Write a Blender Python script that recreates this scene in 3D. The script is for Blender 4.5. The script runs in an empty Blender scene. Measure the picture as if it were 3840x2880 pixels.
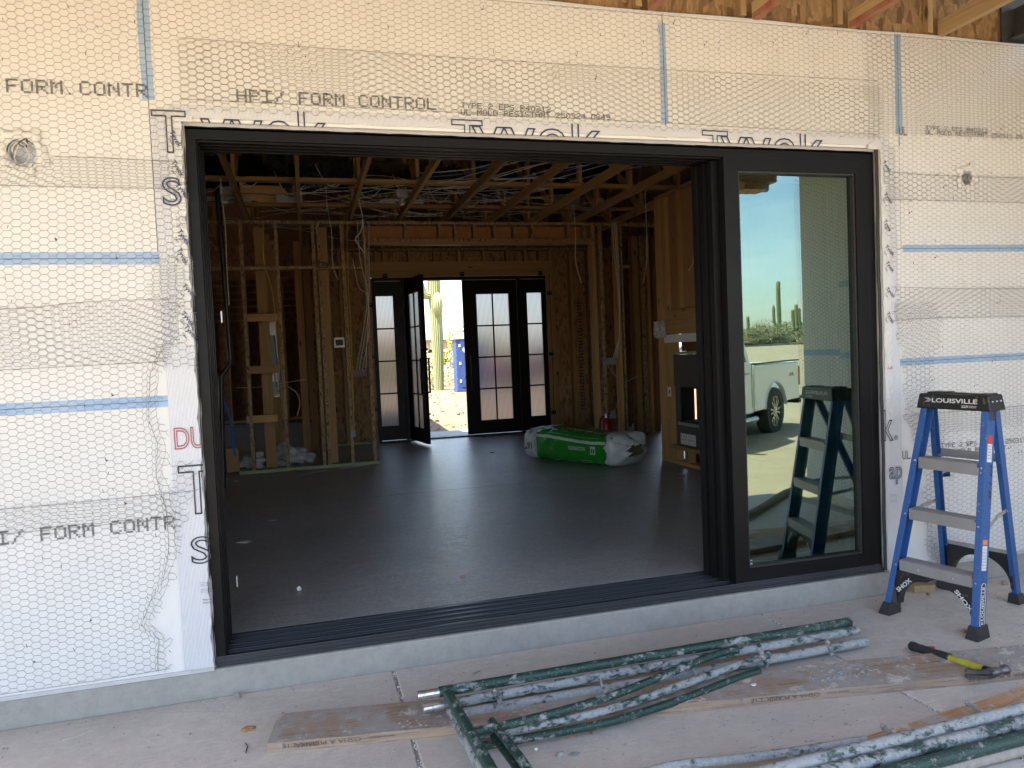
import bpy, bmesh, math, random
import numpy as np
from mathutils import Vector, Matrix
random.seed(7); np.random.seed(7)
PI = math.pi
SC = bpy.context.scene
COL = SC.collection

# ------------------------------------------------------------------ camera
CAM = Vector((0.475, -3.582, 1.5035)); YAW, PIT, ROL, FPX = 0.26911, -0.041657, -0.042586, 2770.8
_f = Vector((math.sin(YAW)*math.cos(PIT), math.cos(YAW)*math.cos(PIT), math.sin(PIT)))
_r = Vector((math.cos(YAW), -math.sin(YAW), 0)); _u = _r.cross(_f)
CR = _r*math.cos(ROL)+_u*math.sin(ROL); CU = -_r*math.sin(ROL)+_u*math.cos(ROL); CF = _f
cam = bpy.data.cameras.new("camera"); camo = bpy.data.objects.new("camera", cam); COL.objects.link(camo)
cam.sensor_width = 36; cam.sensor_fit = 'HORIZONTAL'; cam.lens = FPX/3840*36; cam.clip_start = 0.05; cam.clip_end = 3000
camo.matrix_world = Matrix(((CR.x, CU.x, -CF.x, CAM.x), (CR.y, CU.y, -CF.y, CAM.y), (CR.z, CU.z, -CF.z, CAM.z), (0, 0, 0, 1)))
SC.camera = camo

def ray(x, y):
    X = (x*3840/2212-1920)/FPX; Y = (y*3840/2212-1440)/FPX
    return CF+CR*X-CU*Y
def at(x, y, ax, val):
    """world point that a measured photo point (2212 px wide survey) has on a known plane"""
    d = ray(x, y); i = 'xyz'.index(ax); t = (val-CAM[i])/d[i]
    return CAM+d*t
def AX(x, y, v): return at(x, y, 'x', v)
def AY(x, y, v): return at(x, y, 'y', v)
def AZ(x, y, v): return at(x, y, 'z', v)
def mirrored(x, y, depth, yg=0.05):
    q = CAM+ray(x, y)*depth; q.y = 2*yg-q.y; return q

# ------------------------------------------------------------------ sky, sun, exposure
SUN_EL, SUN_DIR = math.radians(66), Vector((-0.50, -0.22, 0)).normalized()
w = bpy.data.worlds.new("World"); SC.world = w; w.use_nodes = True
nt = w.node_tree; nt.nodes.clear()
sky = nt.nodes.new('ShaderNodeTexSky'); sky.sky_type = 'NISHITA'; sky.sun_disc = False
sky.sun_elevation = SUN_EL; sky.sun_rotation = math.atan2(SUN_DIR.x, SUN_DIR.y)
sky.air_density = 1.0; sky.dust_density = 1.0; sky.ozone_density = 1.0
tc = nt.nodes.new('ShaderNodeTexCoord'); mp = nt.nodes.new('ShaderNodeMapping'); mp.inputs['Scale'].default_value = (1.2, 1.2, 5.5)
mp.inputs['Rotation'].default_value = (0.12, 0.1, 0.5)
cn = nt.nodes.new('ShaderNodeTexNoise'); cn.inputs['Scale'].default_value = 1.7; cn.inputs['Detail'].default_value = 7; cn.inputs['Roughness'].default_value = .55
cr = nt.nodes.new('ShaderNodeValToRGB'); cr.color_ramp.elements[0].position = .49; cr.color_ramp.elements[1].position = .74
cr.color_ramp.elements[1].color = (.75, .75, .75, 1)
mx = nt.nodes.new('ShaderNodeMix'); mx.data_type = 'RGBA'; mx.inputs['B'].default_value = (6.6, 6.7, 6.8, 1)
bg = nt.nodes.new('ShaderNodeBackground'); bg.inputs['Strength'].default_value = 0.10
wo = nt.nodes.new('ShaderNodeOutputWorld')
L = nt.links.new
L(tc.outputs['Generated'], mp.inputs['Vector']); L(mp.outputs['Vector'], cn.inputs['Vector']); L(cn.outputs['Fac'], cr.inputs['Fac'])
L(cr.outputs['Color'], mx.inputs['Factor']); L(sky.outputs['Color'], mx.inputs['A']); L(mx.outputs['Result'], bg.inputs['Color']); L(bg.outputs['Background'], wo.inputs['Surface'])
sl = bpy.data.lights.new("sun", 'SUN'); sl.energy = 3.55; sl.angle = math.radians(.5); sl.color = (1, .955, .885)
so = bpy.data.objects.new("sun", sl); COL.objects.link(so); so.location = (-10, -6, 30)
sdir = Vector((SUN_DIR.x*math.cos(SUN_EL), SUN_DIR.y*math.cos(SUN_EL), math.sin(SUN_EL)))
so.rotation_euler = sdir.to_track_quat('Z', 'Y').to_euler()
SC.view_settings.view_transform = 'Standard'; SC.view_settings.look = 'None'; SC.view_settings.gamma = 1
SC.view_settings.exposure = 2.75
SC.render.engine = 'CYCLES'
cy = SC.cycles
cy.use_denoising = True
try: cy.denoiser = 'OPENIMAGEDENOISE'
except Exception: pass
cy.max_bounces = 10; cy.diffuse_bounces = 5; cy.glossy_bounces = 5; cy.transmission_bounces = 6; cy.transparent_max_bounces = 14
cy.caustics_reflective = False; cy.caustics_refractive = False; cy.sample_clamp_indirect = 6

# ------------------------------------------------------------------ materials
MATS = {}
class NT:
    def __init__(s, name):
        s.m = bpy.data.materials.new(name); s.m.use_nodes = True; s.t = s.m.node_tree; s.t.nodes.clear()
        s.out = s.t.nodes.new('ShaderNodeOutputMaterial'); s.b = s.t.nodes.new('ShaderNodeBsdfPrincipled')
        s.t.links.new(s.b.outputs[0], s.out.inputs[0])
        tcn = s.n('ShaderNodeTexCoord'); oi = s.n('ShaderNodeObjectInfo'); MATS[name] = s.m
        ad = s.n('ShaderNodeVectorMath'); ad.operation = 'ADD'
        sc = s.n('ShaderNodeVectorMath'); sc.operation = 'SCALE'; sc.inputs['Scale'].default_value = 7.3
        cb = s.n('ShaderNodeCombineXYZ'); [s.l(oi.outputs['Random'], cb.inputs[k]) for k in range(3)]
        s.l(cb.outputs[0], sc.inputs[0]); s.l(tcn.outputs['Object'], ad.inputs[0]); s.l(sc.outputs[0], ad.inputs[1]); s.co = ad.outputs[0]
        s.raw = tcn.outputs['Object']; s.rnd = oi.outputs['Random']
    def n(s, t): return s.t.nodes.new(t)
    def l(s, a, b): s.t.links.new(a, b)
    def map(s, scale, rot=(0, 0, 0), src=None):
        m = s.n('ShaderNodeMapping'); m.inputs['Scale'].default_value = scale if not isinstance(scale, (int, float)) else (scale,)*3
        m.inputs['Rotation'].default_value = rot; s.l(src or s.co, m.inputs['Vector']); return m.outputs[0]
    def noise(s, scale, detail=4, rough=.55, src=None, dist=0):
        n = s.n('ShaderNodeTexNoise'); n.inputs['Scale'].default_value = 1; n.inputs['Detail'].default_value = detail; n.inputs['Roughness'].default_value = rough
        n.inputs['Distortion'].default_value = dist; s.l(s.map(scale, src=src), n.inputs['Vector']); return n.outputs['Fac']
    def voro(s, scale, feat='F1', out='Distance', rot=(0, 0, 0), src=None):
        n = s.n('ShaderNodeTexVoronoi'); n.feature = feat; n.inputs['Scale'].default_value = 1; s.l(s.map(scale, rot, src), n.inputs['Vector']); return n.outputs[out]
    def ramp(s, fac, stops, interp='LINEAR'):
        r = s.n('ShaderNodeValToRGB'); r.color_ramp.interpolation = interp
        e = r.color_ramp.elements
        while len(e) < len(stops): e.new(.5)
        for k, (p, c) in enumerate(stops):
            e[k].position = p; e[k].color = (c, c, c, 1) if isinstance(c, (int, float)) else (*c, 1)
        s.l(fac, r.inputs['Fac']); return r.outputs['Color']
    def mix(s, fac, a, b, mode='MIX'):
        m = s.n('ShaderNodeMix'); m.data_type = 'RGBA'; m.blend_type = mode
        for v, i in ((fac, 'Factor'), (a, 'A'), (b, 'B')):
            if hasattr(v, 'is_linked') or hasattr(v, 'node'): s.l(v, m.inputs[i])
            elif isinstance(v, (int, float)): m.inputs[i].default_value = v if i == 'Factor' else (v, v, v, 1)
            else: m.inputs[i].default_value = (*v, 1)
        return m.outputs['Result']
    def bump(s, h, strength=.3, dist=.01, prev=None):
        b = s.n('ShaderNodeBump'); b.inputs['Strength'].default_value = strength; b.inputs['Distance'].default_value = dist
        s.l(h, b.inputs['Height'])
        if prev: s.l(prev, b.inputs['Normal'])
        s.l(b.outputs[0], s.b.inputs['Normal']); return b.outputs[0]
    def col(s, c):
        if hasattr(c, 'node'): s.l(c, s.b.inputs['Base Color'])
        else: s.b.inputs['Base Color'].default_value = (*c, 1)
    def rough(s, c):
        if hasattr(c, 'node'): s.l(c, s.b.inputs['Roughness'])
        else: s.b.inputs['Roughness'].default_value = c
    def metal(s, c): s.b.inputs['Metallic'].default_value = c

def simple(name, c1, c2=None, scale=20, rough=.55, metal=0, bump=.1, bd=.003, spec=None, detail=5):
    s = NT(name); c2 = c2 or tuple(x*.8 for x in c1)
    f = s.noise(scale, detail); s.col(s.mix(s.ramp(f, [(.3, 0.), (.7, 1.)]), c1, c2)); s.rough(rough); s.metal(metal)
    if bump: s.bump(f, bump, bd)
    if spec is not None: s.b.inputs['Specular IOR Level'].default_value = spec
    return s.m

def wood(name, c1, c2, axis, knots=True, sc=1.0, stain=None, rough=.7):
    s = NT(name)
    sc3 = [28*sc]*3; sc3['xyz'.index(axis)] = 1.1*sc
    g = s.noise(tuple(sc3), 6, .65, dist=.6)
    sc4 = [120*sc]*3; sc4['xyz'.index(axis)] = 3*sc
    g2 = s.noise(tuple(sc4), 3)
    big = s.noise(1.3, 3)
    c = s.mix(s.ramp(g, [(.32, 0.), (.68, 1.)]), c1, c2)
    c = s.mix(s.ramp(g2, [(.45, 0.), (.7, .45)]), c, tuple(x*.55 for x in c1))
    c = s.mix(s.ramp(big, [(.35, 0.), (.75, .55)]), c, tuple(x*.7 for x in c2))
    hs = s.n('ShaderNodeHueSaturation'); mr = s.n('ShaderNodeMapRange'); mr.inputs['To Min'].default_value = .72; mr.inputs['To Max'].default_value = 1.2
    s.l(s.rnd, mr.inputs['Value']); s.l(mr.outputs[0], hs.inputs['Value']); s.l(c, hs.inputs['Color']); c = hs.outputs[0]
    if knots:
        sc5 = [7]*3; sc5['xyz'.index(axis)] = 2.2
        v = s.voro(tuple(sc5))
        c = s.mix(s.ramp(v, [(.06, 1.), (.12, .0)]), c, tuple(x*.25 for x in c1))
    s.col(c); s.rough(rough); s.bump(g, .25, .002)
    return s.m

def flakes(name, c1, c2, c3, scale=1.0, rough=.7):
    s = NT(name)
    layers = []
    for k, rot in enumerate([(.2, .3, .1), (.9, 1.1, .4), (.5, 2.2, 1.0), (1.5, .6, 2.0)]):
        layers.append(s.voro((30*scale, 22*scale, 8*scale), out='Color', rot=rot))
    sel = s.voro(11*scale, out='Color')
    sep = s.n('ShaderNodeSeparateColor'); s.l(sel, sep.inputs[0])
    m1 = s.mix(s.ramp(sep.outputs[0], [(.49, 0.), (.51, 1.)]), layers[0], layers[1])
    m2 = s.mix(s.ramp(sep.outputs[1], [(.49, 0.), (.51, 1.)]), layers[2], layers[3])
    m = s.mix(s.ramp(sep.outputs[2], [(.49, 0.), (.51, 1.)]), m1, m2)
    sp = s.n('ShaderNodeSeparateColor'); s.l(m, sp.inputs[0])
    c = s.ramp(sp.outputs[0], [(.0, c3), (.3, c1), (.65, c2), (1., c1)])
    f = s.noise((90, 90, 30), 4)
    c = s.mix(s.ramp(f, [(.4, 0.), (.75, .6)]), c, c3)
    s.col(c); s.rough(rough); s.bump(sp.outputs[0], .3, .003)
    return s.m

foam = NT('foam_board')
v = foam.voro(260); n_ = foam.noise(3, 4); n2 = foam.noise((25, 25, 4), 4)
c = foam.mix(foam.ramp(n_, [(.35, 0.), (.7, .5)]), (.71, .70, .675), (.65, .64, .62))
c = foam.mix(foam.ramp(n2, [(.55, 0.), (.8, .35)]), c, (.55, .55, .53))
c = foam.mix(foam.ramp(foam.voro(9), [(.03, .35), (.06, 0.)]), c, (.5, .5, .48))
foam.col(c); foam.rough(.8); b0 = foam.bump(v, .25, .002); foam.bump(foam.noise(14, 5), .35, .006, b0)
wrap = NT('house_wrap')
wv = wrap.n('ShaderNodeTexWave'); wv.bands_direction = 'X'; wv.inputs['Scale'].default_value = 55; wv.inputs['Distortion'].default_value = 1.6; wv.inputs['Detail'].default_value = 2; wv.inputs['Detail Scale'].default_value = .6
wrap.l(wrap.map((1, 1, .12), src=wrap.raw), wv.inputs['Vector'])
wrap.col(wrap.mix(wrap.ramp(wv.outputs['Fac'], [(.0, 0.), (.5, 1.)]), (.47, .48, .52), (.66, .665, .68))); wrap.rough(.5)
b0 = wrap.bump(wv.outputs['Fac'], .5, .003); wrap.bump(wrap.noise(11, 4, dist=1.0), .6, .012, b0)
smooth_wrap = NT('smooth_wrap'); smooth_wrap.col(smooth_wrap.mix(smooth_wrap.noise(8), (.64, .64, .63), (.54, .54, .53))); smooth_wrap.rough(.45); smooth_wrap.bump(smooth_wrap.noise(16, 5, dist=1.5), .9, .012)
tape = NT('blue_mesh_tape')
gx = tape.n('ShaderNodeTexWave'); gx.inputs['Scale'].default_value = 95; gx.bands_direction = 'X'; tape.l(tape.raw, gx.inputs['Vector'])
gz = tape.n('ShaderNodeTexWave'); gz.inputs['Scale'].default_value = 95; gz.bands_direction = 'Z'; tape.l(tape.raw, gz.inputs['Vector'])
gm = tape.mix(.5, gx.outputs['Fac'], gz.outputs['Fac'])
c = tape.mix(tape.ramp(gm, [(.35, 0.), (.7, 1.)]), (.20, .34, .56), (.40, .52, .68)); c = tape.mix(tape.ramp(tape.noise(6), [(.4, 0.), (.7, .4)]), c, (.50, .57, .66))
tape.col(c); tape.rough(.7)
simple('ink', (.018, .018, .022), (.04, .04, .045), 300, .7, 0, 0)
simple('ink_blue', (.025, .03, .075), (.04, .05, .11), 200, .6, 0, 0)
simple('ink_red', (.36, .03, .05), (.42, .05, .07), 200, .6, 0, 0)
simple('wire', (.20, .19, .18), (.32, .31, .29), 90, .5, .6, 0)
al = NT('black_aluminium'); f = al.noise(4, 5); al.col(al.mix(f, (.0055, .0055, .0065), (.0085, .008, .008))); al.b.inputs['Specular IOR Level'].default_value = .16; al.rough(al.ramp(al.noise(9), [(.3, .36), (.8, .52)])); al.bump(al.noise(400, 2), .05, .0005)
sa = NT('sill_aluminium'); sa.col((.026, .028, .033)); sa.rough(.27); sa.b.inputs['Specular IOR Level'].default_value = .7; sa.bump(sa.noise((4, 300, 300), 2), .05, .0005)
simple('black_rubber', (.012, .012, .012), (.03, .03, .03), 60, .6)
def concrete(name, c1, c2, dark, rough=.75, sc=1.0, spec=.5, speck=True, marb=.3, scuff=0):
    s = NT(name)
    a = s.noise(1.6*sc, 6, .6); b_ = s.noise(14*sc, 6, .65); d = s.noise((5*sc, 30*sc, 20*sc), 5); e = s.noise(160*sc, 3)
    c = s.mix(s.ramp(a, [(.3, 0.), (.7, 1.)]), c1, c2)
    c = s.mix(s.ramp(b_, [(.4, 0.), (.8, .5)]), c, dark)
    c = s.mix(s.ramp(d, [(.6, 0.), (.75, .25)]), c, tuple(min(1, x*1.35) for x in c1))
    c = s.mix(s.ramp(e, [(.4, 0.), (.8, .3)]), c, dark)
    sw = s.noise((7*sc, 26*sc, 7*sc), 8, .78, dist=2.2); c = s.mix(s.ramp(sw, [(.50, 0.), (.60, marb)]), c, tuple(min(1, x*1.2) for x in c1)); c = s.mix(s.ramp(sw, [(.33, marb), (.42, 0.)]), c, dark)
    if scuff:
        for q_, (sx3, d3) in enumerate((((3, 9, 3), 3.), ((9, 2.5, 9), 2.), ((1.5, 2, 2), 5.))):
            k_ = s.noise(sx3, 6, .6, dist=d3); c = s.mix(s.ramp(k_, [(.484, 0.), (.5, scuff), (.516, 0.)]), c, tuple(min(1, x*1.6) for x in c1))
        c = s.mix(s.ramp(s.noise(.55, 5, .6), [(.42, 0.), (.62, .5)]), c, dark)
    if speck: c = s.mix(s.ramp(s.voro(28*sc), [(.05, .7), (.08, 0.)]), c, tuple(x*.5 for x in dark))
    s.col(c); s.b.inputs['Specular IOR Level'].default_value = spec
    s.rough(s.ramp(b_, [(.3, rough*.85), (.7, min(1, rough*1.15))])); b0 = s.bump(e, .25, .002); s.bump(b_, .2, .004, b0)
    return s
concrete('patio_concrete', (.60, .545, .475), (.52, .475, .415), (.38, .345, .305), .75, marb=.35, scuff=.12)
concrete('stem_concrete', (.345, .33, .295), (.30, .288, .258), (.19, .18, .16), .7, 1.6, marb=.12)
fl = concrete('floor_concrete', (.33, .325, .31), (.26, .257, .247), (.17, .168, .162), .42, .8, .7, False, marb=.5, scuff=.5)
sc_ = fl.noise((22, 22, 22), 7, .75, dist=1.5); _n = fl.bump(fl.noise((9, 16, 9), 7, .75, dist=2.5), .35, .012); fl.bump(fl.noise(150, 3), .15, .002, _n); fl.b.inputs['Coat Weight'].default_value = .08; fl.b.inputs['Coat Roughness'].default_value = .2; fl.rough(fl.mix(fl.ramp(sc_, [(.35, 0.), (.65, 1.)]), .27, .46))
concrete('pale_floor', (.34, .35, .32), (.28, .29, .27), (.2, .2, .19), .6)
concrete('dirt', (.42, .335, .225), (.36, .28, .18), (.27, .205, .13), .95, .35, .2)
concrete('dimmed_soil', (.215, .150, .095), (.18, .122, .075), (.125, .085, .052), .95, .5, .2)  # browner yard dirt, its colour darkened to hold down the sunlit glare
concrete('gravel', (.40, .36, .31), (.32, .28, .24), (.2, .17, .14), .95, 1.6, .2)
concrete('mortar', (.36, .36, .34), (.28, .28, .27), (.2, .2, .19), .9, 5)
concrete('stucco_grey', (.20, .18, .16), (.17, .155, .14), (.13, .12, .11), .9, .6)
for a_ in 'xyz':
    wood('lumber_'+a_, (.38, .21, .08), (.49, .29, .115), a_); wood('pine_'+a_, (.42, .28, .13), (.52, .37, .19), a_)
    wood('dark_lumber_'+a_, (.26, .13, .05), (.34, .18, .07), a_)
flakes('osb_bright', (.26, .155, .07), (.38, .245, .115), (.12, .065, .03))
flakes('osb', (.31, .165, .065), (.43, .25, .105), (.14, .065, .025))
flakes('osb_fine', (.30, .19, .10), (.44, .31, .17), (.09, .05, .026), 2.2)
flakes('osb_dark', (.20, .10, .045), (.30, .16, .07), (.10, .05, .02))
simple('kraft_brown', (.17, .10, .07), (.12, .07, .05), 12, .8)
simple('treated_lumber', (.34, .36, .22), (.26, .28, .17), (30), .8)
foil = NT('foil'); foil.col((.35, .35, .36)); foil.metal(1); foil.rough(.10); foil.bump(foil.noise((60, 14, 14), 5, .7, dist=2), 1, .08)
bp_ = NT('black_duct_film'); bp_.col((.02, .02, .022)); bp_.rough(.18); bp_.bump(bp_.noise((55, 12, 12), 5, .7, dist=2), 1, .08)
simple('galvanised', (.42, .43, .44), (.55, .56, .57), 12, .35, .9, .1)
simple('galv_white', (.6, .61, .62), (.5, .51, .52), 25, .4, .4)
simple('cable_white', (.62, .60, .56), (.5, .48, .45), 30, .5)
simple('cable_yellow', (.62, .42, .06), (.5, .33, .05), 30, .5)
simple('cable_black', (.012, .012, .012), (.02, .02, .02), 30, .4)
simple('cable_blue', (.015, .12, .55), (.01, .09, .45), 30, .35)
simple('box_blue', (.02, .12, .24), (.015, .08, .18), 30, .5)
simple('box_grey', (.24, .28, .33), (.2, .23, .27), 30, .5)
simple('gunmetal', (.06, .06, .065), (.045, .045, .05), 20, .5)
simple('white_paint', (.75, .74, .7), (.66, .65, .62), 30, .5)
simple('clear_poly', (.55, .55, .55), (.3, .3, .3), 14, .25, 0, .8, .03)
# tubes: green enamel with dried plaster splashes
def splattered(name, base, lo, hi):
    s = NT(name); a = s.mix(.5, s.noise((7, 7, 14), 8, .7), s.noise((30, 30, 60), 7, .75)); b_ = s.noise(110, 4, .7); g = s.noise(20, 3)
    gr = s.mix(g, base, tuple(x*.55 for x in base))
    pl = s.mix(s.ramp(s.noise(70, 6, .7), [(.35, 0.), (.65, 1.)]), (.35, .36, .35), (.24, .25, .245))
    k = s.ramp(a, [(lo, 0.), (hi, 1.)]); k2 = s.ramp(b_, [(.60, 0.), (.68, 1.)])
    kk = s.mix(1.0, k, k2, 'LIGHTEN')
    s.col(s.mix(kk, gr, pl)); s.rough(s.mix(kk, .40, .9)); s.bump(s.mix(.5, kk, s.noise(150, 4)), .8, .006)
splattered('green_tube', (.014, .056, .043), .525, .575)
splattered('plastered_tube', (.016, .065, .052), .44, .50)
splattered('coated_tube', (.03, .085, .072), .40, .46)
simple('tan_tube', (.34, .30, .26), (.24, .21, .18), 60, .9, 0, .6, .005)
pin = NT('zinc_pin'); pin.col(pin.mix(pin.ramp(pin.noise(60), [(.5, 0.), (.65, .8)]), (.62, .64, .62), (.35, .37, .36))); pin.metal(.9); pin.rough(.28)
# weathered plank
def plankmat(name, base1, base2, dust, amt):
    s = NT(name); g = s.noise((2, 45, 45), 7, .7, dist=.5); g2 = s.noise((5, 160, 160), 3)
    c = s.mix(s.ramp(g, [(.35, 0.), (.65, 1.)]), base1, base2); c = s.mix(s.ramp(g2, [(.5, 0.), (.7, .7)]), c, tuple(x*.4 for x in base1))
    d = s.noise(3.4, 8, .68); d2 = s.noise(40, 5, .7); ge = s.n('ShaderNodeNewGeometry'); sx_ = s.n('ShaderNodeSeparateXYZ'); s.l(ge.outputs['Normal'], sx_.inputs[0]); upm = s.ramp(sx_.outputs[2], [(.5, .12), (.8, 1.)])
    c = s.mix(s.mix(1.0, s.ramp(d, [(amt, 0.), (amt+.12, .9)]), upm, 'MULTIPLY'), c, dust)
    w_ = s.noise(5.5, 9, .72); c = s.mix(s.mix(1.0, s.ramp(w_, [(.57, 0.), (.60, 1.)]), upm, 'MULTIPLY'), c, (.52, .49, .43)); w2 = s.noise(9, 9, .75); c = s.mix(s.mix(1.0, s.ramp(w2, [(.55, 0.), (.62, .8)]), upm, 'MULTIPLY'), c, (.40, .39, .375))
    c = s.mix(s.ramp(d2, [(.58, 0.), (.70, .8)]), c, (.17, .16, .15))
    s.col(c); s.rough(.9); b0 = s.bump(g, .4, .003); s.bump(s.mix(.5, w_, d2), .4, .006, b0)
plankmat('weathered_plank', (.28, .195, .13), (.37, .27, .19), (.34, .315, .285), .42)
plankmat('fresh_plank', (.42, .23, .11), (.52, .32, .17), (.40, .34, .27), .60)
# ladder
fb = NT('blue_fibreglass'); f = fb.noise((30, 30, 240), 4); fb.col(fb.mix(fb.ramp(f, [(.3, 0.), (.7, 1.)]), (.018, .070, .225), (.027, .100, .30))); fb.rough(.42)
fb.col(fb.mix(fb.ramp(fb.voro(14), [(.03, .8), (.05, 0.)]), fb.mix(fb.ramp(f, [(.3, 0.), (.7, 1.)]), (.018, .070, .225), (.027, .100, .30)), (.6, .62, .65))); fb.bump(f, .15, .001)
_w = fb.noise(26, 8, .78); _b = fb.b.inputs['Base Color'].links[0].from_socket; fb.col(fb.mix(fb.ramp(_w, [(.60, 0.), (.66, .75)]), _b, (.30, .33, .38)))
bl = NT('black_plastic'); bl.col(bl.mix(bl.ramp(bl.noise(22, 7, .7), [(.60, 0.), (.66, .8)]), (.012, .012, .013), (.16, .11, .08))); bl.rough(.45); bl.bump(bl.noise(120), .2, .001)
alu = NT('aluminium'); f = alu.noise((160, 160, 160), 3); alu.col(alu.mix(alu.noise(9, 6), (.37, .35, .345), (.27, .255, .25))); alu.metal(.35); alu.rough(.45); alu.bump(f, .1, .001)
simple('white_ink', (.75, .75, .74), (.5, .5, .5), 60, .5, 0, 0)
simple('label_white', (.72, .72, .72), (.62, .62, .62), 60, .4, 0, 0)
simple('label_red', (.55, .04, .03), (.45, .05, .04), 60, .5, 0, 0)
simple('label_orange', (.75, .25, .05), (.65, .2, .04), 60, .5, 0, 0)
simple('red_plastic', (.5, .02, .03), (.4, .02, .03), 30, .35)
simple('hammer_yellow', (.52, .47, .04), (.38, .34, .06), 26, .4)
simple('grip_black', (.018, .018, .02), (.035, .035, .035), 50, .7)
simple('hammer_steel', (.10, .10, .11), (.20, .19, .19), 40, .4, .8, .2)
simple('stone', (.33, .31, .28), (.22, .2, .18), 70, .9, 0, .5, .004)
simple('chip_wood', (.46, .28, .11), (.32, .18, .07), 60, .8)
simple('mortar_pale', (.67, .66, .62), (.60, .59, .55), 40, .9, 0, .5, .004)
simple('red_plastic_matte', (.28, .045, .05), (.36, .22, .11), 9, .8)
simple('rust_board', (.34, .13, .04), (.40, .18, .065), 6, .7)
simple('lining_black', (.006, .006, .006), (.01, .01, .01), 20, .8)
simple('warm_grey', (.085, .075, .068), (.075, .068, .06), 6, .7)
simple('foil_pouch', (.62, .62, .60), (.35, .35, .34), 18, .15, .5, .9, .03)
simple('galvanised_dark', (.12, .12, .13), (.1, .1, .1), 20, .3, .8, 0)
simple('maroon_box', (.06, .015, .02), (.09, .03, .03), 60, .5)
# outdoors
def plantmat(name, a, b, sc=6):
    s = NT(name); s.col(s.mix(s.noise(sc, 3), a, b)); s.rough(.7); return s.m
plantmat('saguaro_skin', (.20, .23, .09), (.30, .30, .15), 5)
plantmat('palo_leaf', (.30, .30, .04), (.45, .42, .08)); plantmat('sage_leaf', (.22, .22, .11), (.32, .31, .17))
plantmat('dry_leaf', (.42, .35, .18), (.32, .27, .14)); plantmat('cholla_leaf', (.48, .47, .30), (.32, .32, .18)); plantmat('bark', (.12, .09, .06), (.2, .16, .12))
simple('toilet_blue', (.022, .050, .16), (.028, .060, .19), 4, .55); simple('toilet_white', (.72, .75, .76), (.65, .68, .70), 6, .45)
simple('bag_green', (.012, .20, .014), (.018, .27, .02), 9, .26, 0, .45, .02)
simple('bag_white', (.60, .61, .63), (.47, .48, .50), 9, .3, 0, .6, .03)
simple('rockwool', (.16, .14, .06), (.10, .09, .04), 30, .95, 0, .6, .01)
cp = NT('truck_white'); cp.col((.72, .73, .72)); cp.rough(.25); cp.b.inputs['Coat Weight'].default_value = .6
cp = NT('truck_maroon'); cp.col((.22, .05, .06)); cp.rough(.3); cp.b.inputs['Coat Weight'].default_value = .6
simple('dark_trim', (.02, .02, .022), (.03, .03, .03), 20, .6); simple('tyre', (.02, .02, .02), (.035, .033, .03), 40, .85)
simple('rim_metal', (.55, .55, .56), (.45, .45, .46), 20, .25, .9, 0); simple('lamp_red', (.45, .03, .02), (.35, .02, .02), 20, .2, 0, 0)
g_ = NT('car_glass'); g_.col((.02, .025, .03)); g_.rough(.05)
simple('roof_tile', (.38, .26, .20), (.3, .2, .15), 3, .8); simple('house_tan', (.50, .38, .29), (.44, .33, .25), 2, .85); simple('block_wall', (.26, .26, .27), (.21, .21, .22), 3, .85)
simple('extinguisher_red', (.35, .01, .012), (.28, .01, .01), 20, .35)
simple('asphalt', (.06, .06, .06), (.045, .045, .045), 20, .9)

def glasspane(name, fac, gcol, tcol, rough=0.0):
    m = bpy.data.materials.new(name); m.use_nodes = True; t = m.node_tree; t.nodes.clear(); MATS[name] = m
    o = t.nodes.new('ShaderNodeOutputMaterial'); mx_ = t.nodes.new('ShaderNodeMixShader'); g = t.nodes.new('ShaderNodeBsdfGlossy'); tr = t.nodes.new('ShaderNodeBsdfTransparent')
    nz = t.nodes.new('ShaderNodeTexNoise'); nz.inputs['Scale'].default_value = 3.0; bm_ = t.nodes.new('ShaderNodeBump'); bm_.inputs['Strength'].default_value = .015; bm_.inputs['Distance'].default_value = .01
    tc_ = t.nodes.new('ShaderNodeTexCoord'); t.links.new(tc_.outputs['Object'], nz.inputs['Vector']); t.links.new(nz.outputs['Fac'], bm_.inputs['Height']); t.links.new(bm_.outputs[0], g.inputs['Normal'])
    g.inputs['Color'].default_value = (*gcol, 1); g.inputs['Roughness'].default_value = rough; tr.inputs['Color'].default_value = (*tcol, 1); mx_.inputs[0].default_value = fac
    t.links.new(tr.outputs[0], mx_.inputs[1]); t.links.new(g.outputs[0], mx_.inputs[2]); t.links.new(mx_.outputs[0], o.inputs[0])
glasspane('door_glass', .36, (.42, .54, .48), (.5, .66, .58)); glasspane('door_glass_inner', .08, (.45, .74, .8), (.5, .66, .58)); glasspane('clear_glass', .06, (.8, .9, .9), (.8, .86, .84))
# reeded glass
m = bpy.data.materials.new('reeded_glass'); m.use_nodes = True; t = m.node_tree; t.nodes.clear(); MATS['reeded_glass'] = m
o = t.nodes.new('ShaderNodeOutputMaterial'); rf = t.nodes.new('ShaderNodeBsdfRefraction'); rf.inputs['IOR'].default_value = 1.25; rf.inputs['Roughness'].default_value = .28
tl = t.nodes.new('ShaderNodeBsdfTranslucent'); tl.inputs['Color'].default_value = (.5, .5, .5, 1); mxs = t.nodes.new('ShaderNodeMixShader'); mxs.inputs[0].default_value = .2
tc_ = t.nodes.new('ShaderNodeTexCoord'); wv = t.nodes.new('ShaderNodeTexWave'); wv.inputs['Scale'].default_value = 15; wv.bands_direction = 'X'; t.links.new(tc_.outputs['Object'], wv.inputs['Vector'])
rr = t.nodes.new('ShaderNodeValToRGB'); rr.color_ramp.elements[0].position = .1; rr.color_ramp.elements[0].color = (.30, .30, .31, 1); rr.color_ramp.elements[1].position = .6; rr.color_ramp.elements[1].color = (.60, .60, .61, 1)
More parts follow.
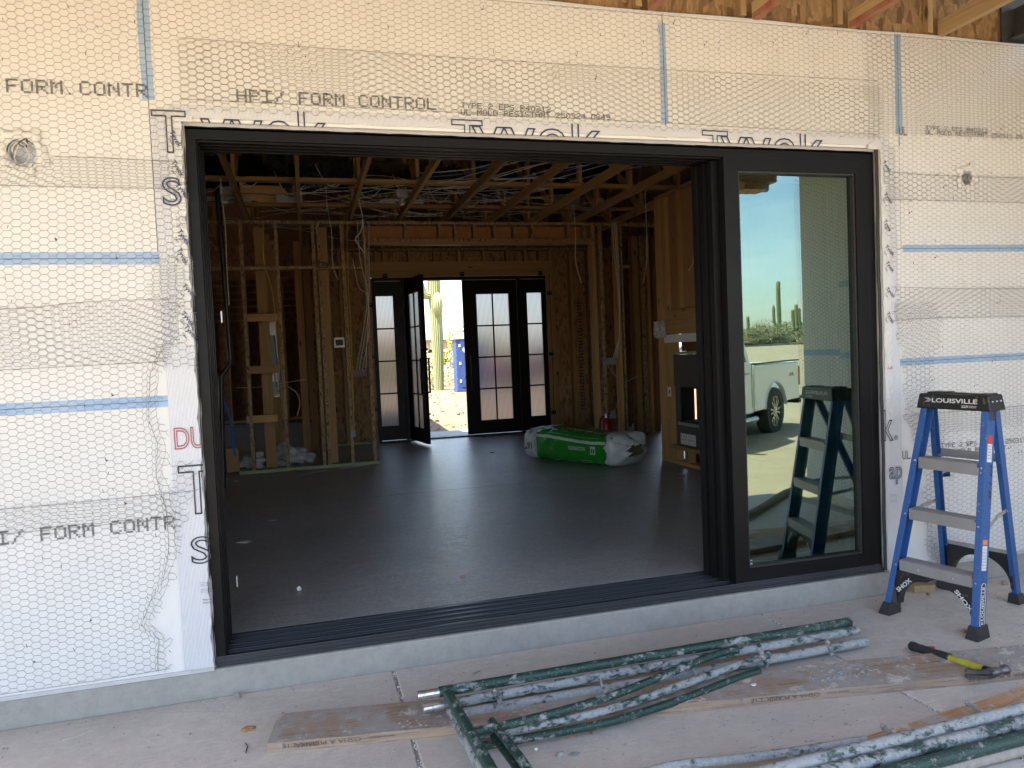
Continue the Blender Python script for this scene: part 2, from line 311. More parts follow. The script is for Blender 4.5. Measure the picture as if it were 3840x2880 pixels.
t.links.new(wv.outputs['Fac'], rr.inputs['Fac']); t.links.new(rr.outputs[0], rf.inputs['Color'])
t.links.new(rf.outputs[0], mxs.inputs[1]); t.links.new(tl.outputs[0], mxs.inputs[2]); t.links.new(mxs.outputs[0], o.inputs[0])

# ------------------------------------------------------------------ mesh helpers
class MB:
    def __init__(s): s.v = []; s.f = []
    def add(s, vs, fs):
        o = len(s.v); s.v += [tuple(p) for p in vs]; s.f += [tuple(i+o for i in f) for f in fs]; return s
    def box(s, x0, x1, y0, y1, z0, z1):
        vs = [(x, y, z) for z in (z0, z1) for y in (y0, y1) for x in (x0, x1)]
        return s.add(vs, [(0, 2, 3, 1), (4, 5, 7, 6), (0, 1, 5, 4), (2, 6, 7, 3), (0, 4, 6, 2), (1, 3, 7, 5)])
    def obox(s, c, ax, ay, az):
        """oriented box, ax/ay/az are half-extent vectors"""
        c = Vector(c); ax = Vector(ax); ay = Vector(ay); az = Vector(az)
        vs = [c+ax*i+ay*j+az*k for k in (-1, 1) for j in (-1, 1) for i in (-1, 1)]
        return s.add(vs, [(0, 2, 3, 1), (4, 5, 7, 6), (0, 1, 5, 4), (2, 6, 7, 3), (0, 4, 6, 2), (1, 3, 7, 5)])
    def beam(s, p0, p1, wv_, hv):
        """box along p0-p1 with half-width vector wv_ and half-height vector hv"""
        p0 = Vector(p0); p1 = Vector(p1); return s.obox((p0+p1)/2, (p1-p0)/2, wv_, hv)
    def quad(s, *p): return s.add(p, [tuple(range(len(p)))])
    def tube(s, pts, r, n=10, caps=True):
        pts = [Vector(p) for p in pts]; rs = r if isinstance(r, (list, tuple)) else [r]*len(pts)
        o = len(s.v); up = None
        for k, p in enumerate(pts):
            d = (pts[min(k+1, len(pts)-1)]-pts[max(k-1, 0)]).normalized()
            if up is None: up = d.orthogonal().normalized()
            up = (up-d*up.dot(d))
            up = up.normalized() if up.length > 1e-6 else d.orthogonal().normalized()
            sd = d.cross(up)
            for i in range(n):
                a = 2*PI*i/n; s.v.append(tuple(p+(up*math.cos(a)+sd*math.sin(a))*rs[k]))
        for k in range(len(pts)-1):
            for i in range(n):
                a = o+k*n+i; b_ = o+k*n+(i+1) % n; s.f.append((a, b_, b_+n, a+n))
        if caps:
            s.f.append(tuple(o+i for i in range(n))[::-1]); s.f.append(tuple(o+(len(pts)-1)*n+i for i in range(n)))
        return s
    def prism(s, poly, off):
        """poly: 3D points of a planar polygon, extruded by vector off"""
        poly = [Vector(p) for p in poly]; off = Vector(off); n = len(poly)
        return s.add(poly+[p+off for p in poly], [tuple(range(n))[::-1], tuple(range(n, 2*n))]+[(i, (i+1) % n, (i+1) % n+n, i+n) for i in range(n)])
    def blob(s, c, rad, seed=0, amp=.25, n=2, flat=1):
        bm = bmesh.new(); bmesh.ops.create_icosphere(bm, subdivisions=n, radius=1); rnd = random.Random(seed)
        ph = [rnd.uniform(0, 6) for _ in range(6)]
        vs = []
        for v_ in bm.verts:
            p = v_.co; k = 1+amp*(math.sin(3*p.x+ph[0])*math.sin(3.7*p.y+ph[1])+.6*math.sin(6*p.z+ph[2]+3*p.x)+.3*rnd.uniform(-1, 1))
            vs.append((c[0]+p.x*rad[0]*k, c[1]+p.y*rad[1]*k, c[2]+p.z*rad[2]*k*flat))
        fs = [tuple(v_.index for v_ in f_.verts) for f_ in bm.faces]; bm.free(); return s.add(vs, fs)
    def build(s, name, mat, parent=None, smooth=False, bevel=0, kind=None):
        me = bpy.data.meshes.new(name); me.from_pydata(s.v, [], s.f); me.update()
        o = bpy.data.objects.new(name, me); COL.objects.link(o)
        me.materials.append(MATS[mat] if isinstance(mat, str) else mat)
        if smooth:
            me.polygons.foreach_set('use_smooth', [True]*len(me.polygons))
            try: me.set_sharp_from_angle(angle=math.radians(40))
            except Exception: pass
        if bevel:
            b = o.modifiers.new('bevel', 'BEVEL'); b.width = bevel; b.segments = 2; b.limit_method = 'ANGLE'
        if parent is not None: attach(o, parent)
        if kind: o['kind'] = kind
        return o
def wloc(o):
    l = Vector(o.location)
    while o.parent: o = o.parent; l += Vector(o.location)
    return l
def attach(o, parent): o.parent = parent; o.location = Vector(o.location)-wloc(parent)
def thing(name, label, cat, loc=(0, 0, 0), group=None):
    o = bpy.data.objects.new(name, None); COL.objects.link(o); o.location = loc; o.empty_display_size = .1
    return tag(o, label, cat, group)
def tag(o, label, cat, group=None, kind=None):
    o['label'] = label; o['category'] = cat
    if group: o['group'] = group
    if kind: o['kind'] = kind
    return o
def struct(o): o['kind'] = 'structure'; return o
def copy_tree(o, parent=None):
    c = o.copy(); COL.objects.link(c)
    if parent is not None: c.parent = parent
    for ch in list(o.children): copy_tree(ch, c)
    return c
def curve_pts(pts, n=6):
    """Catmull-Rom through pts"""
    P = [Vector(p) for p in pts]; P = [P[0]*2-P[1]]+P+[P[-1]*2-P[-2]]; out = []
    for i in range(1, len(P)-2):
        for k in range(n):
            t_ = k/n; a, b_, c_, d = P[i-1], P[i], P[i+1], P[i+2]
            out.append(.5*((2*b_)+(c_-a)*t_+(2*a-5*b_+4*c_-d)*t_*t_+(3*b_-a-3*c_+d)*t_**3))
    out.append(P[-2]); return out
def box(name, mat, parent, *b, **k): return MB().box(*b).build(name, mat, parent, **k)

# writing -----------------------------------------------------------
def text_obj(s_, name, mat, origin, xdir, ydir, height, parent=None, outline=0, width=None, extrude=.0006, clip=None, shear=0, bold=0):
    """real lettering: a text curve turned to mesh and laid on the plane origin + x*xdir + y*ydir"""
    cu = bpy.data.curves.new('t', 'FONT'); cu.body = s_; cu.size = 1; cu.shear = shear
    if outline: cu.fill_mode = 'NONE'; cu.bevel_depth = outline; cu.bevel_resolution = 1; cu.resolution_u = 4
    else: cu.extrude = 0; cu.offset = bold; cu.resolution_u = 3
    o = bpy.data.objects.new('t', cu); COL.objects.link(o)
    dg = bpy.context.evaluated_depsgraph_get(); me = bpy.data.meshes.new_from_object(o.evaluated_get(dg))
    bpy.data.objects.remove(o); bpy.data.curves.remove(cu)
    xs = [v_.co.x for v_ in me.vertices]; ys = [v_.co.y for v_ in me.vertices]
    k = height/.70; x0 = min(xs); kx = k
    if width: kx = width/(max(xs)-x0)
    xd = Vector(xdir).normalized(); yd = Vector(ydir).normalized(); nd = xd.cross(yd); og = Vector(origin)
    if clip is not None:
        bm = bmesh.new(); bm.from_mesh(me)
        for (pc, pn) in clip: bmesh.ops.bisect_plane(bm, geom=bm.verts[:]+bm.edges[:]+bm.faces[:], plane_co=pc, plane_no=pn, clear_outer=True)
        bm.to_mesh(me); bm.free()
    for v_ in me.vertices:
        p = v_.co.copy(); v_.co = og+xd*((p.x-x0)*kx)+yd*(p.y*k)+nd*(p.z*k*.15 if outline else 0.0)
    me.name = name; me.materials.clear(); me.materials.append(MATS[mat])
    ob = bpy.data.objects.new(name, me); COL.objects.link(ob)
    if parent is not None: attach(ob, parent)
    return ob
GL = {'F': '11111 10000 10000 11110 10000 10000 10000', 'O': '01110 10001 10001 10001 10001 10001 01110', 'R': '11110 10001 10001 11110 10100 10010 10001',
 'M': '10001 11011 10101 10101 10001 10001 10001', 'C': '01110 10001 10000 10000 10000 10001 01110', 'N': '10001 11001 10101 10101 10011 10001 10001', 'T': '11111 00100 00100 00100 00100 00100 00100',
 'L': '10000 10000 10000 10000 10000 10000 11111', 'H': '10001 10001 10001 11111 10001 10001 10001', 'P': '11110 10001 10001 11110 10000 10000 10000', 'I': '11111 00100 00100 00100 00100 00100 11111',
 '/': '00001 00010 00010 00100 01000 01000 10000', 'Y': '10001 10001 01010 00100 00100 00100 00100', 'E': '11111 10000 10000 11110 10000 10000 11111', 'S': '01111 10000 10000 01110 00001 00001 11110',
 'U': '10001 10001 10001 10001 10001 10001 01110', 'D': '11110 10001 10001 10001 10001 10001 11110', 'A': '01110 10001 10001 11111 10001 10001 10001', '0': '01110 10001 10001 10001 10001 10001 01110',
 '1': '00100 01100 00100 00100 00100 00100 01110', '2': '01110 10001 00001 00110 01000 10000 11111', '3': '11110 00001 00001 01110 00001 00001 11110', '4': '00010 00110 01010 10010 11111 00010 00010',
 '5': '11111 10000 11110 00001 00001 00001 11110', '8': '01110 10001 10001 01110 10001 10001 01110', '9': '01110 10001 10001 01111 00001 00001 01110', '7': '11111 00001 00010 00100 00100 00100 00100', ' ': '0 0 0 0 0 0 0', '.': '00000 00000 00000 00000 00000 00000 00100'}
def dots(mb, s_, x0, z0, pitch, h, sub=1, y=-.0415, xmax=1e9, slope=0.0):
    cw = pitch/6; ch = h/7; rnd = random.Random(len(s_)+int(x0*100))
    for k, c_ in enumerate(s_):
        for r_, row in enumerate(GL[c_].split()):
            for q, bit in enumerate(row):
                if bit == '1':
                    for a in range(sub):
                        for b_ in range(sub):
                            x = x0+k*pitch+(q+(a+.5)/sub)*cw+rnd.uniform(-.06, .06)*cw; z = z0+h-(r_+(b_+.5)/sub)*ch+slope*(x-x0)+rnd.uniform(-.06, .06)*ch
                            if x > xmax: continue
                            sx = cw/sub*(.56 if sub > 1 else .62); sz = ch/sub*(.58 if sub > 1 else .66)
                            mb.add([(x-sx, y, z), (x, y, z-sz), (x+sx, y, z), (x, y, z+sz)], [(0, 1, 2, 3)])
    return mb

# ================================================================== SETTING
FZ = 0.17          # finished floor inside
# ground: one sheet with gentle mounds in front of the house, cut round nothing (slabs sit proud of it)
def ground_z(x, y):
    z = -.10
    if y > 9: 
        t_ = min(1, (y-9)/9); z = -.10+t_*.20
        z += .20*math.exp(-((y-14.5)/3.2)**2)*(.6+.4*math.sin(x*.7+1))
    if y < -3.2: z = -.10+.03*math.sin(x*.9)*math.sin(y*.6)
    if y < -16: q_ = min(1, (-16-y)/46); z = -.10+1.48*q_*q_*(3-2*q_)
    return z
xs_ = sorted(set([-900, -400, -200, -100, -60, -40, -25]+[round(-16+i*.5, 2) for i in range(80)]+[26, 30, 36, 45, 60, 80, 120, 200, 400, 900]))
ys_ = sorted(set([-900, -400, -200, -120, -90, -75, -62, -57, -52, -46, -40, -35, -30, -27]+[round(-24+i*.5, 2) for i in range(106)]+[30, 33, 37, 42, 50, 60, 80, 120, 200, 400, 900]))
rg = random.Random(3)
gv = [(x, y, ground_z(x, y)+(rg.uniform(-.02, .02) if (9.5 < y < 26) else 0)) for y in ys_ for x in xs_]
nx_ = len(xs_); gf = [(j*nx_+i, j*nx_+i+1, (j+1)*nx_+i+1, (j+1)*nx_+i) for j in range(len(ys_)-1) for i in range(nx_-1)]
struct(MB().add(gv, [f for f in gf if gv[f[0]][1] < 8.4]).build('ground', 'dirt', smooth=True)); struct(MB().add(gv, [f for f in gf if gv[f[0]][1] >= 8.4]).build('front_yard', 'dimmed_soil', smooth=True))
struct(MB().quad((-200, -57, ground_z(0, -57)+.03), (300, -57, ground_z(0, -57)+.03), (300, -52, ground_z(0, -52)+.03), (-200, -52, ground_z(0, -52)+.03)).build('road', 'asphalt'))
# clods and stones on the mound in front of the house
mb = MB(); rg = random.Random(11)
for k in range(900):
    x = rg.uniform(1.5, 9.5); y = 9.8+14*rg.random()**1.5; r_ = rg.choice([.012, .015, .02, .03, .045])*rg.uniform(.6, 1.3)
    mb.blob((x, y, ground_z(x, y)+r_*.3), (r_, r_, r_*.7), k, .35, 1)
tag(mb.build('dirt_clods', 'dimmed_soil', smooth=False), 'loose dirt clods scattered over the mound outside the entry door', 'dirt clods', kind='stuff')
# patio slab in bays with open control joints
def slab(x0, x1, y0, y1, nm='patio'):
    return struct(box(nm, 'patio_concrete', None, x0, x1, y0, y1, -.12, 0, bevel=.006))
jx = [-5.5, -3.28, -1.24, .800, 2.832, 4.88]
for i in range(5):
    g = .0075
    slab(jx[i]+g, jx[i+1]-g, -2.72, -.034)
struct(box('joint_bed', 'gravel', None, -5.4, 4.95, -2.70, -.04, -.10, -.007))
struct(box('dirt_strip', 'gravel', None, 4.9, 5.12, -2.7, -.04, -.10, -.03))
mb = MB(); rg = random.Random(5)
for X_ in jx[1:5]:
    for k in range(260):
        y = rg.uniform(-2.3, -.05); x = X_+rg.gauss(0, .006); r_ = rg.uniform(.0015, .004)
        mb.blob((x, y, -.004), (r_, r_, r_), k, .3, 1)
tag(mb.build('joint_grit', 'white_paint'), 'pale plaster grit filling the joints of the patio slabs', 'grit', kind='stuff')
# stem wall under the cladding
struct(box('foundation_stem', 'stem_concrete', None, -6, 5.4, -.030, .30, -.15, .128, bevel=.008))
# interior slab
struct(box('floor', 'floor_concrete', None, -6, 8.4, .300, 8.42, -.05, FZ))
struct(box('rear_floor', 'pale_floor', None, -6, 1.2, 8.42, 14, -.05, FZ))
struct(box('floor_joint', 'dark_trim', None, -1.5, 4.4, 3.64, 3.646, FZ-.01, FZ+.0006))
struct(box('stoop', 'pale_floor', None, 1.0, 5.2, 8.50, 9.75, -.1, .135, bevel=.01))

# ================================================================== EXTERIOR WALL
YF = -.035
wall = thing('exterior_wall', 'white foam sheathed wall under wire netting around the wide black sliding door', 'wall', (0, 0, .13))
WT = 3.235
XL, XR = -6.0, 4.98
o0, o1, ot = -.012, 3.69, 2.583
# holes (cx, cz, half box)
holes = [(-.625, 2.427, .09), (4.308, 2.428, .09)]
rect_hole = (4.076, 4.150, .655, .746)
def foam_panel(x0, x1, z0, z1):
    mb = MB(); cuts_x = [x0, x1]; cuts_z = [z0, z1]
    bl_ = []
    for (cx, cz, h) in holes:
        if x0 < cx < x1 and z0 < cz < z1: bl_.append((cx-h, cx+h, cz-h, cz+h))
    if x0 < rect_hole[0] < x1 and z0 < rect_hole[2] < z1: bl_.append(rect_hole)
    for b_ in bl_:
        cuts_x += [b_[0], b_[1]]; cuts_z += [b_[2], b_[3]]
    cuts_x = sorted(set(c for c in cuts_x if x0 <= c <= x1)); cuts_z = sorted(set(c for c in cuts_z if z0 <= c <= z1))
    for i in range(len(cuts_x)-1):
        for j in range(len(cuts_z)-1):
            a, b_, c_, d = cuts_x[i], cuts_x[i+1], cuts_z[j], cuts_z[j+1]; mxx = (a+b_)/2; mz = (c_+d)/2
            if any(q[0] < mxx < q[1] and q[2] < mz < q[3] for q in bl_): continue
            mb.quad((a, YF, c_), (b_, YF, c_), (b_, YF, d), (a, YF, d))
    for (cx, cz, h) in holes:
        if not (x0 < cx < x1 and z0 < cz < z1): continue
        n = 32; rr_ = .058 if cx < 0 else .040
        sq = []; ci = []
        for k in range(n):
            a = 2*PI*k/n+PI/4; c_, s_ = math.cos(a), math.sin(a); m_ = max(abs(c_), abs(s_)); wob = 1+.10*math.sin(3*a)+.06*math.sin(7*a+1)
            sq.append((cx+c_/m_*h, YF, cz+s_/m_*h)); ci.append((cx+c_*rr_*wob, YF, cz+s_*rr_*wob))
        bk = [(p[0], .01, p[2]) for p in ci]
        mb.add(sq+ci+bk, [(k, (k+1) % n, n+(k+1) % n, n+k) for k in range(n)]+[(n+k, n+(k+1) % n, 2*n+(k+1) % n, 2*n+k) for k in range(n)])
    # side returns
    for (a, b_) in ((x0, x0), (x1, x1)): mb.quad((a, YF, z0), (a, .02, z0), (a, .02, z1), (a, YF, z1))
    mb.quad((x0, YF, z1), (x1, YF, z1), (x1, .02, z1), (x0, .02, z1)); mb.quad((x0, YF, z0), (x1, YF, z0), (x1, .02, z0), (x0, .02, z0))
    return mb.build('foam_board', 'foam_board', wall)
g = .0015
for (x0, x1, z0, z1) in [(XL, -2.6, .145, WT), (-2.6+g, o0, .145, 1.358-g), (-2.6+g, o0, 1.358+g, 1.985-g), (-2.6+g, -.128-g, 1.985+g, WT), (-.128+g, o0, 1.985+g, ot),
                         (-.128+g, 2.345-g, ot, WT), (2.345+g, 3.828-g, ot, WT), (o1, 3.828-g, 2.013+g, ot), (3.828+g, XR, 2.013+g, WT), (o1, XR, 1.356+g, 2.013-g), (o1, XR, .145, 1.356-g)]:
    foam_panel(x0, x1, z0, z1)
# structural backing
mb = MB(); mb.box(XL, -.03, .021, .16, .13, 3.24); mb.box(3.71, 5.4, .021, .16, .13, 3.24); mb.box(-.03, 3.71, .021, .16, 2.60, 3.24)
mb.build('sheathing', 'osb', wall)
mb = MB(); mb.box(XL, 0.0, -.043, .0, .128, .145); mb.box(3.69, XR, -.043, 0, .128, .145); mb.build('weep_screed', 'galv_white', wall)
mb = MB(); mb.box(XL, XR, -.04, .02, WT, WT+.004); mb.tube([(x, -.038, WT+.004+.004*math.sin(x*5)) for x in np.linspace(XL, XR, 80)], .004, 6); mb.build('top_edge_strip', 'house_wrap', wall)
# blue seam tapes
def tape_quad(x0, x1, z0, z1, dz=0, y=YF-.0012):
    n = 14; mb = MB(); rnd = random.Random(int(x0*100+z0*31)); vs = []
    hor = (x1-x0) > (z1-z0)
    for k in range(n+1):
        t_ = k/n; j1 = rnd.uniform(-.002, .002); j2 = rnd.uniform(-.002, .002)
        if hor: x = x0+(x1-x0)*t_; vs += [(x, y, z0+dz*t_+j1), (x, y, z1+dz*t_+j2)]
        else: z = z0+(z1-z0)*t_; vs += [(x0+dz*t_+j1, y, z), (x1+dz*t_+j2, y, z)]
    mb.add(vs, [(2*k, 2*k+1, 2*k+3, 2*k+2) for k in range(n)]); mb.build('seam_tape', 'blue_mesh_tape', wall)
tape_quad(-6, -.118, 1.958, 2.012); tape_quad(-6, -.117, 1.333, 1.384); tape_quad(-.152, -.104, 2.668, WT+.002)
tape_quad(2.325, 2.363, 2.668, 3.185); tape_quad(3.806, 3.852, 2.668, WT+.003)
tape_quad(3.838, XR, 1.992, 2.034); tape_quad(3.772, XR, 1.334, 1.376, -.004)
mb = MB()
for (x0, x1, z) in ((-6, -.125, 1.985), (-6, -.125, 1.358), (3.84, XR, 2.013), (3.78, XR, 1.356)): mb.box(x0, x1, YF-.0022, YF-.0014, z-.0011, z+.0011)
for (x, z0, z1) in ((-.128, 2.67, 3.23), (2.345, 2.6, 3.23), (3.828, 2.6, 3.23)): mb.box(x-.0011, x+.0011, YF-.0022, YF-.0014, z0, z1)
mb.build('board_seam', 'ink', wall)
# house wrap strips
def sheet(name, mat, fn, nu, nv, parent):
    mb = MB(); vs = [fn(i/nu, j/nv) for j in range(nv+1) for i in range(nu+1)]
    mb.add(vs, [(j*(nu+1)+i, j*(nu+1)+i+1, (j+1)*(nu+1)+i+1, (j+1)*(nu+1)+i) for j in range(nv) for i in range(nu)]); return mb.build(name, mat, parent, smooth=True)
yw = YF-.004
def nz1(x, s=1.0): return .5*math.sin(x*13.1*s+1)+.3*math.sin(x*29*s+2.3)+.2*math.sin(x*61*s)
sheet('wrap_strip', 'house_wrap', lambda u, v_: (-.05+3.80*u, yw-.0015*abs(nz1(u*8+v_*2)), 2.598+.055*v_+.003*nz1(u*5)*(v_ < .5)), 120, 6, wall)   # above the door
sheet('wrap_return', 'house_wrap', lambda u, v_: (-.02+3.72*u, yw+(.040)*(1-v_), 2.574+(2.598+.003*nz1(u*5)-2.574)*v_+.002*nz1(u*9)), 120, 6, wall)
sheet('wrap_strip', 'house_wrap', lambda u, v_: (-.124+(.120+.006*nz1(v_*3))*u, yw-.002*abs(nz1(v_*6+u)), .131+(1.66-.131)*v_), 8, 80, wall)
sheet('wrap_strip', 'house_wrap', lambda u, v_: (-.124+.100*u, yw-.0012*abs(nz1(v_*6+u)), 1.64+(2.63-1.64)*v_), 8, 60, wall)
sheet('tape_strip', 'smooth_wrap', lambda u, v_: (-.062+(.058+.005*nz1(v_*4))*u, yw-.004-.003*abs(nz1(v_*9+u*2)), 1.60+(2.59-1.60)*v_), 8, 80, wall)
sheet('wrap_return', 'smooth_wrap', lambda u, v_: (-.006+.012*u+.003*nz1(v_*4), yw+.045*u, .131+(2.58-.131)*v_), 4, 80, wall)
sheet('wrap_strip', 'house_wrap', lambda u, v_: (3.690+.004*nz1(v_*4)*(1-u)+.108*u, yw-.002*abs(nz1(v_*6+u)), .140+(2.60-.140)*v_), 8, 80, wall)
sheet('tape_strip', 'smooth_wrap', lambda u, v_: (3.688+.004*nz1(v_*4)*(1-u)+.050*u, yw-.004-.003*abs(nz1(v_*9+u*2)), 1.0+(2.57-1.0)*v_), 8, 80, wall)
sheet('corner_patch', 'smooth_wrap', lambda u, v_: (-.045+.09*u, yw-.006-.004*abs(nz1(v_*3+u*4)), 2.578+.045*v_*(1-.5*u)), 6, 6, wall)
sheet('corner_patch', 'smooth_wrap', lambda u, v_: (3.60+.10*u, yw-.006-.004*abs(nz1(v_*3+u*4)), 2.574+.055*v_*(1-abs(u-.6))), 6, 6, wall)
mb = MB()
mb.tube(curve_pts([(3.682+.004*nz1(z*7), -.02, z) for z in np.linspace(.14, 2.585, 40)], 2), .009, 7); mb.tube(curve_pts([(-.002+.004*nz1(z*7), -.012, z) for z in np.linspace(.14, 2.57, 40)], 2), .006, 7)
mb.build('gap_shade_bead', 'black_rubber', wall, smooth=True)  # black beads stand in for the shaded gap between frame and wrap
# printed writing
mb = MB(); dots(mb, 'HPI/ FORM CONTROL', .234, 2.676, .0535, .056, 2, slope=.005); mb.build('printed_lettering', 'ink', wall)
mb = MB(); dots(mb, 'I/ FORM CONTR', -.655-.0535*3, .790, .0537, .060, 2, xmax=-.118); dots(mb, 'I/ FORM CONTR', -.668-.0535*3, 2.668, .0545, .058, 2, xmax=-.104, slope=.012); mb.build('printed_lettering', 'ink', wall)
mb = MB(); dots(mb, 'TYPE 2 EPS R40312', 1.255, 2.697, .0272, .026, 1); dots(mb, 'UL MOLD RESISTANT 250324 0849', 1.253, 2.662, .0270, .028, 1, slope=.012)
dots(mb, 'UL', 3.825, 2.662, .03, .05, 2)
dots(mb, 'TYPE 2 EPS R40312', 4.012, 2.700, .0272, .024, 1); dots(mb, 'UL MOLD RESISTANT 250311 09', 4.012, 2.672, .0270, .026, 1)
dots(mb, 'TYPE 2 EPS R40312 250311 0', 4.08, .832, .0272, .028, 1, slope=-.02); dots(mb, 'MOLD RESISTANT', 4.20, .792, .0270, .026, 1, slope=-.02)
dots(mb, 'UL', 3.80, .785, .032, .05, 1)
mb.build('printed_lettering', 'ink', wall)
yt = yw-.0055
def wtext(s_, x, z, h, **k): return text_obj(s_, 'printed_logo', k.pop('mat', 'ink_blue'), (x, k.pop('y', yt), z), (1, 0, 0), (0, 0, 1), h, wall, **k)
clipz = lambda zc: None
CL = dict(outline=.0016)
# "Tyvek" outline logos cut by the fold above the door (bottom hidden behind the frame)
for (x, wd) in ((.075, .555), (1.30, .69), (2.66, .66)):
    text_obj('yvek', 'printed_logo', 'ink_blue', (x, yt, 2.443 if x < 1 else 2.459), (1, 0, 0), (0, 0, 1), .235, wall, outline=.0105, width=wd, clip=[((0, .398 if x < 1 else .350, 0), (0, -1, 0)), ((0, .60 if x < 1 else .55, 0), (0, 1, 0))])
for x in (1.203, 2.552):
    text_obj('T', 'printed_logo', 'ink_blue', (x, yt, 2.643-.19), (1, 0, 0), (0, 0, 1), .19, wall, outline=.010, width=.155, clip=[((0, .455, 0), (0, -1, 0))])
text_obj('T', 'printed_logo', 'ink_blue', (-.120, yt-.004, 2.443), (1, 0, 0), (0, 0, 1), .183, wall, outline=.011, width=.14)
text_obj('S', 'printed_logo', 'ink_blue', (-.094, yt-.006, 2.215), (1, 0, 0), (0, 0, 1), .118, wall, outline=.018, width=.078)
text_obj('T', 'printed_logo', 'ink', (-.101, yt, .848), (1, 0, 0), (0, 0, 1), .222, wall, outline=.011, width=.15, clip=[((.42, 0, 0), (1, 0, 0))])
text_obj('DU', 'printed_logo', 'ink_red', (-.107, yt, 1.143), (1, 0, 0), (0, 0, 1), .094, wall, outline=.018, width=.125, clip=[((1.22, 0, 0), (1, 0, 0))])
text_obj('S', 'printed_logo', 'ink', (-.068, yt, .625), (1, 0, 0), (0, 0, 1), .118, wall, outline=.017, width=.085, clip=[((.49, 0, 0), (1, 0, 0))])
text_obj('k', 'printed_logo', 'ink_blue', (3.664, yt-.002, .905), (1, 0, 0), (0, 0, 1), .18, wall, outline=.014, width=.072)
text_obj('®', 'printed_logo', 'ink_blue', (3.742, yt, .905), (1, 0, 0), (0, 0, 1), .026, wall)
text_obj('ap', 'printed_logo', 'ink_blue', (3.700, yt-.001, .680), (1, 0, 0), (0, 0, 1), .100, wall, outline=.018, width=.092)
text_obj('T05241', 'printed_code', 'ink_red', (3.70, yt, 1.318), (1, 0, 0), (0, 0, 1), .018, wall, width=.040, bold=.03)
rt = random.Random(4)
for (xa, zs) in ((-.052, [2.53, 2.40, 2.30, 2.10, 2.02, 1.86, 1.74, 1.68]), (3.695, [2.50, 2.32, 2.17, 2.02, 1.93, 1.78, 1.64])):
    for k, z in enumerate(zs):
        a = -1.05+rt.uniform(-.15, .15) if xa < 0 else -1.05+rt.uniform(-.2, .2)
        if k % 2: a += .1
        xd = Vector((math.cos(a), 0, math.sin(a))); yd = Vector((-math.sin(a), 0, math.cos(a)))
        text_obj('Tyvek', 'printed_logo', 'ink_blue', (xa+rt.uniform(0, .015), yt-.006, z), xd, yd, .021, wall, bold=.012)
        text_obj('Tape', 'printed_logo', 'ink_blue', (xa-.008+rt.uniform(0, .01), yt-.006, z-.028), xd, yd, .010, wall)
for (x, z) in ((-.045, 2.16), (-.045, 2.13), (-.035, .535), (-.035, .505), (3.70, .585), (3.70, .555)):
    for q in range(3): text_obj('Meets the requirements', 'fine_print', 'ink', (x, yt-.006, z-q*.007), (1, 0, 0), (0, 0, 1), .0035, wall, width=.045)
for (x, z) in ((-.040, 2.075), (-.030, .455)):
    text_obj('Meets the', 'fine_print', 'ink', (x, yt-.006, z), (1, 0, 0), (0, 0, 1), .008, wall, width=.036); text_obj('Water-Resi', 'fine_print', 'ink', (x, yt-.006, z-.014), (1, 0, 0), (0, 0, 1), .008, wall, width=.038)

